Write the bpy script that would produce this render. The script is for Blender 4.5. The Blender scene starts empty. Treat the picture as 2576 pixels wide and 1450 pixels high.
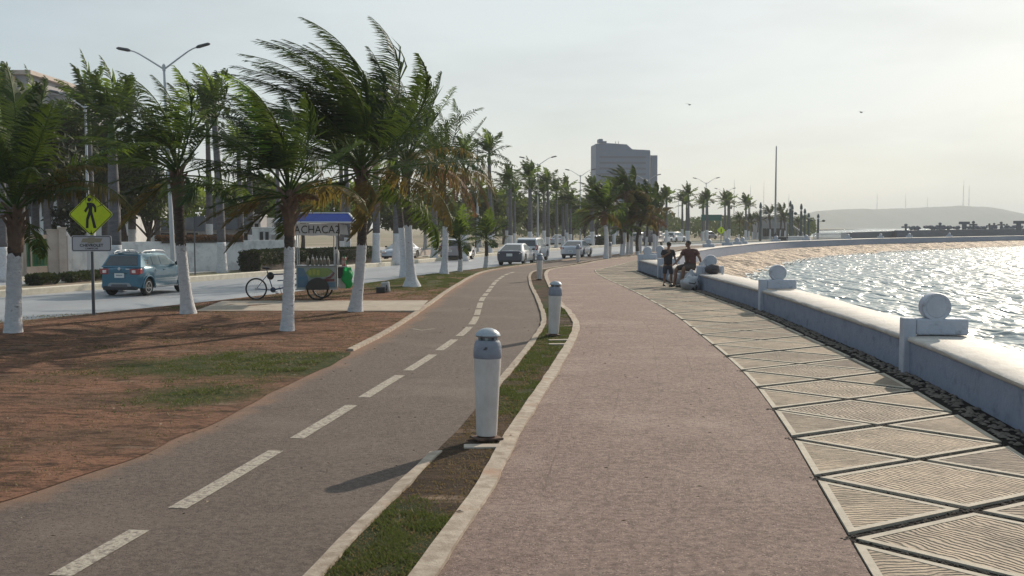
import bpy, bmesh, math, random
from mathutils import Vector, Matrix, noise, geometry
R = math.radians
random.seed(7)
S = bpy.context.scene
COL = S.collection
CH = 2.4
FP = 2600.0
PITCH = math.atan(154 / FP)
def ray(px, py):
    x = px - 1288; y = 725 - py
    return Vector((x, y * math.sin(PITCH) + FP * math.cos(PITCH), y * math.cos(PITCH) - FP * math.sin(PITCH)))
def G(px, py, z=0.0):
    d = ray(px, py); t = (z - CH) / d.z
    return Vector((d.x * t, d.y * t, z))
def at(px, py, Y):
    d = ray(px, py); t = Y / d.y
    return Vector((d.x * t, Y, CH + d.z * t))

# ---------------------------------------------------------------- curves
def smooth(pts, step=0.5):
    P = [Vector((p[0], p[1])) for p in pts]
    P = [P[0] * 2 - P[1]] + P + [P[-1] * 2 - P[-2]]
    out = []
    for i in range(1, len(P) - 2):
        p0, p1, p2, p3 = P[i - 1], P[i], P[i + 1], P[i + 2]
        n = max(2, int((p2 - p1).length / 0.25))
        for k in range(n):
            t = k / n
            out.append(0.5 * ((2 * p1) + (p2 - p0) * t + (2 * p0 - 5 * p1 + 4 * p2 - p3) * t * t + (3 * p1 - p0 - 3 * p2 + p3) * t ** 3))
    out.append(P[-2].copy())
    return out
class Curve2:
    def __init__(s, pts):
        s.p = smooth(pts); s.l = [0.0]
        for a, b in zip(s.p, s.p[1:]): s.l.append(s.l[-1] + (b - a).length)
        s.L = s.l[-1]
    def at(s, d):
        import bisect
        d = min(max(d, 0), s.L - 1e-6)
        i = min(bisect.bisect_right(s.l, d) - 1, len(s.p) - 2)
        t = (d - s.l[i]) / max(1e-9, s.l[i + 1] - s.l[i])
        return s.p[i].lerp(s.p[i + 1], t)
    def tan(s, d):
        v = s.at(d + .3) - s.at(d - .3)
        return v.normalized()
    def nor(s, d):
        t = s.tan(d); return Vector((t.y, -t.x))      # right-hand side
    def off(s, d, o):
        return s.at(d) + s.nor(d) * o
    def near(s, x, y):
        q = Vector((x, y)); i = min(range(len(s.p)), key=lambda k: (s.p[k] - q).length_squared)
        return s.l[i]

# ---------------------------------------------------------------- mesh builder
class MB:
    def __init__(s): s.v = []; s.f = []; s.m = []; s.uv = {}
    def add(s, vs, fs, mi=0, M=None):
        b = len(s.v)
        for v in vs:
            v = Vector(v)
            s.v.append(tuple(M @ v if M else v))
        for f in fs:
            s.f.append([b + i for i in f]); s.m.append(mi)
        return s
    def box(s, c, d, M=None, mi=0, rz=0):
        x, y, z = d[0] / 2, d[1] / 2, d[2] / 2
        vs = [(i * x, j * y, k * z) for i in (-1, 1) for j in (-1, 1) for k in (-1, 1)]
        T = Matrix.Translation(c) @ Matrix.Rotation(rz, 4, 'Z')
        if M: T = M @ T
        return s.add(vs, [(0, 1, 3, 2), (4, 6, 7, 5), (0, 4, 5, 1), (2, 3, 7, 6), (0, 2, 6, 4), (1, 5, 7, 3)], mi, T)
    def tube(s, pts, rad, n=8, mi=0, cap=True, M=None):
        pts = [Vector(p) for p in pts]
        if not hasattr(rad, '__len__'): rad = [rad] * len(pts)
        vs = []; fs = []; u = None
        for i, p in enumerate(pts):
            t = (pts[min(i + 1, len(pts) - 1)] - pts[max(i - 1, 0)])
            if t.length < 1e-9: t = Vector((0, 0, 1))
            t.normalize()
            if u is None: u = t.orthogonal().normalized()
            u = (u - t * u.dot(t)); u = u.normalized() if u.length > 1e-6 else t.orthogonal().normalized()
            w = t.cross(u)
            for k in range(n):
                a = 2 * math.pi * k / n
                vs.append(p + (u * math.cos(a) + w * math.sin(a)) * rad[i])
        for i in range(len(pts) - 1):
            for k in range(n):
                k2 = (k + 1) % n
                fs.append((i * n + k, i * n + k2, (i + 1) * n + k2, (i + 1) * n + k))
        if cap: fs.append(tuple(reversed(range(n)))); fs.append(tuple(range((len(pts) - 1) * n, len(pts) * n)))
        return s.add(vs, fs, mi, M)
    def lathe(s, prof, n=20, M=None, mi=0, cx=0, cy=0):
        vs = []; fs = []
        for r, z in prof:
            for k in range(n):
                a = 2 * math.pi * k / n
                vs.append((cx + r * math.cos(a), cy + r * math.sin(a), z))
        for i in range(len(prof) - 1):
            for k in range(n):
                k2 = (k + 1) % n
                fs.append((i * n + k, i * n + k2, (i + 1) * n + k2, (i + 1) * n + k))
        fs.append(tuple(reversed(range(n)))); fs.append(tuple(range((len(prof) - 1) * n, len(prof) * n)))
        return s.add(vs, fs, mi, M)
    def ell(s, c, r, n=12, m=8, mi=0, M=None, jit=0):
        vs = []; fs = []
        for i in range(m + 1):
            ph = math.pi * i / m
            for k in range(n):
                a = 2 * math.pi * k / n
                d = Vector((math.sin(ph) * math.cos(a), math.sin(ph) * math.sin(a), math.cos(ph)))
                q = 1 + (jit * noise.noise(d * 1.7 + Vector(c)) if jit else 0)
                vs.append((c[0] + d.x * r[0] * q, c[1] + d.y * r[1] * q, c[2] + d.z * r[2] * q))
        for i in range(m):
            for k in range(n):
                k2 = (k + 1) % n
                fs.append((i * n + k, (i + 1) * n + k, (i + 1) * n + k2, i * n + k2))
        return s.add(vs, fs, mi, M)
    def prism(s, poly, t, M=None, mi=0):
        """poly in local xz plane, thickness t along y (from 0 to t)"""
        n = len(poly)
        vs = [(p[0], 0, p[1]) for p in poly] + [(p[0], t, p[1]) for p in poly]
        fs = [tuple(range(n)), tuple(reversed(range(n, 2 * n)))] + [(i, i + n, (i + 1) % n + n, (i + 1) % n) for i in range(n)]
        return s.add(vs, fs, mi, M)
    def sheet(s, poly, z, mi=0):
        P = [Vector((p[0], p[1], 0)) for p in poly]
        tris = geometry.tessellate_polygon([P])
        vs = [(p[0], p[1], z) for p in poly]
        fs = []
        for t in tris:
            a, b, c = (P[i] for i in t)
            fs.append(t if (b - a).cross(c - a).z > 0 else t[::-1])
        return s.add(vs, fs, mi)
    def build(s, name, mats, parent=None, smooth=35, bevel=0, fix=True, loc=None):
        me = bpy.data.meshes.new(name)
        me.from_pydata(s.v, [], s.f)
        if not isinstance(mats, (list, tuple)): mats = [mats]
        for m in mats: me.materials.append(m)
        if len(mats) > 1: me.polygons.foreach_set('material_index', s.m)
        if s.uv:
            L = me.uv_layers.new(name='UVMap')
            for li, lp in enumerate(me.loops):
                L.data[li].uv = s.uv.get(lp.vertex_index, (0, 0))
        if fix and len(s.f) < 20000:
            bm = bmesh.new(); bm.from_mesh(me); bmesh.ops.recalc_face_normals(bm, faces=bm.faces); bm.to_mesh(me); bm.free()
        if smooth:
            me.polygons.foreach_set('use_smooth', [True] * len(me.polygons))
            if smooth < 180: me.set_sharp_from_angle(angle=R(smooth))
        me.update()
        o = bpy.data.objects.new(name, me); COL.objects.link(o)
        if parent: o.parent = parent
        if loc: o.location = loc
        if bevel:
            b = o.modifiers.new('bevel', 'BEVEL'); b.width = bevel; b.segments = 2; b.limit_method = 'ANGLE'; b.angle_limit = R(40)
        return o
def T(name, label, cat, loc=(0, 0, 0), rz=0, group=None):
    o = bpy.data.objects.new(name, None); COL.objects.link(o)
    o.location = loc; o.rotation_euler = (0, 0, rz); o.empty_display_size = .2
    o['label'] = label; o['category'] = cat
    if group: o['group'] = group
    return o
def tag(o, label, cat, group=None):
    o['label'] = label; o['category'] = cat
    if group: o['group'] = group
    return o
def kind(o, k, label=None, cat=None):
    o['kind'] = k
    if label: o['label'] = label
    if cat: o['category'] = cat
    return o
KIDS = {}
def dup(root, loc, rz=0, label=None, group=None, sc=None, tilt=None):
    def cp(o, par):
        c = o.copy(); COL.objects.link(c)
        if par: c.parent = par
        for ch in [x for x in o.children]: cp(ch, c)
        return c
    r = cp(root, None)
    r.location = loc; r.rotation_euler = (tilt[0] if tilt else 0, tilt[1] if tilt else 0, rz)
    if label: r['label'] = label
    if group: r['group'] = group
    if sc: r.scale = sc if hasattr(sc, '__len__') else (sc, sc, sc)
    return r

# ---------------------------------------------------------------- materials
def mat(name, c1, c2=None, sc=3.0, rough=.7, bump=0, bsc=None, c3=None, sc3=.4, th3=(.5, .65), metal=0, spec=.5,
        stretch=None, detail=6, coat=0, ramp=(.35, .65), rough2=None, uv=False, bd=.02, emit=None):
    m = bpy.data.materials.new(name); m.use_nodes = True
    N = m.node_tree.nodes; Lk = m.node_tree.links.new
    b = N['Principled BSDF']
    b.inputs['Roughness'].default_value = rough; b.inputs['Metallic'].default_value = metal
    b.inputs['Specular IOR Level'].default_value = spec
    b.inputs['Coat Weight'].default_value = coat
    if coat: b.inputs['Coat Roughness'].default_value = .08
    c1 = tuple(c1) + (1,)
    b.inputs['Base Color'].default_value = c1
    if c2 is None and not bump: return m
    tc = N.new('ShaderNodeTexCoord'); src = tc.outputs['UV' if uv else 'Object']
    if stretch:
        mp = N.new('ShaderNodeMapping'); mp.inputs['Scale'].default_value = stretch; Lk(src, mp.inputs[0]); src = mp.outputs[0]
    def nz(scale, det=detail, rgh=.6):
        n = N.new('ShaderNodeTexNoise'); n.inputs['Scale'].default_value = scale; n.inputs['Detail'].default_value = det
        n.inputs['Roughness'].default_value = rgh; Lk(src, n.inputs['Vector']); return n
    if c2 is not None:
        n = nz(sc); r = N.new('ShaderNodeMapRange'); r.inputs[1].default_value = ramp[0]; r.inputs[2].default_value = ramp[1]
        Lk(n.outputs[0], r.inputs[0])
        mx = N.new('ShaderNodeMix'); mx.data_type = 'RGBA'; mx.inputs[6].default_value = c1; mx.inputs[7].default_value = tuple(c2) + (1,)
        Lk(r.outputs[0], mx.inputs[0]); out = mx.outputs[2]
        if rough2 is not None:
            rr = N.new('ShaderNodeMapRange'); rr.inputs[3].default_value = rough; rr.inputs[4].default_value = rough2
            Lk(r.outputs[0], rr.inputs[0]); Lk(rr.outputs[0], b.inputs['Roughness'])
        if c3 is not None:
            n3 = nz(sc3, 8, .65); r3 = N.new('ShaderNodeMapRange'); r3.inputs[1].default_value = th3[0]; r3.inputs[2].default_value = th3[1]
            Lk(n3.outputs[0], r3.inputs[0])
            m3 = N.new('ShaderNodeMix'); m3.data_type = 'RGBA'; Lk(out, m3.inputs[6]); m3.inputs[7].default_value = tuple(c3) + (1,)
            Lk(r3.outputs[0], m3.inputs[0]); out = m3.outputs[2]
        Lk(out, b.inputs['Base Color'])
    if bump:
        nb = nz(bsc or sc * 3, 5, .65); bp = N.new('ShaderNodeBump'); bp.inputs['Strength'].default_value = bump
        bp.inputs['Distance'].default_value = bd
        Lk(nb.outputs[0], bp.inputs['Height']); Lk(bp.outputs[0], b.inputs['Normal'])
    return m
def leafmat(name, c1, c2, tr=(.3, .35, .05), tfac=.35, rough=.6):
    m = bpy.data.materials.new(name); m.use_nodes = True
    N = m.node_tree.nodes; Lk = m.node_tree.links.new
    b = N['Principled BSDF']; b.inputs['Roughness'].default_value = rough; b.inputs['Specular IOR Level'].default_value = .18
    tc = N.new('ShaderNodeTexCoord'); n = N.new('ShaderNodeTexNoise'); n.inputs['Scale'].default_value = 1.6; n.inputs['Detail'].default_value = 4
    Lk(tc.outputs['Object'], n.inputs['Vector'])
    oi = N.new('ShaderNodeObjectInfo'); ad = N.new('ShaderNodeMath'); ad.operation = 'MULTIPLY_ADD'; ad.inputs[1].default_value = .5
    Lk(oi.outputs['Random'], ad.inputs[0]); Lk(n.outputs[0], ad.inputs[2])
    r = N.new('ShaderNodeMapRange'); r.inputs[1].default_value = .45; r.inputs[2].default_value = .95; Lk(ad.outputs[0], r.inputs[0])
    mx = N.new('ShaderNodeMix'); mx.data_type = 'RGBA'; mx.inputs[6].default_value = tuple(c1) + (1,); mx.inputs[7].default_value = tuple(c2) + (1,)
    Lk(r.outputs[0], mx.inputs[0]); Lk(mx.outputs[2], b.inputs['Base Color'])
    t = N.new('ShaderNodeBsdfTranslucent'); t.inputs[0].default_value = tuple(tr) + (1,)
    ms = N.new('ShaderNodeMixShader'); ms.inputs[0].default_value = tfac
    Lk(b.outputs[0], ms.inputs[1]); Lk(t.outputs[0], ms.inputs[2]); Lk(ms.outputs[0], N['Material Output'].inputs['Surface'])
    return m
def glassmat(name, col, rough=.08):
    return mat(name, col, rough=rough, spec=.9, coat=.3)

M = {}
M['asphalt'] = mat('asphalt', (.26, .27, .295), (.34, .355, .38), sc=.5, rough=.5, bump=.35, bsc=60, c3=(.33, .33, .34), sc3=.12, th3=(.5, .75), stretch=(1, .25, 1), rough2=.42)
M['bike'] = mat('bike_path_asphalt', (.060, .050, .046), (.125, .107, .098), sc=13, rough=.82, bump=1, bsc=38, c3=(.115, .098, .09), sc3=.8, th3=(.45, .75), ramp=(.38, .62), bd=.03, stretch=(1,1.6,1))
M['prom'] = mat('promenade_concrete', (.105, .075, .068), (.235, .185, .168), sc=12, rough=.78, bump=1, bsc=36, c3=(.235, .19, .17), sc3=.8, th3=(.45, .75), ramp=(.38, .62), bd=.03, stretch=(1,1.7,1))
M['kerb'] = mat('kerb_concrete', (.24, .185, .14), (.40, .335, .27), sc=7, rough=.85, bump=.6, bsc=30, c3=(.30, .19, .13), sc3=1.6, th3=(.55, .7))
M['kerb2'] = mat('road_kerb_concrete', (.50, .46, .38), (.62, .58, .49), sc=4, rough=.8, bump=.4, bsc=25, c3=(.34, .31, .26), sc3=.8, th3=(.58, .72))
M['dash'] = mat('worn_line_paint', (.27, .235, .19), (.44, .39, .32), sc=30, rough=.8, bump=.5, bsc=90, c3=(.16, .13, .115), sc3=16, th3=(.50, .60))
M['conc'] = mat('pale_concrete', (.33, .28, .23), (.42, .36, .3), sc=2.5, rough=.8, bump=.4, bsc=20, c3=(.3, .25, .2), sc3=.7)
M['land'] = mat('dry_ground', (.19, .14, .10), (.13, .13, .06), sc=.25, rough=.95, c3=(.26, .2, .15), sc3=.06)
M['walk'] = mat('far_pavement', (.3, .28, .26), (.38, .355, .33), sc=1.2, rough=.85, bump=.3, bsc=12)
M['pebbed'] = mat('dark_pebble_bed', (.008, .007, .007), (.03, .026, .025), sc=22, rough=.95, spec=.1, bump=1, bsc=26, bd=.05)
M['pebble'] = mat('river_pebble', (.010, .009, .009), (.035, .031, .03), sc=9, rough=.9, spec=.15)
M['border'] = mat('slab_border_concrete', (.33, .29, .23), (.43, .38, .305), sc=6, rough=.8, bump=.35, bsc=40)
M['wallfront'] = mat('seawall_blue_paint', (.19, .225, .31), (.22, .255, .34), sc=3, rough=.75, bump=.6, bsc=14, c3=(.11, .13, .18), sc3=3.2, th3=(.54, .74))
M['walltop'] = mat('seawall_top_plaster', (.40, .37, .34), (.52, .49, .46), sc=2.2, rough=.7, bump=.6, bsc=14, c3=(.32, .28, .25), sc3=1.3, th3=(.56, .72))
M['post'] = mat('white_blue_masonry_paint', (.36, .39, .46), (.43, .46, .53), sc=4, rough=.6, bump=.35, bsc=18, c3=(.22, .23, .25), sc3=5.2, th3=(.58, .7))
M['white'] = mat('limewash', (.52, .52, .55), (.68, .68, .70), sc=5, rough=.9, bump=1, bsc=14, c3=(.24, .22, .21), sc3=5, th3=(.60, .68), bd=.04, stretch=(1, 1, 1.8))
M['plaster'] = mat('white_plaster', (.60, .60, .60), (.72, .72, .71), sc=1.6, rough=.9, bump=.5, bsc=9, c3=(.42, .42, .42), sc3=1.2, th3=(.52, .7))
M['beigewall'] = mat('beige_wall_render', (.40, .33, .29), (.5, .43, .38), sc=2, rough=.9, bump=.4, bsc=10)
M['greywall'] = mat('grey_wall_render', (.28, .27, .28), (.36, .35, .36), sc=.8, rough=.9)
M['fascia'] = mat('blue_grey_roof_fascia', (.10, .12, .15), (.13, .15, .18), sc=1, rough=.8)
M['dark'] = mat('dark_opening', (.015, .016, .02), rough=.5)
M['greengate'] = mat('green_gate_paint', (.03, .16, .08), (.05, .24, .12), sc=2, rough=.5)
M['door'] = mat('grey_door_paint', (.3, .28, .27), rough=.6)
M['bark'] = mat('palm_bark', (.05, .04, .036), (.105, .085, .075), sc=6, rough=.95, bump=1, bsc=12, stretch=(1, 1, 4), bd=.04)
M['royal'] = mat('royal_palm_bark', (.095, .09, .10), (.14, .135, .145), sc=3, rough=.9, bump=.6, bsc=10, stretch=(1, 1, 4))
M['boot'] = mat('palm_leaf_base', (.10, .065, .05), (.17, .11, .075), sc=6, rough=.95, bump=1, bsc=14)
M['shaft'] = leafmat('palm_crownshaft', (.06, .10, .04), (.09, .14, .05), tfac=.05)
M['lf_dk'] = leafmat('dark_palm_leaf', (.014, .03, .017), (.03, .055, .02), tr=(.10, .15, .02), tfac=.26)
M['lf_gr'] = leafmat('green_palm_leaf', (.03, .062, .018), (.052, .092, .022), tr=(.21, .30, .04), tfac=.36)
M['lf_yl'] = leafmat('yellow_palm_leaf', (.07, .065, .022), (.13, .09, .03), tr=(.28, .21, .05), tfac=.32)
M['lf_br'] = leafmat('brown_palm_leaf', (.09, .05, .03), (.15, .085, .05), tr=(.32, .17, .08), tfac=.25)
M['lf_tree'] = leafmat('broad_tree_leaf', (.025, .045, .018), (.06, .085, .025), tr=(.15, .2, .03), tfac=.25)
M['lf_dkt'] = leafmat('dense_tree_leaf', (.014, .02, .014), (.03, .042, .022), tr=(.05, .07, .02), tfac=.12)
M['lf_lite'] = leafmat('light_tree_leaf', (.07, .11, .025), (.13, .17, .035), tr=(.3, .4, .06), tfac=.35)
M['grassb'] = leafmat('grass_blade', (.035, .055, .016), (.10, .095, .035), tr=(.16, .2, .05), tfac=.3)
M['dryb'] = leafmat('dry_grass_blade', (.11, .08, .045), (.2, .145, .08), tr=(.3, .22, .1), tfac=.3)
M['pole'] = mat('galvanised_pole', (.42, .44, .47), rough=.45, metal=.3)
M['lamp'] = mat('dark_lamp_housing', (.06, .065, .075), rough=.5)
M['tyre'] = mat('tyre_rubber', (.02, .02, .022), rough=.85)
M['rim'] = mat('alloy_rim', (.45, .46, .48), rough=.3, metal=.8)
M['blackp'] = mat('black_plastic', (.02, .021, .024), rough=.5)
M['glass'] = glassmat('car_glass', (.02, .028, .034))
M['glasslt'] = glassmat('pale_car_glass', (.22, .27, .29), .12)
M['red'] = mat('tail_light_red', (.25, .015, .02), rough=.25, coat=.5)
M['clear'] = mat('clear_lens', (.75, .6, .58), rough=.2, coat=.5)
M['plate'] = mat('licence_plate', (.6, .62, .62), rough=.5)
M['skid'] = mat('grey_trim', (.25, .27, .29), rough=.45, metal=.3)
M['blue'] = mat('blue_car_paint', (.010, .105, .175), rough=.32, metal=.25, coat=1)
M['wcar'] = mat('white_car_paint', (.62, .63, .66), rough=.35, coat=1)
M['scar'] = mat('silver_blue_car_paint', (.42, .46, .54), rough=.3, metal=.35, coat=1)
M['gcar'] = mat('grey_car_paint', (.30, .30, .34), rough=.32, metal=.4, coat=1)
M['dcar'] = mat('dark_blue_car_paint', (.03, .035, .06), rough=.35, coat=.8)
M['hedge'] = leafmat('hedge_leaf', (.018, .028, .012), (.045, .06, .022), tr=(.1, .13, .03), tfac=.2)
M['yellow'] = mat('fluorescent_sign_yellow', (.60, .74, .01), (.52, .66, .012), sc=6, rough=.45)
M['black'] = mat('black_paint', (.012, .012, .014), rough=.5)
M['signwh'] = mat('sign_white', (.50, .50, .54), rough=.5)
M['steel'] = mat('dark_steel', (.10, .105, .12), rough=.5, metal=.4)
# ---------------------------------------------------------------- curves of the place
W1 = Curve2([(3.6, -4), (4.6, 3), (5.35, 8), (5.95, 12), (6.49, 16.7), (6.87, 23), (7.14, 29.2), (7.17, 39), (6.98, 48.8), (6.93, 56.3)])
W2p = [(8.0, 59), (9.7, 66), (12.3, 76), (16.7, 90), (20.2, 99), (25.5, 112), (32, 126), (38.4, 136.5), (48.6, 151), (58, 164), (73.6, 180), (90, 197), (106, 213), (150, 243), (210, 275)]
W2 = Curve2(W2p)
W12 = Curve2([(3.6, -4), (4.6, 3), (5.35, 8), (5.95, 12), (6.49, 16.7), (6.87, 23), (7.14, 29.2), (7.17, 39), (6.98, 48.8), (7.2, 56.3)] + W2p)
def off2(o, pts):
    out = []
    for x, y in pts:
        d = W2.near(x, y); p = W2.off(d, o); out.append((p.x, p.y))
    return out
far = W2p[5:13]
BL = [(-6.4, -4), (-5.6, 5), (-4.5, 9.08), (-4.12, 10.3), (-3.79, 12.5), (-3.5, 15.8), (-3.15, 19.4), (-2.8, 24.1), (-2.55, 31.7), (-2.3, 41), (-1.61, 53.8), (.05, 61.8), (3.75, 74.3), (7.8, 85.5), (12.4, 98)] + off2(-9.4, far)
BR = [(-2.5, -4), (-1.75, 3.5), (-1.33, 7.1), (-1.05, 9.06), (-.70, 11.5), (-.05, 16.9), (.53, 22.4), (.82, 26.5), (.85, 33), (.78, 43.3), (.95, 52.4), (1.6, 57.2), (3.9, 66), (6.0, 74.3), (10.1, 85.5), (15.0, 98)] + off2(-6.7, far)
SL = [(-2.0, -4), (-1.2, 2.5), (-.57, 7.1), (-.26, 9.2), (.1, 12.4), (.75, 17.4), (1.5, 24), (1.6, 28.6), (1.5, 33), (1.6, 47.3), (1.85, 54.5), (2.4, 58.5), (4.6, 66), (6.8, 74.5), (10.9, 86), (15.8, 98)] + off2(-6.1, far)
NR = [(-33, -14), (-24, 0), (-17, 16), (-13.0, 25.3), (-11.5, 28.8), (-9.45, 34), (-6.3, 43.6), (-4.6, 50.7), (-.85, 62), (3.1, 74), (7.3, 85.5), (12.0, 98.3)] + off2(-9.9, far)
FE = [(-42, -4), (-28, 18), (-21.8, 30), (-18.4, 36.7), (-16.5, 42.3), (-14.4, 48), (-9.4, 62.2), (-7, 70), (-1.6, 90)] + off2(-19, far)
cBL, cBR, cSL, cNR, cFE = (Curve2(p) for p in (BL, BR, SL, NR, FE))
RZ = -.12       # road level

def ribbon(name, ca, cb, z, m, ns=200, nt=1, za=None, zf=None, uvs=True, a0=0, a1=1, b0=0, b1=1):
    """sheet between two curves, a on the left and b on the right"""
    mb = MB(); fs = []
    for i in range(ns + 1):
        t = i / ns
        A = ca.at(ca.L * (a0 + (a1 - a0) * t)); B = cb.at(cb.L * (b0 + (b1 - b0) * t))
        for j in range(nt + 1):
            q = A.lerp(B, j / nt)
            mb.v.append((q.x, q.y, z + (zf(q.x, q.y, j / nt) if zf else 0)))
            mb.uv[len(mb.v) - 1] = (ca.L * (a0 + (a1 - a0) * t), (B - A).length * j / nt)
    for i in range(ns):
        for j in range(nt):
            k = i * (nt + 1) + j
            mb.f.append([k, k + 1, k + nt + 2, k + nt + 1]); mb.m.append(0)
    return mb
def sweep(mb, c, prof, d0=0, d1=None, step=.8, side=1, wob=0, seed=0, cap=True):
    """profile [(offset to the right, z)] as an open/closed ring swept on a curve"""
    d1 = d1 if d1 is not None else c.L
    n = max(2, int((d1 - d0) / step)); k = len(prof); base = len(mb.v)
    for i in range(n + 1):
        d = d0 + (d1 - d0) * i / n; p = c.at(d); nr = c.nor(d)
        for j, (o, z) in enumerate(prof):
            w = wob * noise.noise(Vector((d * 1.3, j * 3.1, seed))) if wob else 0
            q = p + nr * (o * side + w); mb.v.append((q.x, q.y, z + w * .5 * (z > 0)))
    for i in range(n):
        for j in range(k):
            j2 = (j + 1) % k
            mb.f.append([base + i * k + j, base + i * k + j2, base + (i + 1) * k + j2, base + (i + 1) * k + j]); mb.m.append(0)
    if cap:
        mb.f.append([base + j for j in range(k)]); mb.m.append(0)
        mb.f.append([base + n * k + j for j in reversed(range(k))]); mb.m.append(0)
    return mb
def match(c, d):    # the curve length on c nearest to a point
    return c.near(d[0], d[1])

# ---------------------------------------------------------------- land, road, paths
mb = MB()
coast = [W12.off(W12.L * i / 160, .5) for i in range(161)]
poly = [(-700, -60), (4.2, -60)] + [(p.x, p.y) for p in coast] + [(232, 300), (205, 300), (150, 262), (108, 236), (86, 226), (76, 240), (74, 300), (110, 480), (260, 900), (520, 1500), (-700, 1600)]
mb.sheet(poly, -.17)
kind(mb.build('ground', M['land'], smooth=0, fix=False), 'structure')

mb = ribbon('road', cFE, cNR, RZ, None, 260, 1)
kind(mb.build('road', M['asphalt'], smooth=0, fix=False), 'structure')

# second carriageway, its kerbs and pavement beyond the palm-planted median
def offc(c, o, d0=0, d1=None, n=60):
    d1 = d1 or c.L
    return Curve2([tuple(c.off(d0 + (d1 - d0) * i / n, o)) for i in range(n + 1)])
cM = offc(cFE, -3.4); cR2 = offc(cFE, -8.0)
kind(ribbon('median', cM, cFE, .0, None, 160, 1).build('median_strip', M['land'], smooth=0, fix=False), 'structure')
kind(ribbon('r2', cR2, cM, RZ + .01, None, 160, 1).build('side_road', M['asphalt'], smooth=0, fix=False), 'structure')
mb = MB(); mb.sheet([(-60, 2), (-27, 49.2), (-23, 53.6), (-16, 61.2), (-13, 65), (-6, 84), (6, 116), (-20, 130), (-60, 120)] , -.1)
kind(mb.build('yard_ground', M['walk'], smooth=0, fix=False), 'structure')
mb = MB(); sweep(mb, cFE, [(0, -.3), (0, .10), (-.03, .13), (-.22, .13), (-.24, .1), (-.24, -.3)], step=1)
kind(mb.build('median_kerb', M['kerb2'], smooth=30), 'structure')
mb = MB(); sweep(mb, cR2, [(0, -.3), (0, .06), (-.2, .06), (-.2, -.3)], step=1.5)
kind(mb.build('side_road_kerb', M['kerb2'], smooth=30), 'structure')
mb = MB(); sweep(mb, cM, [(0, -.3), (0, .06), (.2, .06), (.2, -.3)], step=1.5)
kind(mb.build('inner_median_kerb', M['kerb2'], smooth=30), 'structure')
mb = MB(); sweep(mb, cNR, [(0, -.3), (0, .012), (.14, .012), (.14, -.3)], step=1)
kind(mb.build('lawn_kerb', M['kerb'], smooth=30), 'structure')
cSW = offc(cR2, -3.0, 0, cR2.L * .62)
kind(ribbon('sw', cSW, Curve2([tuple(cR2.off(cR2.L * .62 * i / 60, -.2)) for i in range(61)]), .02, None, 120, 1).build('far_pavement', M['walk'], smooth=0, fix=False), 'structure')

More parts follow.
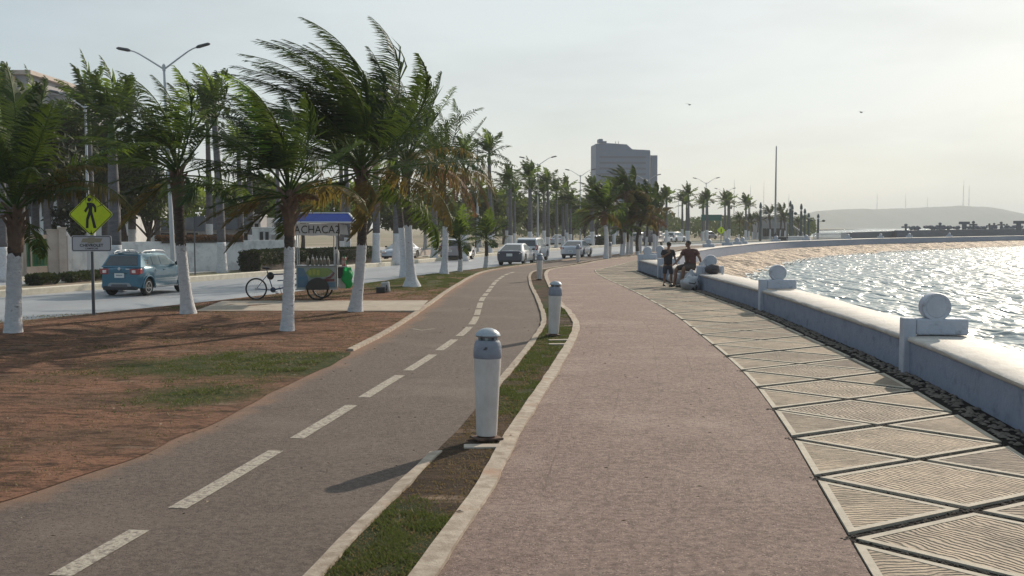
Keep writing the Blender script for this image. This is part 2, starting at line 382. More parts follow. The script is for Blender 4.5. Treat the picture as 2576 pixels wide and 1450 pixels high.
# bike path and promenade
def pave(name, a, b_, stain, pale, joint, jl, jw, jstr, dust=None):
    m = bpy.data.materials.new(name); m.use_nodes = True; N = m.node_tree.nodes; Lk = m.node_tree.links.new; bs = N['Principled BSDF']; bs.inputs['Roughness'].default_value = .85; bs.inputs['Specular IOR Level'].default_value = .3
    tc = N.new('ShaderNodeTexCoord')
    def nz(sc, d=7, r=.65, st=None, src='Object'):
        n = N.new('ShaderNodeTexNoise'); n.inputs['Scale'].default_value = sc; n.inputs['Detail'].default_value = d; n.inputs['Roughness'].default_value = r
        mp = N.new('ShaderNodeMapping'); mp.inputs['Scale'].default_value = st or (1, 1, 1); Lk(tc.outputs[src], mp.inputs[0]); Lk(mp.outputs[0], n.inputs['Vector']); return n.outputs[0]
    def mr(x, lo, hi, t1=1):
        r = N.new('ShaderNodeMapRange'); r.inputs[1].default_value = lo; r.inputs[2].default_value = hi; r.inputs[4].default_value = t1; Lk(x, r.inputs[0]); return r.outputs[0]
    def mixc(f, p, q):
        x = N.new('ShaderNodeMix'); x.data_type = 'RGBA'
        for i, c in ((6, p), (7, q)):
            if hasattr(c, 'links'): Lk(c, x.inputs[i])
            else: x.inputs[i].default_value = tuple(c) + (1,)
        Lk(f, x.inputs[0]); return x.outputs[2]
    c = mixc(mr(nz(15, 8, .8), .38, .62), a, b_)
    c = mixc(mr(nz(.45, 6, .6), .50, .70, .75), c, pale)
    c = mixc(mr(nz(1.3, 8, .72), .54, .68, .65), c, stain)
    c = mixc(mr(nz(30, 4, .75), .54, .60, .8), c, tuple(v * .5 for v in stain))
    c = mixc(mr(nz(47, 3, .7), .60, .66, .8), c, tuple(min(1, v * 1.5) for v in pale))
    c = mixc(mr(nz(4, 6, .7), .55, .66, .4), c, stain)
    br = N.new('ShaderNodeTexBrick'); br.inputs['Scale'].default_value = 1; br.inputs['Brick Width'].default_value = jl; br.inputs['Row Height'].default_value = jw; br.inputs['Mortar Size'].default_value = .012; br.inputs['Mortar Smooth'].default_value = .4
    br.offset = 0; ad = N.new('ShaderNodeVectorMath'); ad.operation = 'ADD'; Lk(tc.outputs['UV'], ad.inputs[0]); wn = N.new('ShaderNodeTexNoise'); wn.inputs['Scale'].default_value = 2.5; Lk(tc.outputs['UV'], wn.inputs['Vector'])
    vs = N.new('ShaderNodeVectorMath'); vs.operation = 'SCALE'; vs.inputs['Scale'].default_value = .07; Lk(wn.outputs['Color'], vs.inputs[0]); Lk(vs.outputs[0], ad.inputs[1]); Lk(ad.outputs[0], br.inputs['Vector'])
    mu = N.new('ShaderNodeMath'); mu.operation = 'MULTIPLY'; Lk(br.outputs['Fac'], mu.inputs[0]); Lk(mr(nz(.8, 3, .5), .42, .6, jstr), mu.inputs[1])
    c = mixc(mu.outputs[0], c, joint)
    if dust:      # red soil trodden over the edge of the path
        sp = N.new('ShaderNodeSeparateXYZ'); Lk(tc.outputs['UV'], sp.inputs[0]); e = N.new('ShaderNodeMath'); e.operation = 'MULTIPLY_ADD'; e.inputs[1].default_value = 1.1; Lk(nz(1.6, 8, .75), e.inputs[0])
        ng = N.new('ShaderNodeMath'); ng.operation = 'MULTIPLY'; ng.inputs[1].default_value = -1; Lk(sp.outputs[1], ng.inputs[0]); Lk(ng.outputs[0], e.inputs[2]); c = mixc(mr(e.outputs[0], .12, .5, .85), c, dust)
    Lk(c, bs.inputs['Base Color'])
    bp = N.new('ShaderNodeBump'); bp.inputs['Strength'].default_value = 1; bp.inputs['Distance'].default_value = .022; Lk(nz(26, 8, .8), bp.inputs['Height']); Lk(bp.outputs[0], bs.inputs['Normal'])
    return m
M['bike'] = pave('bike_path_asphalt', (.075, .055, .046), (.19, .148, .126), (.075, .054, .046), (.19, .145, .122), (.05, .038, .034), 9, 9, .5, (.25, .14, .09))
M['prom'] = pave('promenade_concrete', (.13, .084, .072), (.345, .247, .21), (.125, .08, .069), (.355, .265, .226), (.12, .08, .07), 1.15, .58, .5)
kind(ribbon('bike', cBL, cBR, 0.0, None, 300, 1).build('bike_path', M['bike'], smooth=0, fix=False), 'structure')
PRoff = -2.75
cPR = Curve2([tuple(W12.off(W12.L * i / 200, PRoff + .045)) for i in range(161)])
kind(ribbon('prom', cSL, cPR, 0.016, None, 300, 1, b1=cPR.near(*SL[-1]) / cPR.L).build('promenade', M['prom'], smooth=0, fix=False), 'structure')

# planted strip between them
def green(x, y):
    """how grassy a spot is, 0..1"""
    g = noise.noise(Vector((x * .55, y * .35, 3.3))) + .5 * noise.noise(Vector((x * 1.7, y * 1.2, 8.1)))
    return g
def strip_green(x, y):
    v = green(x, y) * 1.0 + .02
    for cx, cy, r, a in ((-.9, 7.9, 1.0, .9), (.35, 14.3, 1.6, .8), (.55, 18.3, 2.2, .5), (1.25, 24.5, 2.5, .6), (-.35, 11.0, .9, -.8), (-.75, 9.4, .6, -.3), (1.1, 40, 12, .4)):
        v += a * math.exp(-((x - cx) ** 2 + (y - cy) ** 2) / (r * r))
    return max(0, min(1, v))
def lawn_green(x, y):
    v = green(x, y) * .5 - .04
    for cx, cy, rx, ry, a in ((-3.3, 18.0, 1.1, .9, 1.5), (-3.9, 18.2, 1.8, 1.3, .7), (-5.0, 17.0, 2.2, 1.6, .55), (-4.7, 14.6, 1.2, 1.0, .6), (-5.6, 13.2, 1.2, .8, .4), (-4.6, 44, 3, 6, .75), (-3.4, 55, 3, 6, .75), (-2, 33, 2, 3, .1), (-9.8, 30.5, 2, .9, .5), (0, 68, 6, 8, .8), (10, 90, 12, 12, .6), (-11.5, 27.5, 1.5, 1, .3)):
        v += a * math.exp(-((x - cx) / rx) ** 2 - ((y - cy) / ry) ** 2)
    return max(0, min(1, v))
def soilmat(name, soil1, soil2, soil3, gr1, gr2):
    m = bpy.data.materials.new(name); m.use_nodes = True
    N = m.node_tree.nodes; Lk = m.node_tree.links.new
    b = N['Principled BSDF']; b.inputs['Roughness'].default_value = .95; b.inputs['Specular IOR Level'].default_value = .2
    tc = N.new('ShaderNodeTexCoord')
    def nz(sc, d=8, r=.65, st=None):
        n = N.new('ShaderNodeTexNoise'); n.inputs['Scale'].default_value = sc; n.inputs['Detail'].default_value = d; n.inputs['Roughness'].default_value = r
        if st:
            mp = N.new('ShaderNodeMapping'); mp.inputs['Scale'].default_value = st; Lk(tc.outputs['Object'], mp.inputs[0]); Lk(mp.outputs[0], n.inputs['Vector'])
        else: Lk(tc.outputs['Object'], n.inputs['Vector'])
        return n.outputs[0]
    def mr(x, a, c):
        r = N.new('ShaderNodeMapRange'); r.inputs[1].default_value = a; r.inputs[2].default_value = c; Lk(x, r.inputs[0]); return r.outputs[0]
    def mixc(f, a, c):
        x = N.new('ShaderNodeMix'); x.data_type = 'RGBA'
        for i, q in ((6, a), (7, c)):
            if hasattr(q, 'is_linked') or hasattr(q, 'links'): Lk(q, x.inputs[i])
            else: x.inputs[i].default_value = tuple(q) + (1,)
        Lk(f, x.inputs[0]); return x.outputs[2]
    c = mixc(mr(nz(.5, 6, .6, (.6, 1.4, 1)), .42, .62), soil1, soil2)
    c = mixc(mr(nz(2.2, 8, .75, (.7, 1.8, 1)), .47, .62), c, soil3)
    c = mixc(mr(nz(11, 8, .8, (.7, 1.5, 1)), .5, .62), c, soil3)
    c = mixc(mr(nz(1.1, 6, .6, (.5, 1.6, 1)), .60, .72), c, (.46, .33, .24))
    gc = mixc(mr(nz(3, 5, .7), .4, .65), gr1, gr2)
    gc = mixc(mr(nz(45, 4, .8), .5, .62), gc, (.03, .035, .012))
    at_ = N.new('ShaderNodeAttribute'); at_.attribute_name = 'grass'
    ad = N.new('ShaderNodeMath'); ad.operation = 'MULTIPLY_ADD'; ad.inputs[1].default_value = 1.3; Lk(at_.outputs['Fac'], ad.inputs[0])
    su = N.new('ShaderNodeMath'); su.operation = 'MULTIPLY_ADD'; su.inputs[1].default_value = 1.2; su.inputs[2].default_value = -.95; Lk(nz(14, 7, .8), su.inputs[0])
    Lk(su.outputs[0], ad.inputs[2])
    c = mixc(mr(ad.outputs[0], .05, .45), c, gc)
    Lk(c, b.inputs['Base Color'])
    bp = N.new('ShaderNodeBump'); bp.inputs['Strength'].default_value = 1; bp.inputs['Distance'].default_value = .2
    mx = N.new('ShaderNodeMath'); mx.operation = 'ADD'; Lk(nz(5, 9, .78), mx.inputs[0]); Lk(nz(30, 4, .8), mx.inputs[1])
    Lk(mx.outputs[0], bp.inputs['Height']); Lk(bp.outputs[0], b.inputs['Normal'])
    return m
M['soil'] = soilmat('red_soil_and_grass', (.46, .235, .15), (.31, .18, .12), (.10, .058, .038), (.065, .10, .022), (.17, .15, .06))
M['soil2'] = soilmat('brown_soil_and_grass', (.17, .10, .06), (.11, .072, .048), (.045, .032, .022), (.045, .068, .018), (.11, .115, .035))
def setgrass(o, f):
    a = o.data.attributes.new('grass', 'FLOAT', 'POINT')
    a.data.foreach_set('value', [f(v.co.x, v.co.y) for v in o.data.vertices])
def lz(x, y, t):
    e = min(t, 1 - t) * 8
    return min(1, e) * (.035 * noise.noise(Vector((x * .5, y * .5, 0))) + .02 * noise.noise(Vector((x * 1.7, y * 1.7, 5))) + .03) - .002
cBLn = Curve2([tuple(cBL.off(cBL.L * i / 500, -.0 + .12 + .10 * noise.noise(Vector((i * .5, 0, 0))) + .06 * noise.noise(Vector((i * 1.7, 3, 0))) if cBL.at(cBL.L * i / 500).y < 19.5 else -.04)) for i in range(501)])
o = ribbon('lawn', cNR, cBLn, .010, None, 700, 40, zf=lz).build('lawn', M['soil'], smooth=180, fix=False); setgrass(o, lawn_green); kind(o, 'structure')
o = ribbon('strip', cBR, cSL, .03, None, 500, 6, zf=lambda x, y, t: .02 * noise.noise(Vector((x * 2, y * 2, 1)))).build('planting_strip', M['soil2'], smooth=180, fix=False); setgrass(o, strip_green); kind(o, 'structure')
mb = MB(); P1_, P2_, P3_, P4_ = G(1078, 761), G(1052, 787), G(492, 787), G(560, 762)
n = 24
for i in range(n + 1):
    a = P4_.lerp(P1_, i / n); b_ = P3_.lerp(P2_, i / n); mb.v += [(a.x, a.y, .062), (b_.x, b_.y, .058)]
for i in range(n): mb.f.append([2 * i, 2 * i + 1, 2 * i + 3, 2 * i + 2]); mb.m.append(0)
b0 = len(mb.v); mb.v += [(b_.x, b_.y, .058), (P3_.x, P3_.y, .058), (P3_.x, P3_.y, -.1), (b_.x, b_.y, -.1)]; mb.f.append([b0, b0 + 1, b0 + 2, b0 + 3]); mb.m.append(0)
kind(mb.build('crossing_path', M['conc'], smooth=0), 'structure')

# edging kerbs
def kerb(name, c, prof, y0, y1, wob=.03, seed=0):
    mb = MB(); d0 = c.near(*y0); d1 = c.near(*y1)
    sweep(mb, c, prof, d0, d1, .35, 1, wob, seed)
    return kind(mb.build(name, M['kerb'], smooth=50), 'structure')
kerb('path_kerb', cBR, [(-.07, -.05), (-.06, .045), (.06, .055), (.07, -.05)], (-1.9, 2), (-.78, 10.9), .035, 1)
kerb('path_kerb', cBR, [(-.07, -.05), (-.06, .045), (.06, .055), (.07, -.05)], (-.30, 13.9), (31, 132.5), .03, 2)
kerb('promenade_kerb', cSL, [(-.10, -.05), (-.09, .055), (.075, .045), (.085, -.05)], (-1.6, 1), (31, 132), .035, 3)
kerb('path_kerb', cBL, [(-.09, -.05), (-.08, .05), (.05, .05), (.06, -.05)], (-3.1, 19.9), (29, 134), .03, 4)

# lane dashes and the arrow on the bike path
cen0 = [G(250, 1393), G(575, 1205)]; cen = [tuple((cen0[0] + (cen0[0] - cen0[1]) * 2)[:2]), tuple((cen0[0] + (cen0[0] - cen0[1]))[:2])] + [tuple(G(*p)[:2]) for p in ((250, 1393), (575, 1205), (820, 1060), (965, 970), (1060, 912), (1125, 868), (1170, 834), (1194, 806), (1203, 782), (1209, 762), (1215, 750), (1223, 740), (1230, 731), (1238, 720), (1246, 710), (1256, 702), (1274, 691), (1300, 683))]
cC = Curve2(cen)
yy = [(1450, 1335), (1280, 1135), (1104, 1020), (1001, 945), (933, 893), (882, 855), (846, 823), (817, 797), (793, 779), (776, 762), (758, 748), (745, 738.5), (735.5, 727), (725, 720), (717.5, 710.5), (709, 704.5), (703, 699), (698, 694.5), (692.5, 689), (688, 685)]
mb = MB()
def dist_at_py(py):
    Yt = G(1288, py).y
    lo, hi = 0, cC.L
    for _ in range(40):
        mid = (lo + hi) / 2
        if cC.at(mid).y < Yt: lo = mid
        else: hi = mid
    return lo
for ya, yb in yy + [(1680, 1540)]:
    d0, d1 = dist_at_py(ya), dist_at_py(yb)
    b0 = len(mb.v)
    for k in range(5):
        d = d0 + (d1 - d0) * k / 4
        for s_ in (-1, 1):
            q = cC.at(d) + cC.nor(d) * .085 * s_; mb.v.append((q.x, q.y, .005))
    for k in range(4): mb.f.append([b0 + 2 * k, b0 + 2 * k + 1, b0 + 2 * k + 3, b0 + 2 * k + 2]); mb.m.append(0)
for px, py, w in ((1060, 832, .5),):
    q = G(px, py)
    for sx in (-1, 1):
        b0 = len(mb.v)
        mb.v += [(q.x, q.y, .005), (q.x + sx * .3, q.y + .4, .005), (q.x + sx * .24, q.y + .42, .005), (q.x, q.y + .1, .005)]
        mb.f.append([b0, b0 + 1, b0 + 2, b0 + 3] if sx > 0 else [b0 + 3, b0 + 2, b0 + 1, b0]); mb.m.append(0)
kind(mb.build('lane_markings', M['dash'], smooth=0, fix=False), 'structure')
# lane lines on the road
mb = MB(); cL = Curve2([tuple((cFE.at(cFE.L * i / 80).lerp(cNR.at(cNR.near(*cFE.at(cFE.L * i / 80))), .5))) for i in range(78)])
d = 0
while d < cL.L - 5:
    b0 = len(mb.v)
    for k in range(3):
        for s_ in (-1, 1):
            q = cL.off(d + k * 1.5, .06 * s_); mb.v.append((q.x, q.y, RZ + .005))
    for k in range(2): mb.f.append([b0 + 2 * k, b0 + 2 * k + 1, b0 + 2 * k + 3, b0 + 2 * k + 2]); mb.m.append(0)
    d += 8
kind(mb.build('road_line_markings', mat('road_line_paint', (.4, .4, .4), (.2, .2, .21), sc=4, rough=.6), smooth=0, fix=False), 'structure')

# ---------------------------------------------------------------- diamond paving along the seawall
def wpt(s, t):     # s along the wall, t 0 at promenade edge .. 1 at cobble strip
    return W12.off(s, PRoff + (2.75 - .38) * t)
Ptile = 1.9
s00 = W12.near(6.0, 11.4) - .35
slabs = MB(); ks = range(-9, 44); slabtone = []
slabm = bpy.data.materials.new('grooved_slab_concrete'); slabm.use_nodes = True
def mk_slab(m):
    N = m.node_tree.nodes; Lk = m.node_tree.links.new; b = N['Principled BSDF']; b.inputs['Roughness'].default_value = .8; b.inputs['Specular IOR Level'].default_value = .3
    uv = N.new('ShaderNodeTexCoord'); w = N.new('ShaderNodeTexWave'); w.inputs['Scale'].default_value = 5.5; w.inputs['Distortion'].default_value = 9
    w.inputs['Detail'].default_value = 3; w.inputs['Detail Scale'].default_value = .7; Lk(uv.outputs['UV'], w.inputs['Vector'])
    n = N.new('ShaderNodeTexNoise'); n.inputs['Scale'].default_value = 1.1; n.inputs['Detail'].default_value = 8; n.inputs['Roughness'].default_value = .7; Lk(uv.outputs['Object'], n.inputs['Vector'])
    n2 = N.new('ShaderNodeTexNoise'); n2.inputs['Scale'].default_value = 40; n2.inputs['Detail'].default_value = 4; Lk(uv.outputs['Object'], n2.inputs['Vector'])
    mx = N.new('ShaderNodeMix'); mx.data_type = 'RGBA'; mx.inputs[6].default_value = (.23, .185, .14, 1); mx.inputs[7].default_value = (.46, .365, .27, 1)
    r = N.new('ShaderNodeMapRange'); r.inputs[1].default_value = .35; r.inputs[2].default_value = .65; Lk(n.outputs[0], r.inputs[0]); Lk(r.outputs[0], mx.inputs[0])
    m2 = N.new('ShaderNodeMix'); m2.data_type = 'RGBA'; m2.blend_type = 'MULTIPLY'; m2.inputs[7].default_value = (.5, .47, .43, 1)
    ad = N.new('ShaderNodeMath'); ad.operation = 'MULTIPLY'; Lk(w.outputs['Fac'], ad.inputs[0]); ad.inputs[1].default_value = .32
    ta = N.new('ShaderNodeAttribute'); ta.attribute_name = 'tone'; tm = N.new('ShaderNodeMix'); tm.data_type = 'RGBA'; tm.blend_type = 'MULTIPLY'; tm.inputs[7].default_value = (.62, .62, .66, 1)
    Lk(ta.outputs['Fac'], tm.inputs[0]); n5 = N.new('ShaderNodeTexNoise'); n5.inputs['Scale'].default_value = 6; n5.inputs['Detail'].default_value = 8; n5.inputs['Roughness'].default_value = .75; Lk(uv.outputs['Object'], n5.inputs['Vector']); r5 = N.new('ShaderNodeMapRange'); r5.inputs[1].default_value = .48; r5.inputs[2].default_value = .66; r5.inputs[4].default_value = .6; Lk(n5.outputs[0], r5.inputs[0]); m5 = N.new('ShaderNodeMix'); m5.data_type = 'RGBA'; m5.inputs[7].default_value = (.13, .105, .085, 1); Lk(r5.outputs[0], m5.inputs[0]); Lk(mx.outputs[2], m5.inputs[6]); Lk(m5.outputs[2], tm.inputs[6]); Lk(tm.outputs[2], m2.inputs[6])
    Lk(ad.outputs[0], m2.inputs[0]); Lk(m2.outputs[2], b.inputs['Base Color'])
    bp = N.new('ShaderNodeBump'); bp.inputs['Strength'].default_value = .75; bp.inputs['Distance'].default_value = .02; bp.invert = True
    sm = N.new('ShaderNodeMath'); sm.operation = 'MULTIPLY_ADD'; sm.inputs[1].default_value = -.5; Lk(n2.outputs[0], sm.inputs[0]); Lk(w.outputs['Fac'], sm.inputs[2])
    Lk(sm.outputs[0], bp.inputs['Height']); Lk(bp.outputs[0], b.inputs['Normal'])
mk_slab(slabm)
def inset(poly, d):
    n = len(poly); out = []
    for i in range(n):
        a, b, c = poly[i - 1], poly[i], poly[(i + 1) % n]
        e1 = (b - a).normalized(); e2 = (c - b).normalized()
        n1 = Vector((-e1.y, e1.x)); n2 = Vector((-e2.y, e2.x))
        bis = (n1 + n2); k = bis.length_squared
        out.append(b + bis * (2 * d / k) if k > .05 else b)
    return out
def slab(pts, ang, dz):
    P = [Vector(p) for p in pts]
    area = sum(P[i].x * P[(i + 1) % len(P)].y - P[(i + 1) % len(P)].x * P[i].y for i in range(len(P)))
    if area < 0: P.reverse()
    o1 = inset(P, .058); o2 = inset(P, .058 + .065); n = len(P); z1 = .030 + dz; b0 = len(slabs.v)
    for q in o1: slabs.v.append((q.x, q.y, -.03))
    for q in o1: slabs.v.append((q.x, q.y, z1))
    for q in o2: slabs.v.append((q.x, q.y, z1))
    for q in o2: slabs.v.append((q.x, q.y, z1 - .004))
    for i in range(n):
        j = (i + 1) % n
        slabs.f.append([b0 + i, b0 + j, b0 + n + j, b0 + n + i]); slabs.m.append(0)
        slabs.f.append([b0 + n + i, b0 + n + j, b0 + 2 * n + j, b0 + 2 * n + i]); slabs.m.append(0)
        slabs.f.append([b0 + 2 * n + i, b0 + 2 * n + j, b0 + 3 * n + j, b0 + 3 * n + i]); slabs.m.append(0)
    slabs.f.append([b0 + 3 * n + i for i in range(n)]); slabs.m.append(1)
    slabtone.extend([rs.random() ** 1.5] * (4 * n))
    ca, sa = math.cos(ang), math.sin(ang)
    for i in range(n):
        q = o2[i]; slabs.uv[b0 + 3 * n + i] = (q.x * ca + q.y * sa, -q.x * sa + q.y * ca)
rs = random.Random(4)
for k in ks:
    s = s00 + k * Ptile
    h = Ptile / 2
    slab([wpt(s, 0), wpt(s + Ptile, 0), wpt(s + h, .5)], R(90 + rs.uniform(-12, 12)), rs.uniform(-.006, .006))
    slab([wpt(s, 1), wpt(s + Ptile, 1), wpt(s + h, .5)], R(90 + rs.uniform(-9, 9)), rs.uniform(-.003, .003))
    slab([wpt(s, 0), wpt(s + h, .5), wpt(s, 1), wpt(s - h, .5)], R(28 + rs.uniform(-14, 14)), rs.uniform(-.006, .006))
so_ = slabs.build('diamond_paving', [M['border'], slabm], smooth=0, fix=False); kind(so_, 'structure')
ta_ = so_.data.attributes.new('tone', 'FLOAT', 'POINT'); ta_.data.foreach_set('value', slabtone)
cb0 = Curve2([tuple(W12.off(W12.L * .62 * i / 120, PRoff)) for i in range(121)]); cb1 = Curve2([tuple(W12.off(W12.L * .62 * i / 120, .1)) for i in range(121)])
kind(ribbon('bed', cb0, cb1, .010, None, 240, 1).build('pebble_joints', M['pebbed'], smooth=0, fix=False), 'structure')
# real pebbles in the near joints and along the foot of the wall
pm = MB(); rp = random.Random(9)
def pebble(x, y, z, r):
    a = rp.uniform(0, 6.3); ca, sa = math.cos(a), math.sin(a); rx, ry, rz = r * rp.uniform(.8, 1.5), r, r * .6; b0 = len(pm.v)
    for vx, vy, vz in ((1, 0, 0), (.5, .8, .2), (-.5, .8, 0), (-1, 0, .1), (-.5, -.8, 0), (.5, -.8, .1), (.35, .2, .85), (-.35, -.1, .9)):
        pm.v.append((x + vx * rx * ca - vy * ry * sa, y + vx * rx * sa + vy * ry * ca, z + vz * rz))
    for f in ((0, 1, 6), (1, 2, 6), (2, 7, 6), (2, 3, 7), (3, 4, 7), (4, 5, 7), (5, 6, 7), (5, 0, 6)): pm.f.append([b0 + i for i in f]); pm.m.append(0)
for k in range(-3, 12):
    s = s00 + k * Ptile
    for dr in (-1, 1):
        for q in range(150 if k < 6 else 60):
            t = rp.random(); p = wpt(s + dr * Ptile * t, t); r = rp.uniform(.012, .022)
            pebble(p.x + rp.uniform(-.04, .04), p.y + rp.uniform(-.045, .045), .014, r)
kind(pm.build('pebbles', M['pebble'], smooth=60, fix=False), 'stuff', 'dark river pebbles set in the joints between the paving slabs', 'pebbles')
pm = MB()
s = s00 - 4
while s < s00 + 32:
    for q in range(7):
        p = W12.off(s + rp.uniform(0, .2), -rp.uniform(.03, .34)); pebble(p.x, p.y, .02, rp.uniform(.03, .05))
    s += .2
kind(pm.build('cobbles', mat('brown_cobble', (.06, .05, .044), (.15, .125, .105), sc=9, rough=.8), smooth=60, fix=False), 'stuff', 'rounded brown cobbles along the foot of the seawall', 'cobbles')

# ---------------------------------------------------------------- grass blades
def blades(name, n, area, dens, m, hmin, hmax, seed, label, base=.02):
    r_ = random.Random(seed); mb = MB(); c = 0; tries = 0
    while c < n and tries < n * 40:
        tries += 1
        x, y = area(r_)
        if r_.random() > dens(x, y): continue
        c += 1
        for k in range(2):
            a = r_.uniform(0, 6.28); h = r_.uniform(hmin, hmax); w = .004 + .0003 * y; bx = x + r_.uniform(-.03, .03); by = y + r_.uniform(-.03, .03)
            lx, ly = math.cos(a) * h * .8, math.sin(a) * h * .8; b0 = len(mb.v); a2 = r_.uniform(0, 6.28)
            mb.v += [(bx - w * math.cos(a2), by - w * math.sin(a2), base), (bx + w * math.cos(a2), by + w * math.sin(a2), base), (bx + lx, by + ly, base + h)]
            mb.f.append([b0, b0 + 1, b0 + 2]); mb.m.append(0)
    return kind(mb.build(name, m, smooth=0, fix=False), 'stuff', label, 'grass')
def area_between(ca, cb, y0, y1, mg=.08):
    ya = [(p.x, p.y) for p in ca.p]; 
    def xat(c, y):
        lo, hi = 0, len(c.p) - 1
        while hi - lo > 1:
            m_ = (lo + hi) // 2
            if c.p[m_].y < y: lo = m_
            else: hi = m_
        return c.p[lo].x
    def f(r_):
        y = y0 + (y1 - y0) * r_.random() ** 1.3
        a, b = xat(ca, y), xat(cb, y)
        return r_.uniform(a + mg, b - mg), y
    return f
sq = lambda v: v * v
blades('grass_tufts', 17000, area_between(cBR, cSL, 6, 30, .1), lambda x, y: sq(strip_green(x, y)) * max(0, .45 + 1.6 * noise.noise(Vector((x * 4, y * 3, 7)))), M['grassb'], .012, .032, 1, 'short green grass growing in the planting strip', .03)
blades('dry_grass', 5000, area_between(cBR, cSL, 6, 24, .05), lambda x, y: .5, M['dryb'], .01, .025, 2, 'dry straw scattered in the planting strip', .03)
cLW = Curve2([(-14, 6), (-14, 24), (-10, 30), (-9, 34), (-5.8, 44), (-4, 52)])
blades('lawn_grass', 26000, area_between(cLW, cBL, 11, 52, .05), lambda x, y: sq(lawn_green(x, y)) * max(0, .35 + 1.6 * noise.noise(Vector((x * 2.2, y * 2.2, 7)))), M['grassb'], .012, .035, 3, 'patchy green grass beside the bike path', .035)
blades('lawn_straw', 15000, area_between(cLW, cBL, 9, 40, .0), lambda x, y: .15 + .7 * max(0, noise.noise(Vector((x, y * 1.5, 2)))), M['dryb'], .01, .03, 4, 'dead dry grass over the red soil', .035)

# ---------------------------------------------------------------- sea and revetment
SEA = -1.3
seam = bpy.data.materials.new('sea_water'); seam.use_nodes = True
def mk_sea(m):
    N = m.node_tree.nodes; Lk = m.node_tree.links.new; b = N['Principled BSDF']
    b.inputs['Roughness'].default_value = .25; b.inputs['IOR'].default_value = 1.33
    tc = N.new('ShaderNodeTexCoord')
    def nz(sc, d, st):
        mp = N.new('ShaderNodeMapping'); mp.inputs['Scale'].default_value = st; mp.inputs['Rotation'].default_value = (0, 0, R(-18))
        n = N.new('ShaderNodeTexNoise'); n.inputs['Scale'].default_value = sc; n.inputs['Detail'].default_value = d; n.inputs['Roughness'].default_value = .6
        Lk(tc.outputs['Object'], mp.inputs[0]); Lk(mp.outputs[0], n.inputs['Vector']); return n.outputs[0]
    mx = N.new('ShaderNodeMix'); mx.data_type = 'RGBA'; mx.inputs[6].default_value = (.10, .15, .17, 1); mx.inputs[7].default_value = (.22, .29, .31, 1)
    r = N.new('ShaderNodeMapRange'); r.inputs[1].default_value = .4; r.inputs[2].default_value = .62; Lk(nz(.35, 6, (1, 1.6, 1)), r.inputs[0]); Lk(r.outputs[0], mx.inputs[0])
    Lk(mx.outputs[2], b.inputs['Base Color'])
    a = N.new('ShaderNodeMath'); a.operation = 'MULTIPLY_ADD'; a.inputs[1].default_value = 1.0
    Lk(nz(.66, 1.6, (1.7, .6, 1)), a.inputs[0]); 
    a2 = N.new('ShaderNodeMath'); a2.operation = 'MULTIPLY'; a2.inputs[1].default_value = .13; Lk(nz(2.2, 1, (1.5, .7, 1)), a2.inputs[0]); Lk(a2.outputs[0], a.inputs[2])
    bp = N.new('ShaderNodeBump'); bp.inputs['Strength'].default_value = 1; bp.inputs['Distance'].default_value = 1.0
    Lk(a.outputs[0], bp.inputs['Height']); Lk(bp.outputs[0], b.inputs['Normal'])
mk_sea(seam)
mb = MB(); NA, NRr = 260, 230; a0, a1 = R(-12), R(110)
for i in range(NRr + 1):
    r = 6 * (4030 / 6) ** (i / NRr)
    for j in range(NA + 1):
        a = a0 + (a1 - a0) * j / NA
        x, y = r * math.sin(a), r * math.cos(a)
        amp = .2 * min(1, r / 14) * max(0, 1 - r / 420)
        z = amp * (noise.noise(Vector((x * .6, y * .26, 0))) + .5 * noise.noise(Vector((x * 1.5, y * .7, 4)))) if amp > 0 else 0
        mb.v.append((x, y, SEA + z))
for i in range(NRr):
    for j in range(NA):
        k = i * (NA + 1) + j; mb.f.append([k, k + NA + 1, k + NA + 2, k + 1]); mb.m.append(0)
kind(mb.build('sea', seam, smooth=180, fix=False), 'structure')
# sloping stone apron from the foot of the wall into the water
revm = bpy.data.materials.new('wet_stone_apron'); revm.use_nodes = True
def mk_rev(m):
    N = m.node_tree.nodes; Lk = m.node_tree.links.new; b = N['Principled BSDF']; b.inputs['Roughness'].default_value = .75; b.inputs['Specular IOR Level'].default_value = .25
    tc = N.new('ShaderNodeTexCoord'); mp = N.new('ShaderNodeMapping'); mp.inputs['Rotation'].default_value = (0, 0, R(25)); mp.inputs['Scale'].default_value = (1.0, .12, 1); Lk(tc.outputs['UV'], mp.inputs[0])
    n = N.new('ShaderNodeTexNoise'); n.inputs['Scale'].default_value = 1.6; n.inputs['Detail'].default_value = 8; n.inputs['Roughness'].default_value = .7; Lk(mp.outputs[0], n.inputs['Vector'])
    n2 = N.new('ShaderNodeTexNoise'); n2.inputs['Scale'].default_value = 2.4; n2.inputs['Detail'].default_value = 8; Lk(tc.outputs['Object'], n2.inputs['Vector'])
    mx = N.new('ShaderNodeMix'); mx.data_type = 'RGBA'; mx.inputs[6].default_value = (.07, .05, .038, 1); mx.inputs[7].default_value = (.72, .56, .42, 1)
    r = N.new('ShaderNodeMapRange'); r.inputs[1].default_value = .44; r.inputs[2].default_value = .56; Lk(n.outputs[0], r.inputs[0]); Lk(r.outputs[0], mx.inputs[0]); Lk(mx.outputs[2], b.inputs['Base Color'])
    a = N.new('ShaderNodeMath'); a.operation = 'ADD'; Lk(n.outputs[0], a.inputs[0]); Lk(n2.outputs[0], a.inputs[1])
    bp = N.new('ShaderNodeBump'); bp.inputs['Strength'].default_value = 1; bp.inputs['Distance'].default_value = .5; Lk(a.outputs[0], bp.inputs['Height']); Lk(bp.outputs[0], b.inputs['Normal'])
mk_rev(revm)
mb = MB(); ns = 420
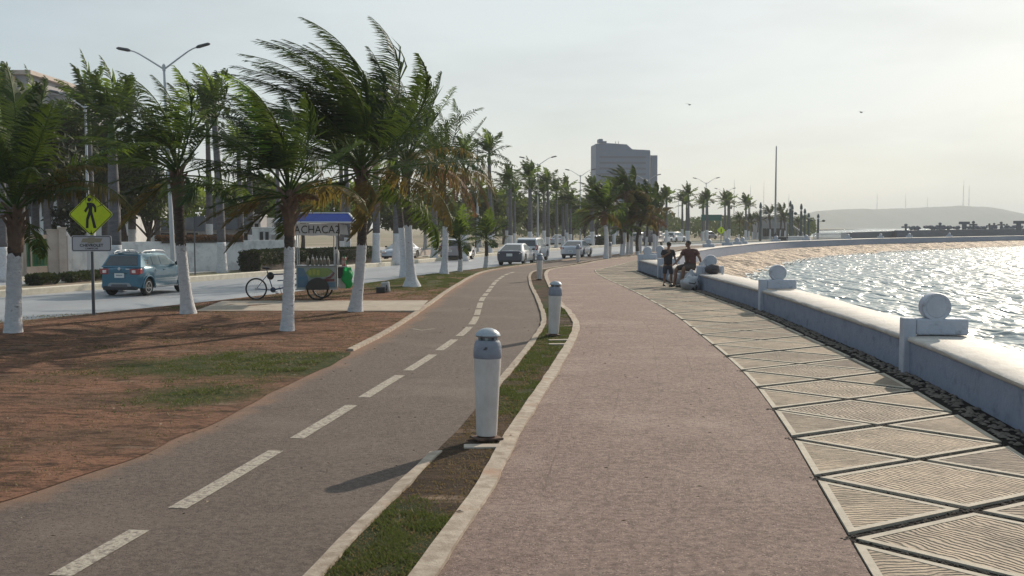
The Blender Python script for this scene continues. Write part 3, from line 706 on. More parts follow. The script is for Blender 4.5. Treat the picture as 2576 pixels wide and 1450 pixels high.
for i in range(ns + 1):
    d = W12.L * i / ns; 
    for j in range(13):
        t = j / 12; q = W12.off(d, .9 + 6.6 * t); z = -.25 - 1.75 * t + .3 * t * (1 - t) + .34 * noise.noise(Vector((d * .55 + t * 5, t * 1.2, 0))) * min(1, t * 4)
        mb.v.append((q.x, q.y, z)); mb.uv[len(mb.v) - 1] = (d, 10 * t)
for i in range(ns):
    for j in range(12):
        k = i * 13 + j; mb.f.append([k, k + 1, k + 14, k + 13]); mb.m.append(0)
kind(mb.build('stone_revetment', revm, smooth=180, fix=False), 'structure')
# broken white water where the swell runs up the apron
fm = mat('sea_foam', (.75, .74, .70), (.8, .8, .78), sc=3, rough=.6, bump=.6, bsc=8)
mb = MB(); rf = random.Random(5)
for i in range(520):
    d = rf.uniform(60, 235); o_ = rf.gauss(5.0, .6); q = W12.off(d, o_); L_ = rf.uniform(.3, 1.8); w = rf.uniform(.05, .16); b0 = len(mb.v); tt = W12.tan(d); nn = W12.nor(d); ph = rf.uniform(0, 9)
    for k in range(6):
        s_ = (k / 5 - .5) * L_; ww = w * math.sin(math.pi * (k + .4) / 5.8)
        for g in (-1, 1):
            p = q + tt * s_ + nn * (g * ww + .12 * math.sin(ph + k)); mb.v.append((p.x, p.y, SEA + .1 + .03 * math.sin(ph + k * 2)))
    for k in range(5): mb.f.append([b0 + 2 * k, b0 + 2 * k + 1, b0 + 2 * k + 3, b0 + 2 * k + 2]); mb.m.append(0)
kind(mb.build('foam', fm, smooth=0, fix=False), 'stuff', 'broken white foam where swell meets the stone apron', 'foam')

# ---------------------------------------------------------------- seawall
def wall(name, c, d0, d1, label, step=.6):
    t = T(name, label, 'wall')
    mb = MB(); sweep(mb, c, [(0, -.6), (0, .52), (.98, .52), (.98, -.6)], d0, d1, step)
    mb.build('wall_body', M['wallfront'], t, smooth=30)
    mb = MB(); sweep(mb, c, [(-.02, .522), (-.04, .545), (-.04, .585), (-.01, .612), (.4, .622), (.97, .612), (1.01, .585), (1.01, .522)], d0, d1, step, wob=.018, seed=len(name))
    mb.build('coping', M['walltop'], t, smooth=50)
    return t
wall('seawall', W1, 0, W1.L, 'long low blue-grey seawall with plastered coping beside the diamond paving')
wall('seawall', W2, 0, W2.L, 'low seawall curving away to the right behind the two people', 1.5)
def make_pillar():
    t = T('parapet_post', 'x', 'pillar')
    # local: +x across the wall towards the sea, y along the wall
    mb = MB(); mb.box((-.0, 0, .445), (.20, .26, .93)); mb.build('post', M['post'], t, bevel=.018)
    mb = MB(); mb.box((.515, 0, .77), (.826, .27, .27)); mb.build('block', M['post'], t, bevel=.03)
    mb = MB(); r = .232; prof = [(0.001, -.13), (r * .72, -.13), (r * .75, -.124), (r * .80, -.13), (r * .96, -.13), (r, -.10), (r, .10), (r * .96, .13), (r * .80, .13), (r * .75, .124), (r * .72, .13), (.001, .13)]
    mb.lathe(prof, 32, Matrix.Translation((.42, 0, .903 + .19)) @ Matrix.Rotation(R(90), 4, 'X'))
    mb.build('disc', M['post'], t, smooth=40)
    return t
pil = make_pillar()
pl = [(W1, W1.near(6.49, 16.9), 'nearest white seawall pillar with round disc, cut close at the right'),
      (W1, W1.near(7.14, 29.4), 'second seawall pillar, white post and disc, alone on the bare wall'),
      (W1, W1.near(7.17, 39.6), 'seawall pillar with the bags piled against it'),
      (W1, W1.near(6.98, 48.8), 'seawall pillar just left of the standing person'),
      (W1, W1.L - .2, 'seawall pillar at the left end of the near wall'),
      (W2, .2, 'seawall pillar at the start of the far wall, behind the wall end'),
      (W2, W2.near(16.7, 90), 'seawall pillar first to the right of the seated person on the far wall'),
      (W2, W2.near(20.2, 99), 'second small pillar right of the seated person on the far wall'),
      (W2, W2.near(22.4, 104), 'left one of the close pair of pillars on the far wall'),
      (W2, W2.near(23.6, 107), 'right one of the close pair of pillars on the far wall'),
      (W2, W2.near(31.5, 125), 'far wall pillar in front of the tall bare flagpole'),
      (W2, W2.near(38.4, 136.5), 'far wall pillar beside the white low block'),
      (W2, W2.near(48.6, 151), 'far wall pillar in front of the white picket fence'),
      (W2, W2.near(58, 164), 'far wall pillar in front of the grey pier wall, left one'),
      (W2, W2.near(65.6, 172), 'far wall pillar in front of the grey pier wall, middle one'),
      (W2, W2.near(77, 184), 'far wall pillar in front of the grey pier wall, rightmost one')]
for i, (c, d, lab) in enumerate(pl):
    p = c.at(d); tn = c.tan(d); rz = math.atan2(tn.y, tn.x) - math.pi / 2
    if i == 0: pil.location = (p.x, p.y, 0); pil.rotation_euler = (0, 0, rz); pil['label'] = lab; pil['group'] = 'pillars along the seawall'
    else: dup(pil, (p.x, p.y, 0), rz, lab, 'pillars along the seawall')
# ---------------------------------------------------------------- palms
def frond_mesh(mb, base, d0, L, nl, leaf, g, wind, r_, mi=0, droop=.35, plume=0, lw=.022, mr=1, stem=.18, ns=14, seg2=True):
    """one feather leaf: a bending rib with leaflets along both sides"""
    p = Vector(base); d = Vector(d0).normalized(); pts = [p.copy()]; ds = [d.copy()]; st = L / ns
    for i in range(ns):
        f = (i + 1) / ns
        d = (d + Vector((0, 0, -g)) * (.4 + f * 1.3) * st + Vector(wind) * st * (.3 + 1.5 * f)).normalized()
        p = p + d * st; pts.append(p.copy()); ds.append(d.copy())
    mb.tube(pts, [.026 * (1 - .85 * i / ns) + .003 for i in range(ns + 1)], 4, mr, False)
    twist = r_.uniform(-.35, .35)
    clump = 0
    for k in range(nl):
        if k % 5 == 0: clump = r_.uniform(-.4, .6)
        t = stem + (1 - stem) * (k + .5) / nl; q = t * ns; i = min(int(q), ns - 1); fr = q - i
        P0 = pts[i].lerp(pts[i + 1], fr); D = ds[i].lerp(ds[i + 1], fr).normalized()
        side = D.cross(Vector((0, 0, 1)))
        if side.length < .15: side = D.cross(Vector((0, 1, 0)))
        side.normalize(); up = side.cross(D)
        side = (side * math.cos(twist) + up * math.sin(twist)).normalized()
        ln = leaf * (math.sin(math.pi * min(1, t * .82 + .18)) * .85 + .15) * r_.uniform(.8, 1.15)
        for s_ in (-1, 1):
            if r_.random() < .09: continue
            fw = .55 + .5 * t
            v = side * s_ + D * fw + up * (r_.uniform(-.12, .2) + (r_.uniform(-plume, plume))) + D * r_.uniform(-.1, .18) + Vector(wind) * (3.0 + r_.uniform(-.8, .8)) + Vector((0, 0, -droop * (.4 + clump)))
            v.normalize()
            v2 = (v + Vector((0, 0, -droop * (1 + .5 * clump) - r_.uniform(0, .35))) + D * .25 + Vector(wind) * 2.0).normalized()
            wv = v.cross(up if abs(v.dot(up)) < .8 else D).normalized() * lw * (.8 + .4 * r_.random())
            m_ = P0 + v * ln * .5; e = m_ + v2 * ln * .5; b0 = len(mb.v)
            mb.v += [tuple(P0 - wv * .5), tuple(P0 + wv * .5), tuple(m_ + wv), tuple(m_ - wv), tuple(e)]
            mb.f.append([b0, b0 + 1, b0 + 2, b0 + 3]); mb.f.append([b0 + 3, b0 + 2, b0 + 4]); mb.m += [mi, mi]
def trunk_path(base, top, bend=.15, n=10, side=(1, 0, 0)):
    base = Vector(base); top = Vector(top); return [base.lerp(top, i / n) + Vector(side) * bend * math.sin(math.pi * i / n) for i in range(n + 1)]
def trunk_parts(root, path, r0, r1, zw, flare, rings=True, bark='bark', white='white', rr=None):
    """bark trunk and its limewashed foot"""
    rr = rr or random.Random(1); top = path[-1].z; ns = 34
    def P(t):
        q = t * (len(path) - 1); i = min(int(q), len(path) - 2); return path[i].lerp(path[i + 1], q - i)
    def rad(z):
        f = z / top; e = flare * math.exp(-z / .28) ; j = .012 * math.sin(z * 34) if rings else 0
        return r0 + (r1 - r0) * f + e + j * .5
    mb = MB(); t0 = zw / top; tb = max(0, t0 - .1 / top); pts = [P(tb + (1 - tb) * i / ns) for i in range(ns + 1)]
    mb.tube(pts, [rad(p.z) - .006 for p in pts], 12, 0, True); mb.build('trunk', M[bark], root, smooth=180)
    if zw > .05:
        mb = MB(); n2 = 22; pts = [P(t0 * i / n2) for i in range(n2 + 1)]; pts[0].z = -.12
        mb.tube(pts, [rad(max(0, p.z)) + .004 * noise.noise(p * 7) for p in pts], 14, 0, False)
        for k_ in range(len(mb.v) - 14, len(mb.v)): v_ = mb.v[k_]; mb.v[k_] = (v_[0], v_[1], v_[2] + rr.uniform(-.07, .05))
        mb.build('painted_foot', M[white], root, smooth=180)
M['lf_br2'] = leafmat('bright_new_leaf', (.10, .19, .03), (.14, .24, .04), tr=(.4, .55, .06), tfac=.5)
LF = ['lf_dk', 'lf_gr', 'lf_yl', 'lf_br', 'lf_br2']
def coconut(name, label, base, crown, Lf, nf, seed, zw=1.85, r0=.15, flare=.13, wind=(-.34, -.02, .06), bend=.12, split=True, nl=56, leaf=.66, extra=(), yel=.3, g=.24, group='coconut palms along the bike path', lw=.02, clear=False):
    r_ = random.Random(seed); root = T(name, label, 'palm tree', (base[0], base[1], 0), 0, group)
    top = Vector(crown) - Vector((base[0], base[1], 0)); path = trunk_path((0, 0, 0), top, bend)
    trunk_parts(root, path, r0, r0 * .86, zw, flare, rr=r_)
    mb = MB()
    for i in range(14):      # old leaf bases round the heart
        a = i * 2.4; h = -.45 + .6 * i / 14; q = top + Vector((math.cos(a) * .07, math.sin(a) * .07, h - .1))
        mb.tube([q, q + Vector((math.cos(a) * .09, math.sin(a) * .09, .22)), q + Vector((math.cos(a) * .2, math.sin(a) * .2, .36))], [.07, .05, .02], 6)
    mb.tube([top + Vector((0, 0, -.8)), top + Vector((0, 0, -.3)), top + Vector((0, 0, .25))], [r0 * .9, r0 * 1.1, .06], 10)
    mb.build('leaf_bases', M['boot'], root, smooth=50)
    allmb = MB()
    specs = []
    for i in range(nf):
        a = i * 2.39996 + r_.uniform(-.25, .25); f = i / (nf - 1)
        el = R(83 - 104 * f ** 1.0 + r_.uniform(-8, 8)); L = Lf * (.8 + .28 * math.sin(math.pi * (f * .8 + .2))) * r_.uniform(.88, 1.08)
        if f > .8 and r_.random() < yel * 1.6: mi = 3 if r_.random() < .5 else 2
        elif f > .5 and r_.random() < yel: mi = 2
        else: mi = 1 if r_.random() < .22 else 0
        if clear and math.cos(a) > .2 and el < R(12): continue
        specs.append((a, el, L, mi))
    for (ax, el, L, mi) in extra: specs.append((R(ax), R(el), Lf * L, mi))
    for a, el, L, mi in specs:
        d0 = (math.cos(a) * math.cos(el), math.sin(a) * math.cos(el), math.sin(el))
        mb = MB() if split else allmb
        b = top + Vector((d0[0] * .08, d0[1] * .08, .05 + .25 * max(0, math.sin(el))))
        gg = g * (2.1 if mi in (2, 3) else 1.0)
        frond_mesh(mb, b, d0, L, nl, leaf * (L / Lf), gg, wind, r_, 0 if split else mi, .9 if mi in (2, 3) else .5, 0, lw, 1 if split else mi)
        if split: mb.build('frond', [M[LF[mi]], M['boot'] if mi == 3 else M['lf_gr']], root, smooth=0, fix=False)
    if not split: allmb.build('crown', [M[k] for k in LF], root, smooth=0, fix=False)
    return root
def pc(px, py, ref): q = at(px, py, ref.y); return (q.x, q.y, q.z)
b0 = G(33, 840, .02); coconut('coconut_palm', 'coconut palm with a long frond arching over the pedestrian sign', b0, pc(38, 545, b0), 2.6, 22, 11, 1.8, .17, .05, clear=True, extra=((5, 40, 1.3, 1), (-8, 36, 1.2, 2), (25, 66, 1.1, 0), (-6, 46, .95, 2), (160, 75, 1, 0), (60, 84, 1.2, 0), (10, 74, 1.1, 0)), wind=(-.08, -.02, .02), bend=.0, yel=.2)
b1 = G(474, 791, .02); coconut('coconut_palm', 'coconut palm with a flared white foot beside the blue hatchback', b1, pc(446, 448, b1), 2.8, 23, 23, 1.95, .15, .11, wind=(-.30, -.03, .04), bend=-.05, yel=.15, extra=((172, 62, 1.15, 0), (185, 40, 1.1, 1), (178, 75, 1.2, 0), (195, 20, 1.0, 1)))
b2 = G(722, 836, .02); coconut('coconut_palm', 'slim coconut palm with a bright upright new frond in front of the food cart', b2, pc(727, 505, b2), 2.5, 21, 36, 1.95, .135, .05, clear=True, wind=(-.28, -.02, .04), bend=.03, yel=.15, extra=((130, 87, 1.2, 4), (150, 86, 1.25, 4), (110, 85, 1.1, 4), (160, 80, 1.0, 1), (182, 55, 1.15, 0), (190, 35, 1.1, 0), (-40, 10, .45, 3)))
b3 = G(893, 785, .03); coconut('coconut_palm', 'tallest coconut palm, crown blown sideways, leaning white foot near the path', b3, pc(909, 440, b3), 4.3, 32, 42, 1.95, .15, .10, wind=(-.32, -.03, .08), bend=.10, leaf=.95, nl=68, lw=.024, g=.15, extra=((140, 84, 1.12, 0), (160, 76, 1.12, 0), (175, 64, 1.1, 0), (185, 52, 1.05, 0), (200, 38, 1.0, 0), (60, 84, 1.02, 0), (170, 24, 1.0, 0), (178, 8, .9, 0), (90, 86, 1.05, 0), (20, 80, .9, 0), (195, 68, 1.05, 0), (165, 45, 1.05, 0), (0, 60, .8, 0), (15, 40, .75, 0)), yel=.1)
b4 = G(1036, 722, .03); coconut('coconut_palm', 'coconut palm with a wide flared white foot and drooping brownish fronds', b4, pc(1022, 420, b4), 3.7, 30, 57, 2.45, .16, .30, wind=(-.16, -.02, .03), bend=-.03, leaf=.78, nl=50, extra=((5, 35, 1.15, 2), (-12, 20, 1.1, 2), (10, 10, 1.05, 3), (20, 55, 1.0, 1), (120, 84, 1.2, 0), (70, 80, 1.15, 0), (30, 70, 1.05, 0), (40, 82, 1.2, 1), (0, 62, 1, 0)), yel=.45)
b5 = G(1117, 690, .03); coconut('coconut_palm', 'coconut palm with a straight narrow white foot left of the young palms', b5, pc(1112, 440, b5), 3.3, 22, 66, 2.4, .16, .14, wind=(-.2, -.02, .03), split=False, extra=((5, 20, 1, 2), (-8, 5, 1, 3)), yel=.6)
b6 = G(1016, 690, .03); coconut('coconut_palm', 'coconut palm half hidden behind the wide-footed one', b6, pc(985, 395, b6), 3.6, 24, 71, 2.4, .16, .1, wind=(-.22, -.02, .04), split=False, leaf=.8, extra=((60, 85, 1.2, 0), (20, 78, 1.1, 0)))
bA = G(1524, 651, .03); cocoA = coconut('coconut_palm', 'windswept coconut palm in front of the tower, first in its clump', bA, pc(1519, 538, bA), 2.3, 26, 81, 2.5, .17, .1, wind=(-.34, -.02, .02), split=False, leaf=.9, nl=34, lw=.04, group='coconut palms along the bike path')
bB = G(1604, 640, .03); cocoB = coconut('coconut_palm', 'coconut palm with a leaning dark trunk and bright swept crown before the tower', bB, pc(1622, 540, bB), 2.75, 32, 93, .3, .15, .05, wind=(-.36, -.02, .03), split=False, leaf=1.0, nl=36, lw=.05, bend=-.3, g=.12, extra=((160, 75, 1.1, 1), (175, 60, 1.1, 1), (120, 85, 1.1, 1), (140, 80, 1.05, 1)))
# young palms
def young(name, label, base, h, L, seed, brown=False):
    r_ = random.Random(seed); root = T(name, label, 'young palm', (base.x, base.y, 0), 0, 'young palms at the road edge')
    path = trunk_path((0, 0, 0), (r_.uniform(-.05, .05), 0, h), .05); trunk_parts(root, path, .13, .10, h * .42, .02)
    mb = MB()
    for i in range(13):
        a = i * 2.4; el = R(82 - 7.5 * i)
        d0 = (math.cos(a) * math.cos(el), math.sin(a) * math.cos(el), math.sin(el))
        frond_mesh(mb, (path[-1].x, 0, h - .05), d0, L * r_.uniform(.85, 1.1), 30, .55, .45, (-.08, 0, 0), r_, (0 if i % 3 else 1) if not brown else (2 if i % 2 else 1), .35, .2, .03, 1, .2)
    mb.build('crown', [M[k] for k in LF], root, smooth=0, fix=False); return root
young('young_palm', 'young palm with a dark stem, standing nearest the white coconut palm foot', G(1157, 684, .02), 1.65, 1.9, 1)
young('young_palm', 'young palm with a ragged stem behind the dark-backed coupe', G(1221, 675, .02), 1.75, 1.7, 2)
young('young_palm', 'young yellowish palm between the windswept palms', G(1563, 642, .02), 2.3, 2.2, 3, True)
young('young_palm', 'young dark-stemmed palm beside the yellowish young palm', G(1578, 640, .02), 2.6, 2.0, 4)

# royal palms ------------------------------------------------------------
def royal_crown(seed, L=2.7, nf=15, dense=30, wind=(-.2, 0, .02), lw=.045, leaf=.68):
    r_ = random.Random(seed); mb = MB()
    for i in range(nf):
        a = i * 2.39996 + r_.uniform(-.2, .2); f = i / (nf - 1); el = R(86 - 88 * f + r_.uniform(-6, 6))
        d0 = (math.cos(a) * math.cos(el), math.sin(a) * math.cos(el), math.sin(el))
        frond_mesh(mb, (d0[0] * .08, d0[1] * .08, 1.0), d0, L * r_.uniform(.85, 1.08), dense, leaf, .34, wind, r_, 0 if r_.random() < .85 else 1, .4, .4, lw, 1, .12, 12)
    return mb
def royal(name, label, h, zw, seed, r0=.27, crown=None, group='royal palms on the median', **k):
    root = T(name, label, 'royal palm', (0, 0, 0), 0, group); H = h - 1.0
    rr = random.Random(seed)
    def rad(z):
        f = z / H; return r0 * (1.0 + .12 * math.sin(math.pi * min(1, f * 1.15)) - .28 * f) + .17 * r0 / .27 * math.exp(-z / .35)
    mb = MB(); n = 22; pts = [Vector((.04 * math.sin(z_ * .5), 0, zw + (H - zw) * i / n)) for i in range(n + 1) for z_ in (zw + (H - zw) * i / n,)]
    mb.tube(pts, [rad(p.z) - .008 for p in pts], 12); mb.build('trunk', M['royal'], root, smooth=180)
    mb = MB(); pts = [Vector((.04 * math.sin(zw * i / 10 * .5), 0, zw * i / 10)) for i in range(11)]; 
    rs_ = [rad(p.z) for p in pts]; pts[0].z = -.15
    mb.tube(pts, rs_, 14); mb.build('painted_foot', M['white'], root, smooth=180)
    mb = MB(); x = .04 * math.sin(H * .5); mb.tube([(x, 0, H - .02), (x, 0, H + .2), (x, 0, H + .9), (x, 0, H + 1.25)], [rad(H) * .9, rad(H) * 1.05, .11, .05], 10); mb.build('crownshaft', M['shaft'], root, smooth=180)
    cm = crown or royal_crown(seed, **k); c = cm.build('crown', [M['lf_dk'], M['lf_gr']], root, smooth=0, fix=False, loc=(x, 0, H - .05))
    return root
def put(o, x, y, rz=0): o.location = (x, y, 0); o.rotation_euler = (0, 0, rz); return o
royA = royal('royal_palm', 'thick royal palm trunk behind the blue hatchback', 6.4, 1.7, 101, .25, L=2.5)
royB = royal('royal_palm', 'royal palm with a white flared foot just left of the clipped hedge', 8.6, 1.6, 102, .22, L=2.5)
royC = royal('royal_palm', 'royal palm with a pale flared foot right of the hedge end', 8.6, 2.0, 103, .24, L=2.6)
def rp_(src, px, py, hz, label, group='royal palms on the median', Z=None, rz=0, tilt=None):
    q = G(px, py, 0) if Z is None else Vector((at(px, 571, Z).x, Z, 0))
    base_h = {'A': 6.4, 'B': 8.6, 'C': 8.6}[src]; o = {'A': royA, 'B': royB, 'C': royC}[src]; s_ = hz / base_h; w_ = min(1.05, s_ ** .5) * (.9 if src == 'A' else 1)
    return dup(o, (q.x, q.y, 0), rz, label, group, (w_, w_, s_), tilt)
q = G(289, 727); put(royA, q.x, q.y); q = G(559, 687); put(royB, q.x, q.y); royB.rotation_euler = (0, -.03, 0)
q = G(946, 664); put(royC, q.x, q.y)
royA['label'] = 'thick royal palm with pale trunk rising behind the blue hatchback'
rl = [('B', 8, 704, 8.0, 'royal palm with a white foot at the very left of the median', None),
      ('C', 1092, 653, 7.6, 'royal palm with a white foot just left of the grey minivan', None),
      ('A', 1166, 0, 7.0, 'royal palm rising behind the two young palms', 76),
      ('B', 1232, 640, 8.8, 'tall royal palm with a white foot between the minivan and the coupe', None),
      ('C', 1283, 0, 6.8, 'royal palm with a short white foot directly above the dark-backed coupe', 100),
      ('A', 1335, 0, 6.2, 'royal palm standing above the white wagon roof', 112),
      ('B', 1378, 628, 7.0, 'royal palm with a white foot just right of the white wagon', None),
      ('C', 1416, 0, 5.4, 'bright green royal palm above the silver-blue sedan', 122),
      ('A', 997, 663, 7.4, 'royal palm foot seen through the flared coconut palm group', None),
      ('B', 860, 0, 7.4, 'paired royal palm trunk behind the blue canopy, slimmer one', 75),
      ('C', 873, 0, 7.2, 'paired royal palm trunk behind the blue canopy, thicker one', 70)]
for s_, px, py, h, lab, Z in rl: rp_(s_, px, py, h, lab, Z=Z, rz=0)
yl = [('A', 88, 8.6, 62, 'dark yard palm behind the green gate'), ('B', 153, 8.0, 64, 'yard palm between the gate pillars'), ('C', 331, 9.6, 68, 'pale slim yard palm behind the white wall'),
      ('A', 526, 9.8, 74, 'slim yard palm behind the flower-topped wall'), ('B', 604, 7.8, 71, 'yard palm beside the white gatehouse'), ('C', 630, 7.8, 77, 'yard palm close behind the gatehouse wall'),
      ('C', 20, 8.2, 58, 'yard palm in front of the tall concrete block'), ('A', 228, 9.0, 60, 'yard palm standing behind the pole of the pedestrian sign'), ('B', 700, 8.0, 82, 'yard palm behind the gatehouse roof'),
      ('A', 52, 7.4, 57, 'short-crowned yard palm over the green gate lintel'), ('C', 118, 7.2, 59, 'leafy yard palm crowding the pale gate pillar'), ('A', 186, 7.6, 61, 'yard palm with a low crown just left of the pedestrian sign'), ('B', 262, 7.0, 66, 'low-crowned yard palm just right of the pedestrian sign'), ('C', 395, 7.8, 72, 'slender yard palm left of the tall double-armed lamp')]
for s_, px, h, Z, lab in yl: rp_(s_, px, 0, h, lab, 'royal palms in the walled yards', Z, rz=0)
# dense rows of palms further along the road
rr = random.Random(31); n = 0
farA = royal('royal_palm', 'distant royal palm in the long pale-trunked row along the road', 7.4, 1.9, 111, .22, royal_crown(111, 2.3, 12, 14, lw=.10, leaf=.7), 'distant royal palms lining the road')
farB = royal('royal_palm', 'distant royal palm in the long pale-trunked row along the road', 6.6, 1.9, 112, .22, royal_crown(112, 2.1, 11, 14, lw=.10, leaf=.7), 'distant royal palms lining the road')
cnt = 0
for i in range(46):
    d = cFE.near(-1.6, 90) + 18 + (i // 3) * 7.5; off = (-1.6, -9.0, -13.5)[i % 3]
    if d > cFE.L - 2: break
    p = cFE.off(d, off + rr.uniform(-.5, .5))
    if p.x / p.y * FP + 1288 > 1885: continue
    s_ = rr.uniform(.8, 1.05); cnt += 1
    if cnt == 1: put(farA, p.x, p.y); continue
    if cnt == 2: put(farB, p.x, p.y); continue
    dup(farA if i % 2 else farB, (p.x, p.y, 0), rr.uniform(-.5, .5), None, None, s_)
farC = coconut('coconut_palm', 'distant coconut palm in the row between road and promenade', (0, 0), (.3, 0, 5.2), 2.7, 22, 121, 1.9, .16, .08, wind=(-.5, -.02, .02), split=False, leaf=.8, nl=32, lw=.045, group='distant coconut palms between road and promenade')
farD = coconut('coconut_palm', 'distant coconut palm in the row between road and promenade', (0, 0), (-.2, 0, 4.4), 2.4, 20, 122, 1.9, .16, .08, wind=(-.5, -.02, .02), split=False, leaf=.7, nl=32, lw=.045, group='distant coconut palms between road and promenade')
n = 0
cc = offc(cNR, .9)
for i in range(20):
    d = cc.near(8.5, 87) + 1 + i * (3.6 if i < 7 else 9)
    if d > cc.L - 2: break
    p = cc.off(d, rr.uniform(-.3, .3))
    if p.x / p.y * FP + 1288 > 1840: break
    sc_ = rr.uniform(.74, .9) if i < 7 else rr.uniform(.6, .8)
    if i == 0: put(farC, p.x, p.y); continue
    if i == 1: put(farD, p.x, p.y); continue
    dup(farC if i % 2 else farD, (p.x, p.y, 0), rr.uniform(-.4, .4), None, None, sc_)
# palms by the pavilion
pav = [(1873, 572, 545, 178, 'C'), (1893, 560, 538, 190, 'D'), (1905, 560, 533, 196, 'C'), (1938, 560, 520, 200, 'D'), (1962, 560, 512, 205, 'C'), (1975, 560, 530, 195, 'D'), (2010, 560, 548, 205, 'D'), (1858, 560, 533, 165, 'C')]
for i, (px, _, pt, Z, k) in enumerate(pav):
    q = at(px, pt, Z); h = {'C': 7.4, 'D': 6.2}[k]
    dup(farC if k == 'C' else farD, (q.x, q.y, 0), rr.uniform(-.3, .3), 'small windblown palm beside the grey pavilion by the bay', 'palms around the bay pavilion', q.z / h)

# ---------------------------------------------------------------- broad trees
def tree(name, label, x, y, h, rad, nl, seed, leaf='lf_tree', trunk_h=.35, ls=.2, zc=None, group='broad trees behind the road', flat=.8, cat='tree'):
    r_ = random.Random(seed); root = T(name, label, cat, (x, y, 0), r_.uniform(0, 6), group)
    th = h * trunk_h; mb = MB(); mb.tube([(0, 0, -.2), (.1, 0, th * .6), (0, .1, th)], [.035 * h, .026 * h, .022 * h], 8)
    cl = []
    for i in range(15):
        a = i * 2.4; el = r_.uniform(.1, 1.35); rr_ = rad * r_.uniform(.35, .85)
        c = Vector((math.cos(a) * math.cos(el) * rr_, math.sin(a) * math.cos(el) * rr_, th + (h - th) * (.25 + .55 * math.sin(el)) * r_.uniform(.8, 1.05)))
        cl.append((c, rad * r_.uniform(.26, .46)))
        mb.tube([(0, 0, th * .85), c * .5 + Vector((0, 0, th * .45)), c], [.016 * h, .009 * h, .003 * h], 5)
    mb.build('trunk', M['bark'], root, smooth=180)
    mb = MB()
    for i in range(nl):
        c, cr = cl[r_.randrange(len(cl))]; d = Vector((r_.gauss(0, 1), r_.gauss(0, 1), r_.gauss(0, 1))).normalized() * cr * r_.random() ** .35
        d.z *= flat; p = c + d; u = Vector((r_.gauss(0, 1), r_.gauss(0, 1), r_.gauss(0, 1))).normalized(); v = u.orthogonal().normalized(); s_ = ls * r_.uniform(.6, 1.3)
        b_ = len(mb.v); mb.v += [tuple(p - u * s_), tuple(p + v * s_ * .45), tuple(p + u * s_), tuple(p - v * s_ * .45)]; mb.f.append([b_, b_ + 1, b_ + 2, b_ + 3]); mb.m.append(0)
    mb.build('crown', M[leaf], root, smooth=0, fix=False); return root
bx = lambda px, Z: at(px, 571, Z).x
tree('shade_tree', 'tall dense dark tree behind the green gate', bx(60, 60), 60, 9.6, 4.6, 8000, 1, 'lf_dkt', .46, .26, flat=.9, group='dark trees in the walled yards')
tree('shade_tree', 'dense dark tree behind the shorter double-armed lamp', bx(205, 64), 64, 8.6, 4.2, 8000, 2, 'lf_dkt', .46, .26, flat=.9, group='dark trees in the walled yards')
tree('shade_tree', 'dense dark tree behind the crown of the palm beside the hatchback', bx(310, 70), 70, 7.4, 3.8, 6000, 3, 'lf_dkt', .42, .26, flat=.9, group='dark trees in the walled yards')
tree('shade_tree', 'dark rounded shrub-like tree in front of the white two-storey house', bx(178, 60), 60, 4.4, 1.5, 1500, 4, 'lf_dkt', .2, .16, group='dark trees in the walled yards')
tree('shade_tree', 'green leafy tree right of the pedestrian sign', bx(375, 66), 66, 5.6, 2.1, 1800, 5, 'lf_tree', .35, .18, group='dark trees in the walled yards')
tree('shade_tree', 'dark tree behind the slim cart-side palm crown', bx(640, 92), 92, 7.6, 4.2, 4200, 12, 'lf_tree', .25, .3, group='dark trees in the walled yards')
lt = tree('light_tree', 'light green leafy tree behind the low grey building', bx(420, 100), 100, 6.6, 3.2, 2600, 6, 'lf_lite', .3, .26, group='light green trees behind the low building')
for px, Z, k, lab in ((480, 98, 1.0, 'light green tree over the middle of the grey roof'), (570, 102, .95, 'light green tree over the end of the grey roof'), (760, 90, 1.0, 'light green tree behind the blue canopy'), (850, 95, 1.05, 'light green tree behind the hanging banner end')):
    dup(lt, (bx(px, Z), Z, 0), px, lab, None, k)
bt = tree('shade_tree', 'x', bx(1000, 105), 105, 6.4, 4.0, 3000, 7, 'lf_tree', .3, .3)
bt['label'] = 'broad tree behind the wide-footed coconut palm'
wl = [(1090, 110, 1.0, 'broad tree behind the grey minivan roof'), (1200, 125, 1.15, 'round tree under the tall royal palm crown'), (1268, 150, 1.25, 'bushy tree left of the short-footed royal palm'), (1330, 165, 1.1, 'broad tree behind the white wagon'),
      (1440, 160, 1.15, 'broad tree behind the silver-blue sedan'), (1500, 170, 1.2, 'tree at the foot of the tower, left of the windswept palms'), (920, 100, 1.0, 'broad tree behind the tallest coconut palm trunk'), (1390, 190, 1.2, 'hazy tree between two royal palm trunks'), (1560, 200, 1.1, 'hazy tree at the tower base')]
for px, Z, k, lab in wl: dup(bt, (bx(px, Z), Z, 0), px * .7, lab, None, k)
lt2 = [(1150, 118, .75, 'light green shrubby tree near the young palms'), (1240, 135, .8, 'light green tree over the coupe roof'), (1470, 150, .8, 'light green tree behind the sedan roof')]
for px, Z, k, lab in lt2: dup(lt, (bx(px, Z), Z, 0), px, lab, 'light green trees behind the cars', k)
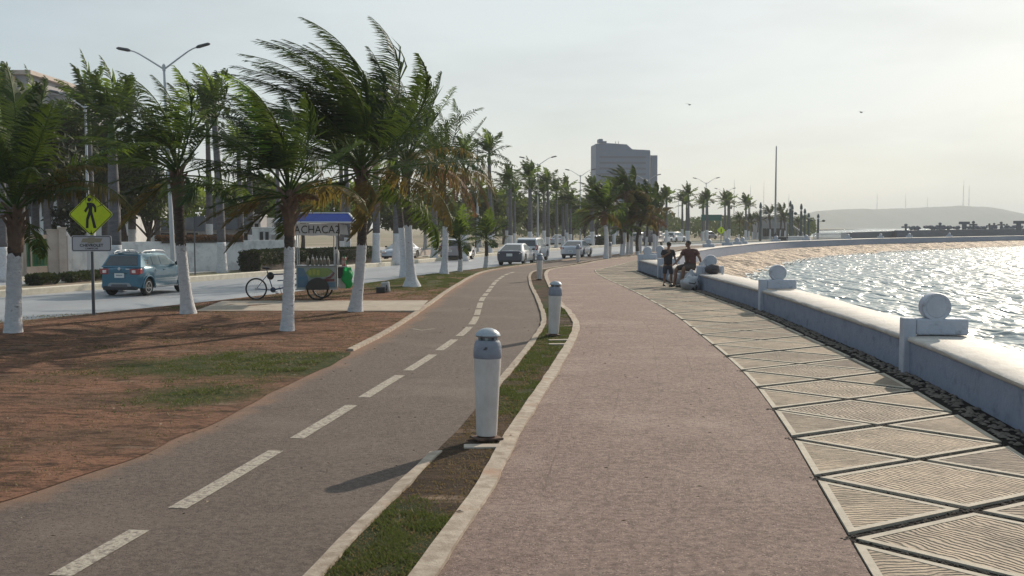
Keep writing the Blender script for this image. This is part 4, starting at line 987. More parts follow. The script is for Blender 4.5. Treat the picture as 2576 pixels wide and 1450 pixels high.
# far-off wood as one mass
mb = MB(); rw = random.Random(77)
for i in range(15000):
    px = rw.uniform(1080, 2050); Z = rw.uniform(235, 330); top = 4.2 + 2.4 * noise.noise(Vector((px * .02, Z * .03, 0))) + (1.0 if px < 1700 else 0)
    x = bx(px, Z); z = abs(rw.gauss(0, 1)); z = top * min(1, rw.random() ** .6); u = Vector((rw.gauss(0, 1), rw.gauss(0, 1), rw.gauss(0, 1))).normalized(); v = u.orthogonal().normalized(); s_ = rw.uniform(.4, .9)
    p = Vector((x, Z, z)); b_ = len(mb.v); mb.v += [tuple(p - u * s_), tuple(p + v * s_ * .5), tuple(p + u * s_), tuple(p - v * s_ * .5)]; mb.f.append([b_, b_ + 1, b_ + 2, b_ + 3]); mb.m.append(0)
kind(mb.build('treeline', M['lf_tree'], smooth=0, fix=False), 'stuff', 'hazy green treeline far along the road', 'treeline')

# ---------------------------------------------------------------- hedges and plants
def hedge(name, label, pts, w, h, seed, n, z0=0, lf='hedge', s=.07, group=None, cat='hedge'):
    """clipped leafy hedge following a line"""
    root = T(name, label, cat, (pts[0][0], pts[0][1], 0), 0, group); c = Curve2(pts) if len(pts) > 2 else Curve2([pts[0], tuple((Vector(pts[0]) + Vector(pts[1])) / 2), pts[1]])
    o = Vector((pts[0][0], pts[0][1], 0)); r_ = random.Random(seed); core = MB(); 
    sweep(core, c, [(-w * .42, z0), (-w * .42, z0 + h * .9), (w * .42, z0 + h * .9), (w * .42, z0)], .1, c.L - .1, .5)
    core.v = [(v[0] - o.x, v[1] - o.y, v[2]) for v in core.v]; core.build('branches', M['bark'], root, smooth=0)
    mb = MB()
    for i in range(n):
        d = r_.uniform(0, c.L); a = r_.uniform(-math.pi * .12, math.pi * 1.12); k = .5 / max(abs(math.cos(a)), abs(math.sin(a)))
        k = min(k, .56) * (1 + .10 * noise.noise(Vector((d * 1.3, a * 2, seed)))) * r_.uniform(.9, 1.05)
        q = c.off(d, math.cos(a) * k * w * 1.0); z = z0 + h * .5 + math.sin(a) * k * h
        if r_.random() < .14: z = z0 + r_.uniform(.05, 1) * h; q = c.off(r_.choice((r_.uniform(0, .12), c.L - r_.uniform(0, .12))), r_.uniform(-.5, .5) * w)
        p = Vector((q.x - o.x, q.y - o.y, z)); u = Vector((r_.gauss(0, 1), r_.gauss(0, 1), r_.gauss(0, 1))).normalized(); v = u.orthogonal().normalized(); s_ = s * r_.uniform(.6, 1.4)
        b_ = len(mb.v); mb.v += [tuple(p - u * s_), tuple(p + v * s_ * .5), tuple(p + u * s_), tuple(p - v * s_ * .5)]; mb.f.append([b_, b_ + 1, b_ + 2, b_ + 3]); mb.m.append(0)
    mb.build('foliage', M[lf], root, smooth=0, fix=False); return root
g1 = G(628, 684); g2 = G(752, 672); g3 = G(778, 670); g4 = G(928, 660)
hedge('hedge', 'dark clipped hedge on the median, the end with a ragged rounded face', [(g1.x, g1.y), (g2.x, g2.y)], 1.3, 1.12, 1, 5200, group='clipped hedges on the median')
hedge('hedge', 'dark clipped hedge on the median behind the food cart', [(g3.x, g3.y), (g4.x, g4.y)], 1.2, 1.05, 2, 5200, group='clipped hedges on the median')
g5 = at(1503, 618, 134); g6 = at(1558, 616, 142); hedge('hedge', 'far clipped hedge on the median beyond the silver-blue sedan', [(g5.x, g5.y), (g6.x, g6.y)], 1.6, 1.1, 3, 1500, s=.14, group='clipped hedges on the median')
g5 = at(1692, 605, 205); g6 = at(1722, 604, 215); hedge('hedge', 'far clipped hedge on the median above the seated person', [(g5.x, g5.y), (g6.x, g6.y)], 1.6, 1.0, 4, 900, s=.16, group='clipped hedges on the median')
for i, (pa, pb, lab) in enumerate((((84, 719), (128, 715), 'low dark shrub on the median, smaller of two beside the white palm foot'), ((165, 712), (268, 704), 'low dark shrub row on the median, longer of two'))):
    a = G(*pa); b_ = G(*pb); hedge('low_shrub', lab, [(a.x, a.y), (b_.x, b_.y)], .7, .42, 9 + i, 900, s=.1, group='low shrubs on the median', cat='shrub')

# ---------------------------------------------------------------- street lamps
def lamp(name, label, h=10.2, arm=2.1, mtl='pole'):
    t = T(name, label, 'street lamp', (0, 0, 0), 0, 'double-armed street lamps')
    mb = MB(); mb.tube([(0, 0, -.1), (0, 0, 1), (0, 0, h)], [.13, .115, .06], 12); mb.box((0, 0, .03), (.42, .42, .1)); mb.build('pole', M[mtl], t, smooth=40)
    for s_ in (-1, 1):
        mb = MB(); pts = [(0, 0, h - .15), (s_ * arm * .35, 0, h + .33), (s_ * arm * .6, 0, h + .66), (s_ * arm * .72, 0, h + .78), (s_ * arm * .85, 0, h + .85)]
        mb.tube(pts, [.045, .04, .035, .03, .03], 8); mb.build('arm', M[mtl], t, smooth=60)
        mb = MB(); mb.tube([(s_ * arm * .80, 0, h + .82), (s_ * arm * .86, 0, h + .86), (s_ * arm * 1.08, 0, h + .96), (s_ * arm * 1.13, 0, h + .97)], [.05, .085, .075, .03], 8)
        for v in range(len(mb.v)):
            x, y, z = mb.v[v]; mb.v[v] = (x, y * 1.7, z)
        mb.build('lamp_head', M['lamp'], t, smooth=50)
    mb = MB(); mb.lathe([(.02, h - .25), (.09, h - .22), (.09, h + .05), (.02, h + .12)], 10); mb.build('bracket', M[mtl], t, smooth=40)
    return t
L0 = lamp('street_lamp', 'tall double-armed street lamp rising between palms beside the blue hatchback')
q = G(437, 694); L0.location = (q.x, q.y, 0); L0.rotation_euler = (0, R(-1.6), R(-6))
ll = [(225, 690, None, .83, -8, 'shorter double-armed lamp behind the pedestrian sign'), (1201, 368, 98, 1, -14, 'double-armed street lamp behind the two-crowned royal palms'),
      (1353, 414, 127, 1, -16, 'double-armed street lamp above the white wagon'), (1460, 442, 155, 1, -18, 'double-armed street lamp left of the tower'), (1776.6, 461, 182, 1, -20, 'double-armed street lamp standing clear, right of the tower'),
      (1824, 484.5, 232, 1, -20, 'double-armed street lamp second right of the tower'), (1678, 497.7, 272, 1, -20, 'hazy far street lamp beside the tower edge'), (1707, 504, 298, 1, -20, 'hazy far street lamp, middle of three beyond the tower'),
      (1730, 511, 332, 1, -20, 'hazy far street lamp, last of three beyond the tower'), (1537, 454, 166, 1, -18, 'street lamp seen against the tower face'), (1627, 454, 170, 1, -20, 'street lamp seen against the tower corner'),
      (1449, 491, 240, 1, -18, 'small far street lamp among the trees left of the tower'), (1764, 524, 420, 1, -20, 'faintest far street lamp beyond the standing clear one')]
for px, py, Z, k, rz, lab in ll:
    if Z is None: q = G(px, py); loc = (q.x, q.y, 0)
    else: q = at(px, py, Z); loc = (q.x, q.y, q.z - 10.2 * k)
    dup(L0, (loc[0], loc[1], 0 if abs(loc[2]) < 1.5 else 0), R(rz), lab, None, (k, k, k) if Z is None else (1, 1, q.z / 10.2))
# ---------------------------------------------------------------- vehicles
def lerpf(tab, y):
    if y <= tab[0][0]: return tab[0][1]
    for a, b in zip(tab, tab[1:]):
        if y <= b[0]: 
            t = (y - a[0]) / (b[0] - a[0]); t = t * t * (3 - 2 * t) if len(a) > 2 else t
            return a[1] + (b[1] - a[1]) * t
    return tab[-1][1]
def text(name, s, size, Mx, m, parent, ext=.002, bold=0, sx=1, align='CENTER'):
    c = bpy.data.curves.new(name, 'FONT'); c.body = s; c.size = size; c.extrude = ext; c.align_x = align; c.align_y = 'CENTER'; c.offset = bold; c.resolution_u = 3
    o = bpy.data.objects.new('tmp', c); COL.objects.link(o); me = bpy.data.meshes.new_from_object(o); bpy.data.objects.remove(o)
    me.transform(Mx @ Matrix.Rotation(R(90), 4, 'X') @ Matrix.Diagonal((sx, 1, 1, 1))); me.materials.clear(); me.materials.append(m); me.name = name
    o = bpy.data.objects.new(name, me); COL.objects.link(o); o.parent = parent; return o
def car(name, label, cat, paint, L, W, top, cab, hb, hr, axles, wr, sidewin, belt_glass='glass', zl=.26, rear=None, group='cars on the road', extras=None, rimk='rim', lowtrim=True, mirrors=True):
    t = T(name, label, cat, (0, 0, 0), 0, group); hw = W / 2; ya = axles; Ra = wr + .07
    mb = MB(); ys = [0, .03, .1, .2, .35]; 
    for a in ya: ys += [a + Ra * math.sin(R(q)) for q in (-90, -75, -60, -45, -30, -15, 0, 15, 30, 45, 60, 75, 90)]
    ys += [L * k / 16 for k in range(2, 15)] + [L - .35, L - .2, L - .1, L - .03, L]; ys = sorted(set(round(y, 3) for y in ys)); K = 15
    for y in ys:
        e = min(y, L - y); tp = 1 - .16 * max(0, 1 - e / .42) ** 2.2; w = hw * tp; zt = lerpf(top, y) - (.05 * max(0, 1 - e / .1)); z0 = zl + .06 * max(0, 1 - e / .3)
        for a in ya:
            if abs(y - a) < Ra: z0 = max(z0, wr + math.sqrt(max(0, Ra * Ra - (y - a) ** 2)))
        z0 = min(z0, zt - .2); zm = z0 + (zt - z0) * .5
        half = [(0, z0), (w * .8, z0), (w * .965, z0 + .03), (w, z0 + (zt - z0) * .22), (w * 1.0, zm), (w * .985, z0 + (zt - z0) * .82), (w * .93, zt - .01), (0, zt + .025)]
        ring = half + [(-x, z) for x, z in reversed(half[1:-1])]
        for x, z in ring: mb.v.append((x, y, z))
    n = len(ring)
    for i in range(len(ys) - 1):
        for k in range(n): mb.f.append([i * n + k, i * n + (k + 1) % n, (i + 1) * n + (k + 1) % n, (i + 1) * n + k]); mb.m.append(0)
    mb.f.append(list(range(n))); mb.m.append(0); mb.f.append([(len(ys) - 1) * n + k for k in reversed(range(n))]); mb.m.append(0)
    mb.build('body', M[paint], t, smooth=42)
    zb, zr = cab[0][1], max(z for y, z in cab)
    hz_ = lambda z: hb + (hr - hb) * max(0, (z - zb)) / (zr - zb)
    mb = MB(); m_ = len(cab)
    mb.v = [(-hz_(z), y, z) for y, z in cab] + [(hz_(z), y, z) for y, z in cab]
    mb.f = [list(range(m_)), [m_ + i for i in reversed(range(m_))]] + [[i, m_ + i, m_ + i + 1, i + 1] for i in range(m_ - 1)]; mb.m = [0] * len(mb.f)
    mb.build('cabin', M[paint], t, smooth=40, bevel=.045)
    def pane(i, nm, a=.08, b=.92, ix=.07):
        (y0, z0), (y1, z1) = cab[i], cab[i + 1]; nn = Vector((0, -(z1 - z0), (y1 - y0))).normalized() 
        if (nn.z < 0): nn = -nn
        q = MB(); vs = []
        for f in (a, b):
            y, z = y0 + (y1 - y0) * f, z0 + (z1 - z0) * f; w = hz_(z) - ix
            vs += [(-w, y, z), (w, y, z)]
        o_ = nn * .012; vs = [Vector(v) + o_ for v in vs]; vs2 = [v - nn * .02 for v in vs]
        q.add(vs + vs2, [(0, 1, 3, 2), (4, 6, 7, 5), (0, 4, 5, 1), (2, 3, 7, 6), (0, 2, 6, 4), (1, 5, 7, 3)]); q.build(nm, M[belt_glass if nm != 'rear_window' else (rear or {}).get('glass', 'glass')], t, smooth=0)
    pane(0, 'rear_window', *(rear or {}).get('rw', (.1, .9)))
    pane(len(cab) - 2, 'windscreen')
    for s_ in (-1, 1):
        for poly in sidewin:
            q = MB(); vs = [(s_ * (hz_(z) + .010), y, z) for y, z in poly] + [(s_ * (hz_(z) - .02), y, z) for y, z in poly]; k = len(poly)
            q.add(vs, [tuple(range(k)), tuple(reversed(range(k, 2 * k)))] + [(i, (i + 1) % k, k + (i + 1) % k, k + i) for i in range(k)]); q.build('side_window', M[belt_glass], t, smooth=0)
        if mirrors:
            q = MB(); y = cab[-1][0] - .28; q.ell((s_ * (hb + .14), y, zb + .09), (.11, .06, .08), 10, 6); q.box((s_ * (hb + .03), y, zb + .04), (.1, .05, .04)); q.build('mirror', M['blackp'], t, smooth=60)
        for a in ya:
            w = T.__call__ if False else None
            wo = MB(); Mx = Matrix.Translation((s_ * (hw - .13), a, wr)) @ Matrix.Rotation(R(90) * s_, 4, 'Y')
            wo.lathe([(wr * .62, -.09), (wr * .9, -.105), (wr, -.07), (wr, .07), (wr * .9, .105), (wr * .62, .09)], 28, Mx); tyre = wo.build('wheel', M['tyre'], t, smooth=40)
            rm = MB(); rm.lathe([(wr * .64, .06), (wr * .66, .1), (wr * .58, .098), (wr * .52, .06), (wr * .1, .055), (wr * .1, .085), (.001, .085)], 24, Mx)
            for k in range(5):
                ang = k * 1.2566; rm.box((wr * .34, 0, .075), (wr * .52, wr * .17, .03), Mx @ Matrix.Rotation(ang, 4, 'Z'))
            rm.build('rim', M[rimk], tyre, smooth=35)
            dk = MB(); dk.lathe([(wr * .6, .03), (wr * .6, .05)], 20, Mx); dk.build('brake_disc', M['dark'], tyre, smooth=0)
    # rear end
    rr_ = rear or {}
    zt = lerpf(top, .1)
    for s_ in (-1, 1):
        lx, lz, lw, lh = rr_.get('light', (hw * .78, zt - .22, .28, .16))
        q = MB(); q.box((s_ * lx, .035, lz), (lw, .09, lh)); q.box((s_ * (lx + lw * .42), .14, lz + .01), (lw * .3, .2, lh * .9)); tl = q.build('tail_light', M['red'], t, bevel=.02)
        q = MB(); q.box((s_ * (lx - lw * .05), -.022, lz), (lw * .42, .035, lh * .5)); q.build('reversing_lens', M['clear'], tl, bevel=.01)
        q = MB(); q.box((s_ * hw * .6, L - .03, .66), (.34, .12, .15)); q.build('headlight', M['clear'], t, bevel=.03)
        for y in rr_.get('handles', ()):
            q = MB(); q.box((s_ * (hw * .985 + .012), y, zt - .14), (.03, .17, .035)); q.build('door_handle', M[paint], t, bevel=.01)
    px_, pz_ = rr_.get('plate', (0, zt - .3)); q = MB(); q.box((px_, -.008, pz_), (.38, .03, .17)); pl_ = q.build('licence_plate', M['plate'], t, bevel=.006)
    q = MB(); q.box((0, -.018, pz_ + .005), (.26, .012, .05)); q.build('plate_number', M['skid'], pl_, smooth=0)
    if lowtrim:
        q = MB(); q.box((0, .04, zl + .04), (W * .8, .16, .14)); q.box((0, L - .06, zl + .05), (W * .8, .16, .14)); q.build('bumper_trim', M['blackp'], t, bevel=.03)
    if extras: extras(t, hw, hz_, zb, zr)
    return t
def place(c, pr, axle, hwid, deg, z=RZ):
    """put the rear right wheel on ground point pr, nose turned deg clockwise"""
    a = R(-deg); q = Vector((hwid - .1, axle, 0)); q.rotate(Matrix.Rotation(a, 3, 'Z')); c.location = (pr.x - q.x, pr.y - q.y, z); c.rotation_euler = (0, 0, a)
def blue_extra(t, hw, hz_, zb, zr):
    for s_ in (-1, 1):
        q = MB(); q.tube([(s_ * .56, .55, zr - .02), (s_ * .565, .75, zr + .055), (s_ * .575, 1.5, zr + .07), (s_ * .575, 2.0, zr + .05), (s_ * .57, 2.15, zr - .02)], .024, 8); q.build('roof_rail', M['wcar'], t, smooth=60)
        for k in range(3):
            y0 = .52 - k * .012; z = zb + .24 - k * .085; q = MB(); vs = [(s_ * (hz_(zz) + .008), yy, zz) for yy, zz in ((y0, z), (y0 + .26, z - .03), (y0 + .25, z + .008), (y0 + .03, z + .04))]
            q.add(vs + [(v[0] - s_ * .02, v[1], v[2]) for v in vs], [(0, 1, 2, 3), (7, 6, 5, 4), (0, 4, 5, 1), (1, 5, 6, 2), (2, 6, 7, 3), (3, 7, 4, 0)]); q.build('pillar_slash', M['blackp'], t, smooth=0)
        for a in (.62, 3.05):
            q = MB(); pts = [(s_ * (hw - .015), a + .40 * math.cos(R(k)), .32 + .41 * math.sin(R(k))) for k in range(-8, 190, 12)]; q.tube(pts, .04, 6); q.build('wheel_arch_trim', M['blue'], t, smooth=60)
        q = MB(); q.box((s_ * (hw - .02), 1.83, .30), (.05, 1.7, .06)); q.build('sill_trim', M['skid'], t, bevel=.01)
    q = MB(); q.prism([(-.5, .30), (.5, .30), (.42, .46), (.36, .49), (-.36, .49), (-.42, .46)], .04, Matrix.Translation((0, -.028, 0))); q.build('skid_plate', M['skid'], t, bevel=.01)
    q = MB(); q.prism([(-.34, .33), (.34, .33), (.30, .44), (-.30, .44)], .03, Matrix.Translation((0, -.045, 0))); q.build('bumper_grille', M['steel'], t, bevel=.01)
    q = MB(); q.lathe([(.001, 0), (.055, 0), (.05, .02), (.001, .025)], 16, Matrix.Translation((0, -.005, 1.0)) @ Matrix.Rotation(R(90), 4, 'X')); q.build('badge', M['rim'], t, smooth=40)
    q = MB(); q.box((.33, -.004, .99), (.15, .01, .035)); q.build('model_badge', M['rim'], t, smooth=0)
    q = MB(); q.tube([(0, .75, zr), (0, .6, zr + .12)], .008, 6); q.build('aerial', M['blackp'], t, smooth=0)
    q = MB(); q.box((0, .46, zr - .012), (1.0, .12, .035)); q.build('spoiler', M['blue'], t, bevel=.01)
    q = MB(); q.box((0, -.012, .84), (.60, .02, .02)); q.build('tailgate_crease', M['blackp'], t, smooth=0)
bluecar = car('hatchback_car', 'small blue hatchback with silver roof rails driving away behind the pedestrian sign', 'car', 'blue', 3.7, 1.66,
    [(0, 1.02), (.15, 1.08), (2.55, 1.07), (2.8, 1.04), (3.45, .92), (3.62, .78), (3.7, .6)], [(.06, 1.05), (.36, 1.50), (.6, 1.555), (1.5, 1.575), (2.05, 1.52), (2.74, 1.05)], .79, .60, (.62, 3.05), .32,
    [[(.62, 1.14), (.95, 1.12), (.95, 1.42), (.86, 1.42)], [(.99, 1.12), (1.48, 1.11), (1.48, 1.46), (.99, 1.43)], [(1.55, 1.11), (2.46, 1.09), (2.08, 1.42), (1.92, 1.46), (1.55, 1.46)]],
    'glasslt', rear=dict(light=(.60, .90, .34, .21), plate=(0, .76), handles=(1.12, 1.7), rw=(.14, .93, .10), glass='glass'), extras=blue_extra, rimk='rim')
place(bluecar, G(371, 744, RZ), .62, .83, 11)
def pick(px, py): return G(px, py, RZ)
# grey-white minivan
van = car('minivan', 'grey-white minivan with red tail lights beyond the young palms', 'minivan', 'gcar', 4.2, 1.74,
    [(0, 1.0), (.2, 1.05), (2.9, 1.04), (3.2, 1.0), (4.0, .86), (4.15, .7), (4.2, .55)], [(.05, 1.0), (.22, 1.52), (.5, 1.60), (1.8, 1.62), (2.4, 1.57), (3.25, 1.02)], .82, .66, (.75, 3.3), .32,
    [[(.5, 1.1), (1.2, 1.09), (1.2, 1.46), (.55, 1.45)], [(1.28, 1.09), (2.05, 1.08), (2.05, 1.48), (1.28, 1.47)], [(2.12, 1.08), (2.95, 1.07), (2.45, 1.45), (2.12, 1.48)]], rear=dict(light=(.74, .94, .17, .3), plate=(0, .72), handles=(1.3, 2.2), rw=(.16, .86, .13)))
place(van, pick(1163, 655), .75, .87, 15)
def coupe_extra(t, hw, hz_, zb, zr):
    # dark protective cover over the tail
    q = MB(); prof = [(-.80, .33), (-.66, .27), (.66, .27), (.80, .33), (.83, .75), (.76, .90), (.6, .955), (-.6, .955), (-.76, .90), (-.83, .75)]
    q.prism(prof, .16, Matrix.Translation((0, -.035, 0))); q.build('tail_cover', M['dcar'], t, bevel=.05)
    q = MB(); q.box((0, -.05, .70), (.40, .03, .18)); q.build('cover_plate', M['plate'], t, bevel=.01)
coupe = car('coupe', 'white coupe with its whole tail covered in dark navy', 'car', 'wcar', 4.5, 1.8,
    [(0, .88), (.1, .95), (.7, .98), (3.2, .95), (4.2, .80), (4.4, .66), (4.5, .5)], [(.25, .93), (1.15, 1.36), (1.6, 1.43), (2.2, 1.42), (3.25, .93)], .84, .58, (.85, 3.5), .33,
    [[(.98, 1.0), (1.5, 1.0), (1.5, 1.33), (1.35, 1.33)], [(1.58, 1.0), (2.9, .99), (2.3, 1.32), (1.58, 1.34)]], 'glasslt', rear=dict(light=(.70, .80, .2, .12), plate=(0, .6), handles=(1.75,), rw=(.05, .95, .12)), extras=coupe_extra, rimk='rim')
place(coupe, pick(1319, 668), .85, .9, 13)
suv = car('wagon', 'tall white wagon with a dark rear window beside the dark-backed coupe', 'wagon', 'wcar', 4.4, 1.78,
    [(0, 1.02), (.15, 1.08), (3.0, 1.08), (3.3, 1.04), (4.2, .95), (4.35, .8), (4.4, .6)], [(.04, 1.05), (.2, 1.62), (.45, 1.70), (2.0, 1.72), (2.5, 1.66), (3.2, 1.06)], .84, .72, (.85, 3.45), .35,
    [[(.4, 1.14), (1.1, 1.14), (1.1, 1.56), (.42, 1.55)], [(1.18, 1.14), (2.0, 1.13), (2.0, 1.58), (1.18, 1.57)], [(2.08, 1.13), (2.95, 1.12), (2.5, 1.54), (2.08, 1.58)]], 'glasslt', rear=dict(light=(.78, 1.0, .15, .36), plate=(0, .85), handles=(1.3, 2.2), rw=(.1, .88, .1)))
place(suv, pick(1356, 657), .85, .89, 14)
sedan = car('sedan', 'silver-blue sedan with clear rear window driving in front of the far traffic', 'car', 'scar', 4.7, 1.78,
    [(0, .92), (.12, .99), (.8, 1.01), (3.3, .97), (4.4, .82), (4.6, .68), (4.7, .5)], [(.55, .98), (1.3, 1.36), (1.7, 1.43), (2.4, 1.43), (3.4, .96)], .83, .60, (.95, 3.65), .33,
    [[(1.1, 1.05), (1.6, 1.04), (1.6, 1.35), (1.5, 1.35)], [(1.67, 1.04), (2.35, 1.03), (2.35, 1.35), (1.67, 1.36)], [(2.42, 1.03), (3.1, 1.01), (2.55, 1.33), (2.42, 1.35)]], 'glasslt', rear=dict(light=(.68, .82, .3, .14), plate=(0, .58), handles=(1.8, 2.6), rw=(.05, .95, .1)))
place(sedan, pick(1466, 650.5), .95, .89, 16)
fl = [(sedan, 1399, 619, 0, 1.0, 0, 'small white car far off left of the silver-blue sedan'), (sedan, 1478, 620, 0, 1.0, 16, 'white car just beyond the silver-blue sedan'),
      (sedan, 1035, 652, 180, .95, 0, 'pale taxi coming the other way beyond the wide-footed coconut palm'), (van, 1594, 612, 0, 1.0, 18, 'car in the far traffic left of the parked truck'),
      (suv, 1683, 611, 0, 1.0, 22, 'white van above the head of the standing person'), (van, 1770, 603, 0, 1.0, 25, 'pale van in the far traffic under the standing clear lamp'), (suv, 1655, 612, 0, .9, 20, 'white vehicle beside the dark truck')]
for o, px, py, dr, k, hd, lab in fl:
    p = pick(px, py); rz = R(-hd - 15 if dr == 0 else 165)
    dup(o, (p.x, p.y, RZ), rz, lab, 'cars on the road', k)
tr = T('pickup_truck', 'dark pickup with a striped load stopped behind the white pillars', 'truck', (0, 0, 0), 0, 'cars on the road')
mb = MB(); mb.box((0, 1.2, .75), (1.8, 2.6, .5)); mb.box((0, 3.4, .95), (1.75, 1.9, .9)); mb.box((0, 3.2, 1.6), (1.6, 1.4, .5)); mb.build('body', M['dcar'], tr, bevel=.06)
mb = MB(); mb.box((0, 1.2, 1.5), (1.7, 2.3, 1.0)); mb.build('load', mat('striped_load', (.05, .05, .07), (.35, .3, .3), sc=6, rough=.8), tr, bevel=.1)
for s_ in (-1, 1):
    for a in (.8, 3.6): mb = MB(); mb.lathe([(.2, -.1), (.36, -.1), (.36, .1), (.2, .1)], 20, Matrix.Translation((s_ * .78, a, .36)) @ Matrix.Rotation(R(90), 4, 'Y')); mb.build('wheel', M['tyre'], tr)
p = pick(1633, 619); tr.location = (p.x, p.y, RZ); tr.rotation_euler = (0, 0, R(-22))

# ---------------------------------------------------------------- pedestrian sign
q = G(235, 793, .02); sg = T('pedestrian_sign', 'yellow diamond pedestrian sign over a white name plate on a dark pole', 'road sign', (q.x, q.y, 0), R(6))
mb = MB(); mb.box((0, .03, 1.55), (.07, .07, 3.15)); mb.box((0, .03, .02), (.16, .16, .04)); mb.build('pole', M['steel'], sg, bevel=.006)
def rdia(r, rc=.07, n=5):
    out = []
    for k in range(4):
        a = R(90 * k); c = Vector((math.cos(a), math.sin(a))) * (r - rc * 1.414)
        for j in range(n): b_ = a + R(-45 + 90 * j / (n - 1)); out.append((c.x + rc * math.cos(b_), c.y + rc * math.sin(b_)))
    return out
zc = 2.73; Mz = Matrix.Translation((0, -.012, zc))
mb = MB(); mb.prism(rdia(.585), .012, Mz); dia = mb.build('diamond_panel', M['yellow'], sg, smooth=0)
mb = MB(); o1 = rdia(.565, .06); o2 = rdia(.54, .05); n = len(o1)
for i in range(n):
    j = (i + 1) % n; mb.add([(o1[i][0], -.015, zc + o1[i][1]), (o1[j][0], -.015, zc + o1[j][1]), (o2[j][0], -.015, zc + o2[j][1]), (o2[i][0], -.015, zc + o2[i][1])], [(0, 1, 2, 3)])
mb.build('black_rim', M['black'], dia, smooth=0)
K = .585 / 240
fig = [(305, 155), (350, 155), (385, 165), (405, 200), (405, 260), (385, 260), (382, 215), (365, 195), (362, 255), (405, 435), (372, 435), (343, 292), (322, 345), (318, 435), (290, 435), (295, 335), (325, 240), (325, 215), (295, 265), (275, 245), (308, 195)]
def tess(poly, y, mb):
    P = [Vector((a, b_, 0)) for a, b_ in poly]; 
    for tr_ in geometry.tessellate_polygon([P]): mb.add([(poly[i][0], y, poly[i][1]) for i in tr_], [(0, 1, 2)])
mb = MB(); tess([((x - 347) * K, zc + (285 - y) * K) for x, y in fig], -.0165, mb)
tess([((332 - 347) * K + .048 * math.cos(R(a)), zc + (285 - 122) * K + .055 * math.sin(R(a))) for a in range(0, 360, 24)], -.0165, mb)
tess([((x - 347) * K, zc + (285 - y) * K) for x, y in ((347, 455), (356, 500), (343, 497), (332, 508), (340, 485))], -.0165, mb)
mb.build('walking_figure', M['black'], dia, smooth=0)
def rrect(w, h, r, n=5):
    out = []
    for cx, cy, a0_ in ((w / 2 - r, h / 2 - r, 0), (-w / 2 + r, h / 2 - r, 90), (-w / 2 + r, -h / 2 + r, 180), (w / 2 - r, -h / 2 + r, 270)):
        for j in range(n): a = R(a0_ + 90 * j / (n - 1)); out.append((cx + r * math.cos(a), cy + r * math.sin(a)))
    return out
pz = 1.95
mb = MB(); mb.prism(rrect(1.04, .43, .05), .012, Matrix.Translation((0, -.02, pz))); npl = mb.build('name_plate', M['signwh'], sg, smooth=0)
mb = MB(); o1 = rrect(1.0, .39, .04); o2 = rrect(.965, .355, .03); n = len(o1)
for i in range(n):
    j = (i + 1) % n; mb.add([(o1[i][0], -.023, pz + o1[i][1]), (o1[j][0], -.023, pz + o1[j][1]), (o2[j][0], -.023, pz + o2[j][1]), (o2[i][0], -.023, pz + o2[i][1])], [(0, 1, 2, 3)])
mb.build('plate_border', M['black'], npl, smooth=0)
mb = MB(); tess([(x * .62, pz + .085 + y * .62) for x, y in ((-.44, -.09), (-.36, .09), (-.13, .09), (-.13, .13), (.15, .13), (.15, .09), (.47, .09), (.38, -.09), (.12, -.09), (.12, -.13), (-.16, -.13), (-.16, -.09))], -.0235, mb)
mb.build('bow_emblem', mat('emblem_gold_grey', (.30, .27, .2), rough=.4), npl, smooth=0)
text('lettering', 'CHEVROLET', .105, Matrix.Translation((0, -.0235, pz - .05)), M['black'], npl, .001, .003, 1.05)
text('lettering', 'CAMPECHE', .06, Matrix.Translation((0, -.0235, pz - .135)), M['black'], npl, .001, .001, 1.1)

# ---------------------------------------------------------------- bollards
M['bwhite'] = mat('chipped_white_paint', (.46, .43, .41), (.58, .55, .53), sc=5, rough=.55, bump=.3, bsc=20, c3=(.30, .24, .18), sc3=4.5, th3=(.63, .70), stretch=(1, 1, .6))
M['bgrey'] = mat('chipped_blue_grey_paint', (.17, .19, .24), (.22, .24, .29), sc=7, rough=.5, bump=.3, bsc=24, c3=(.04, .035, .035), sc3=9, th3=(.62, .66))
M['bcap'] = mat('weathered_pale_cap', (.26, .30, .35), (.34, .38, .42), sc=9, rough=.4, bump=.2, bsc=20, c3=(.12, .13, .15), sc3=7, th3=(.6, .66))
M['rust'] = mat('rusty_base', (.05, .035, .03), (.16, .09, .06), sc=14, rough=.9, bump=.6, bsc=30)
def bollard(label):
    t = T('bollard', label, 'bollard', (0, 0, 0), 0, 'bollards in the planting strip')
    mb = MB(); mb.lathe([(.085, -.1), (.09, .1)], 18); mb.box((.0, 0, .045), (.30, .26, .02)); mb.build('rusty_base', M['rust'], t, smooth=40)
    mb = MB(); mb.lathe([(.100, .09), (.113, .075), (.117, .12), (.128, .42), (.140, .70), (.151, .905), (.151, .93)], 28); mb.build('column', M['bwhite'], t, smooth=40)
    mb = MB(); mb.lathe([(.150, .928), (.158, .945), (.157, 1.0), (.152, 1.06), (.142, 1.105), (.128, 1.128), (.11, 1.132), (.09, 1.125)], 28); mb.build('grey_band', M['bgrey'], t, smooth=40)
    mb = MB(); mb.lathe([(.075, 1.12), (.08, 1.175), (.072, 1.185)], 16)
    for k in range(6): a = k * 1.047; mb.box((.098 * math.cos(a), .098 * math.sin(a), 1.15), (.02, .035, .055), rz=a)
    mb.build('lamp_neck', M['skid'], t, smooth=40)
    mb = MB(); mb.lathe([(.08, 1.166), (.128, 1.168), (.142, 1.182), (.128, 1.212), (.09, 1.245), (.045, 1.262), (.001, 1.266)], 28); mb.build('dome_cap', M['bcap'], t, smooth=60)
    return t
B0 = bollard('nearest chipped white bollard with a rusty exposed foot, tallest in view'); q = G(1224, 1116); B0.location = (q.x, q.y, .02); B0.rotation_euler = (R(-1.0), R(1.2), .4)
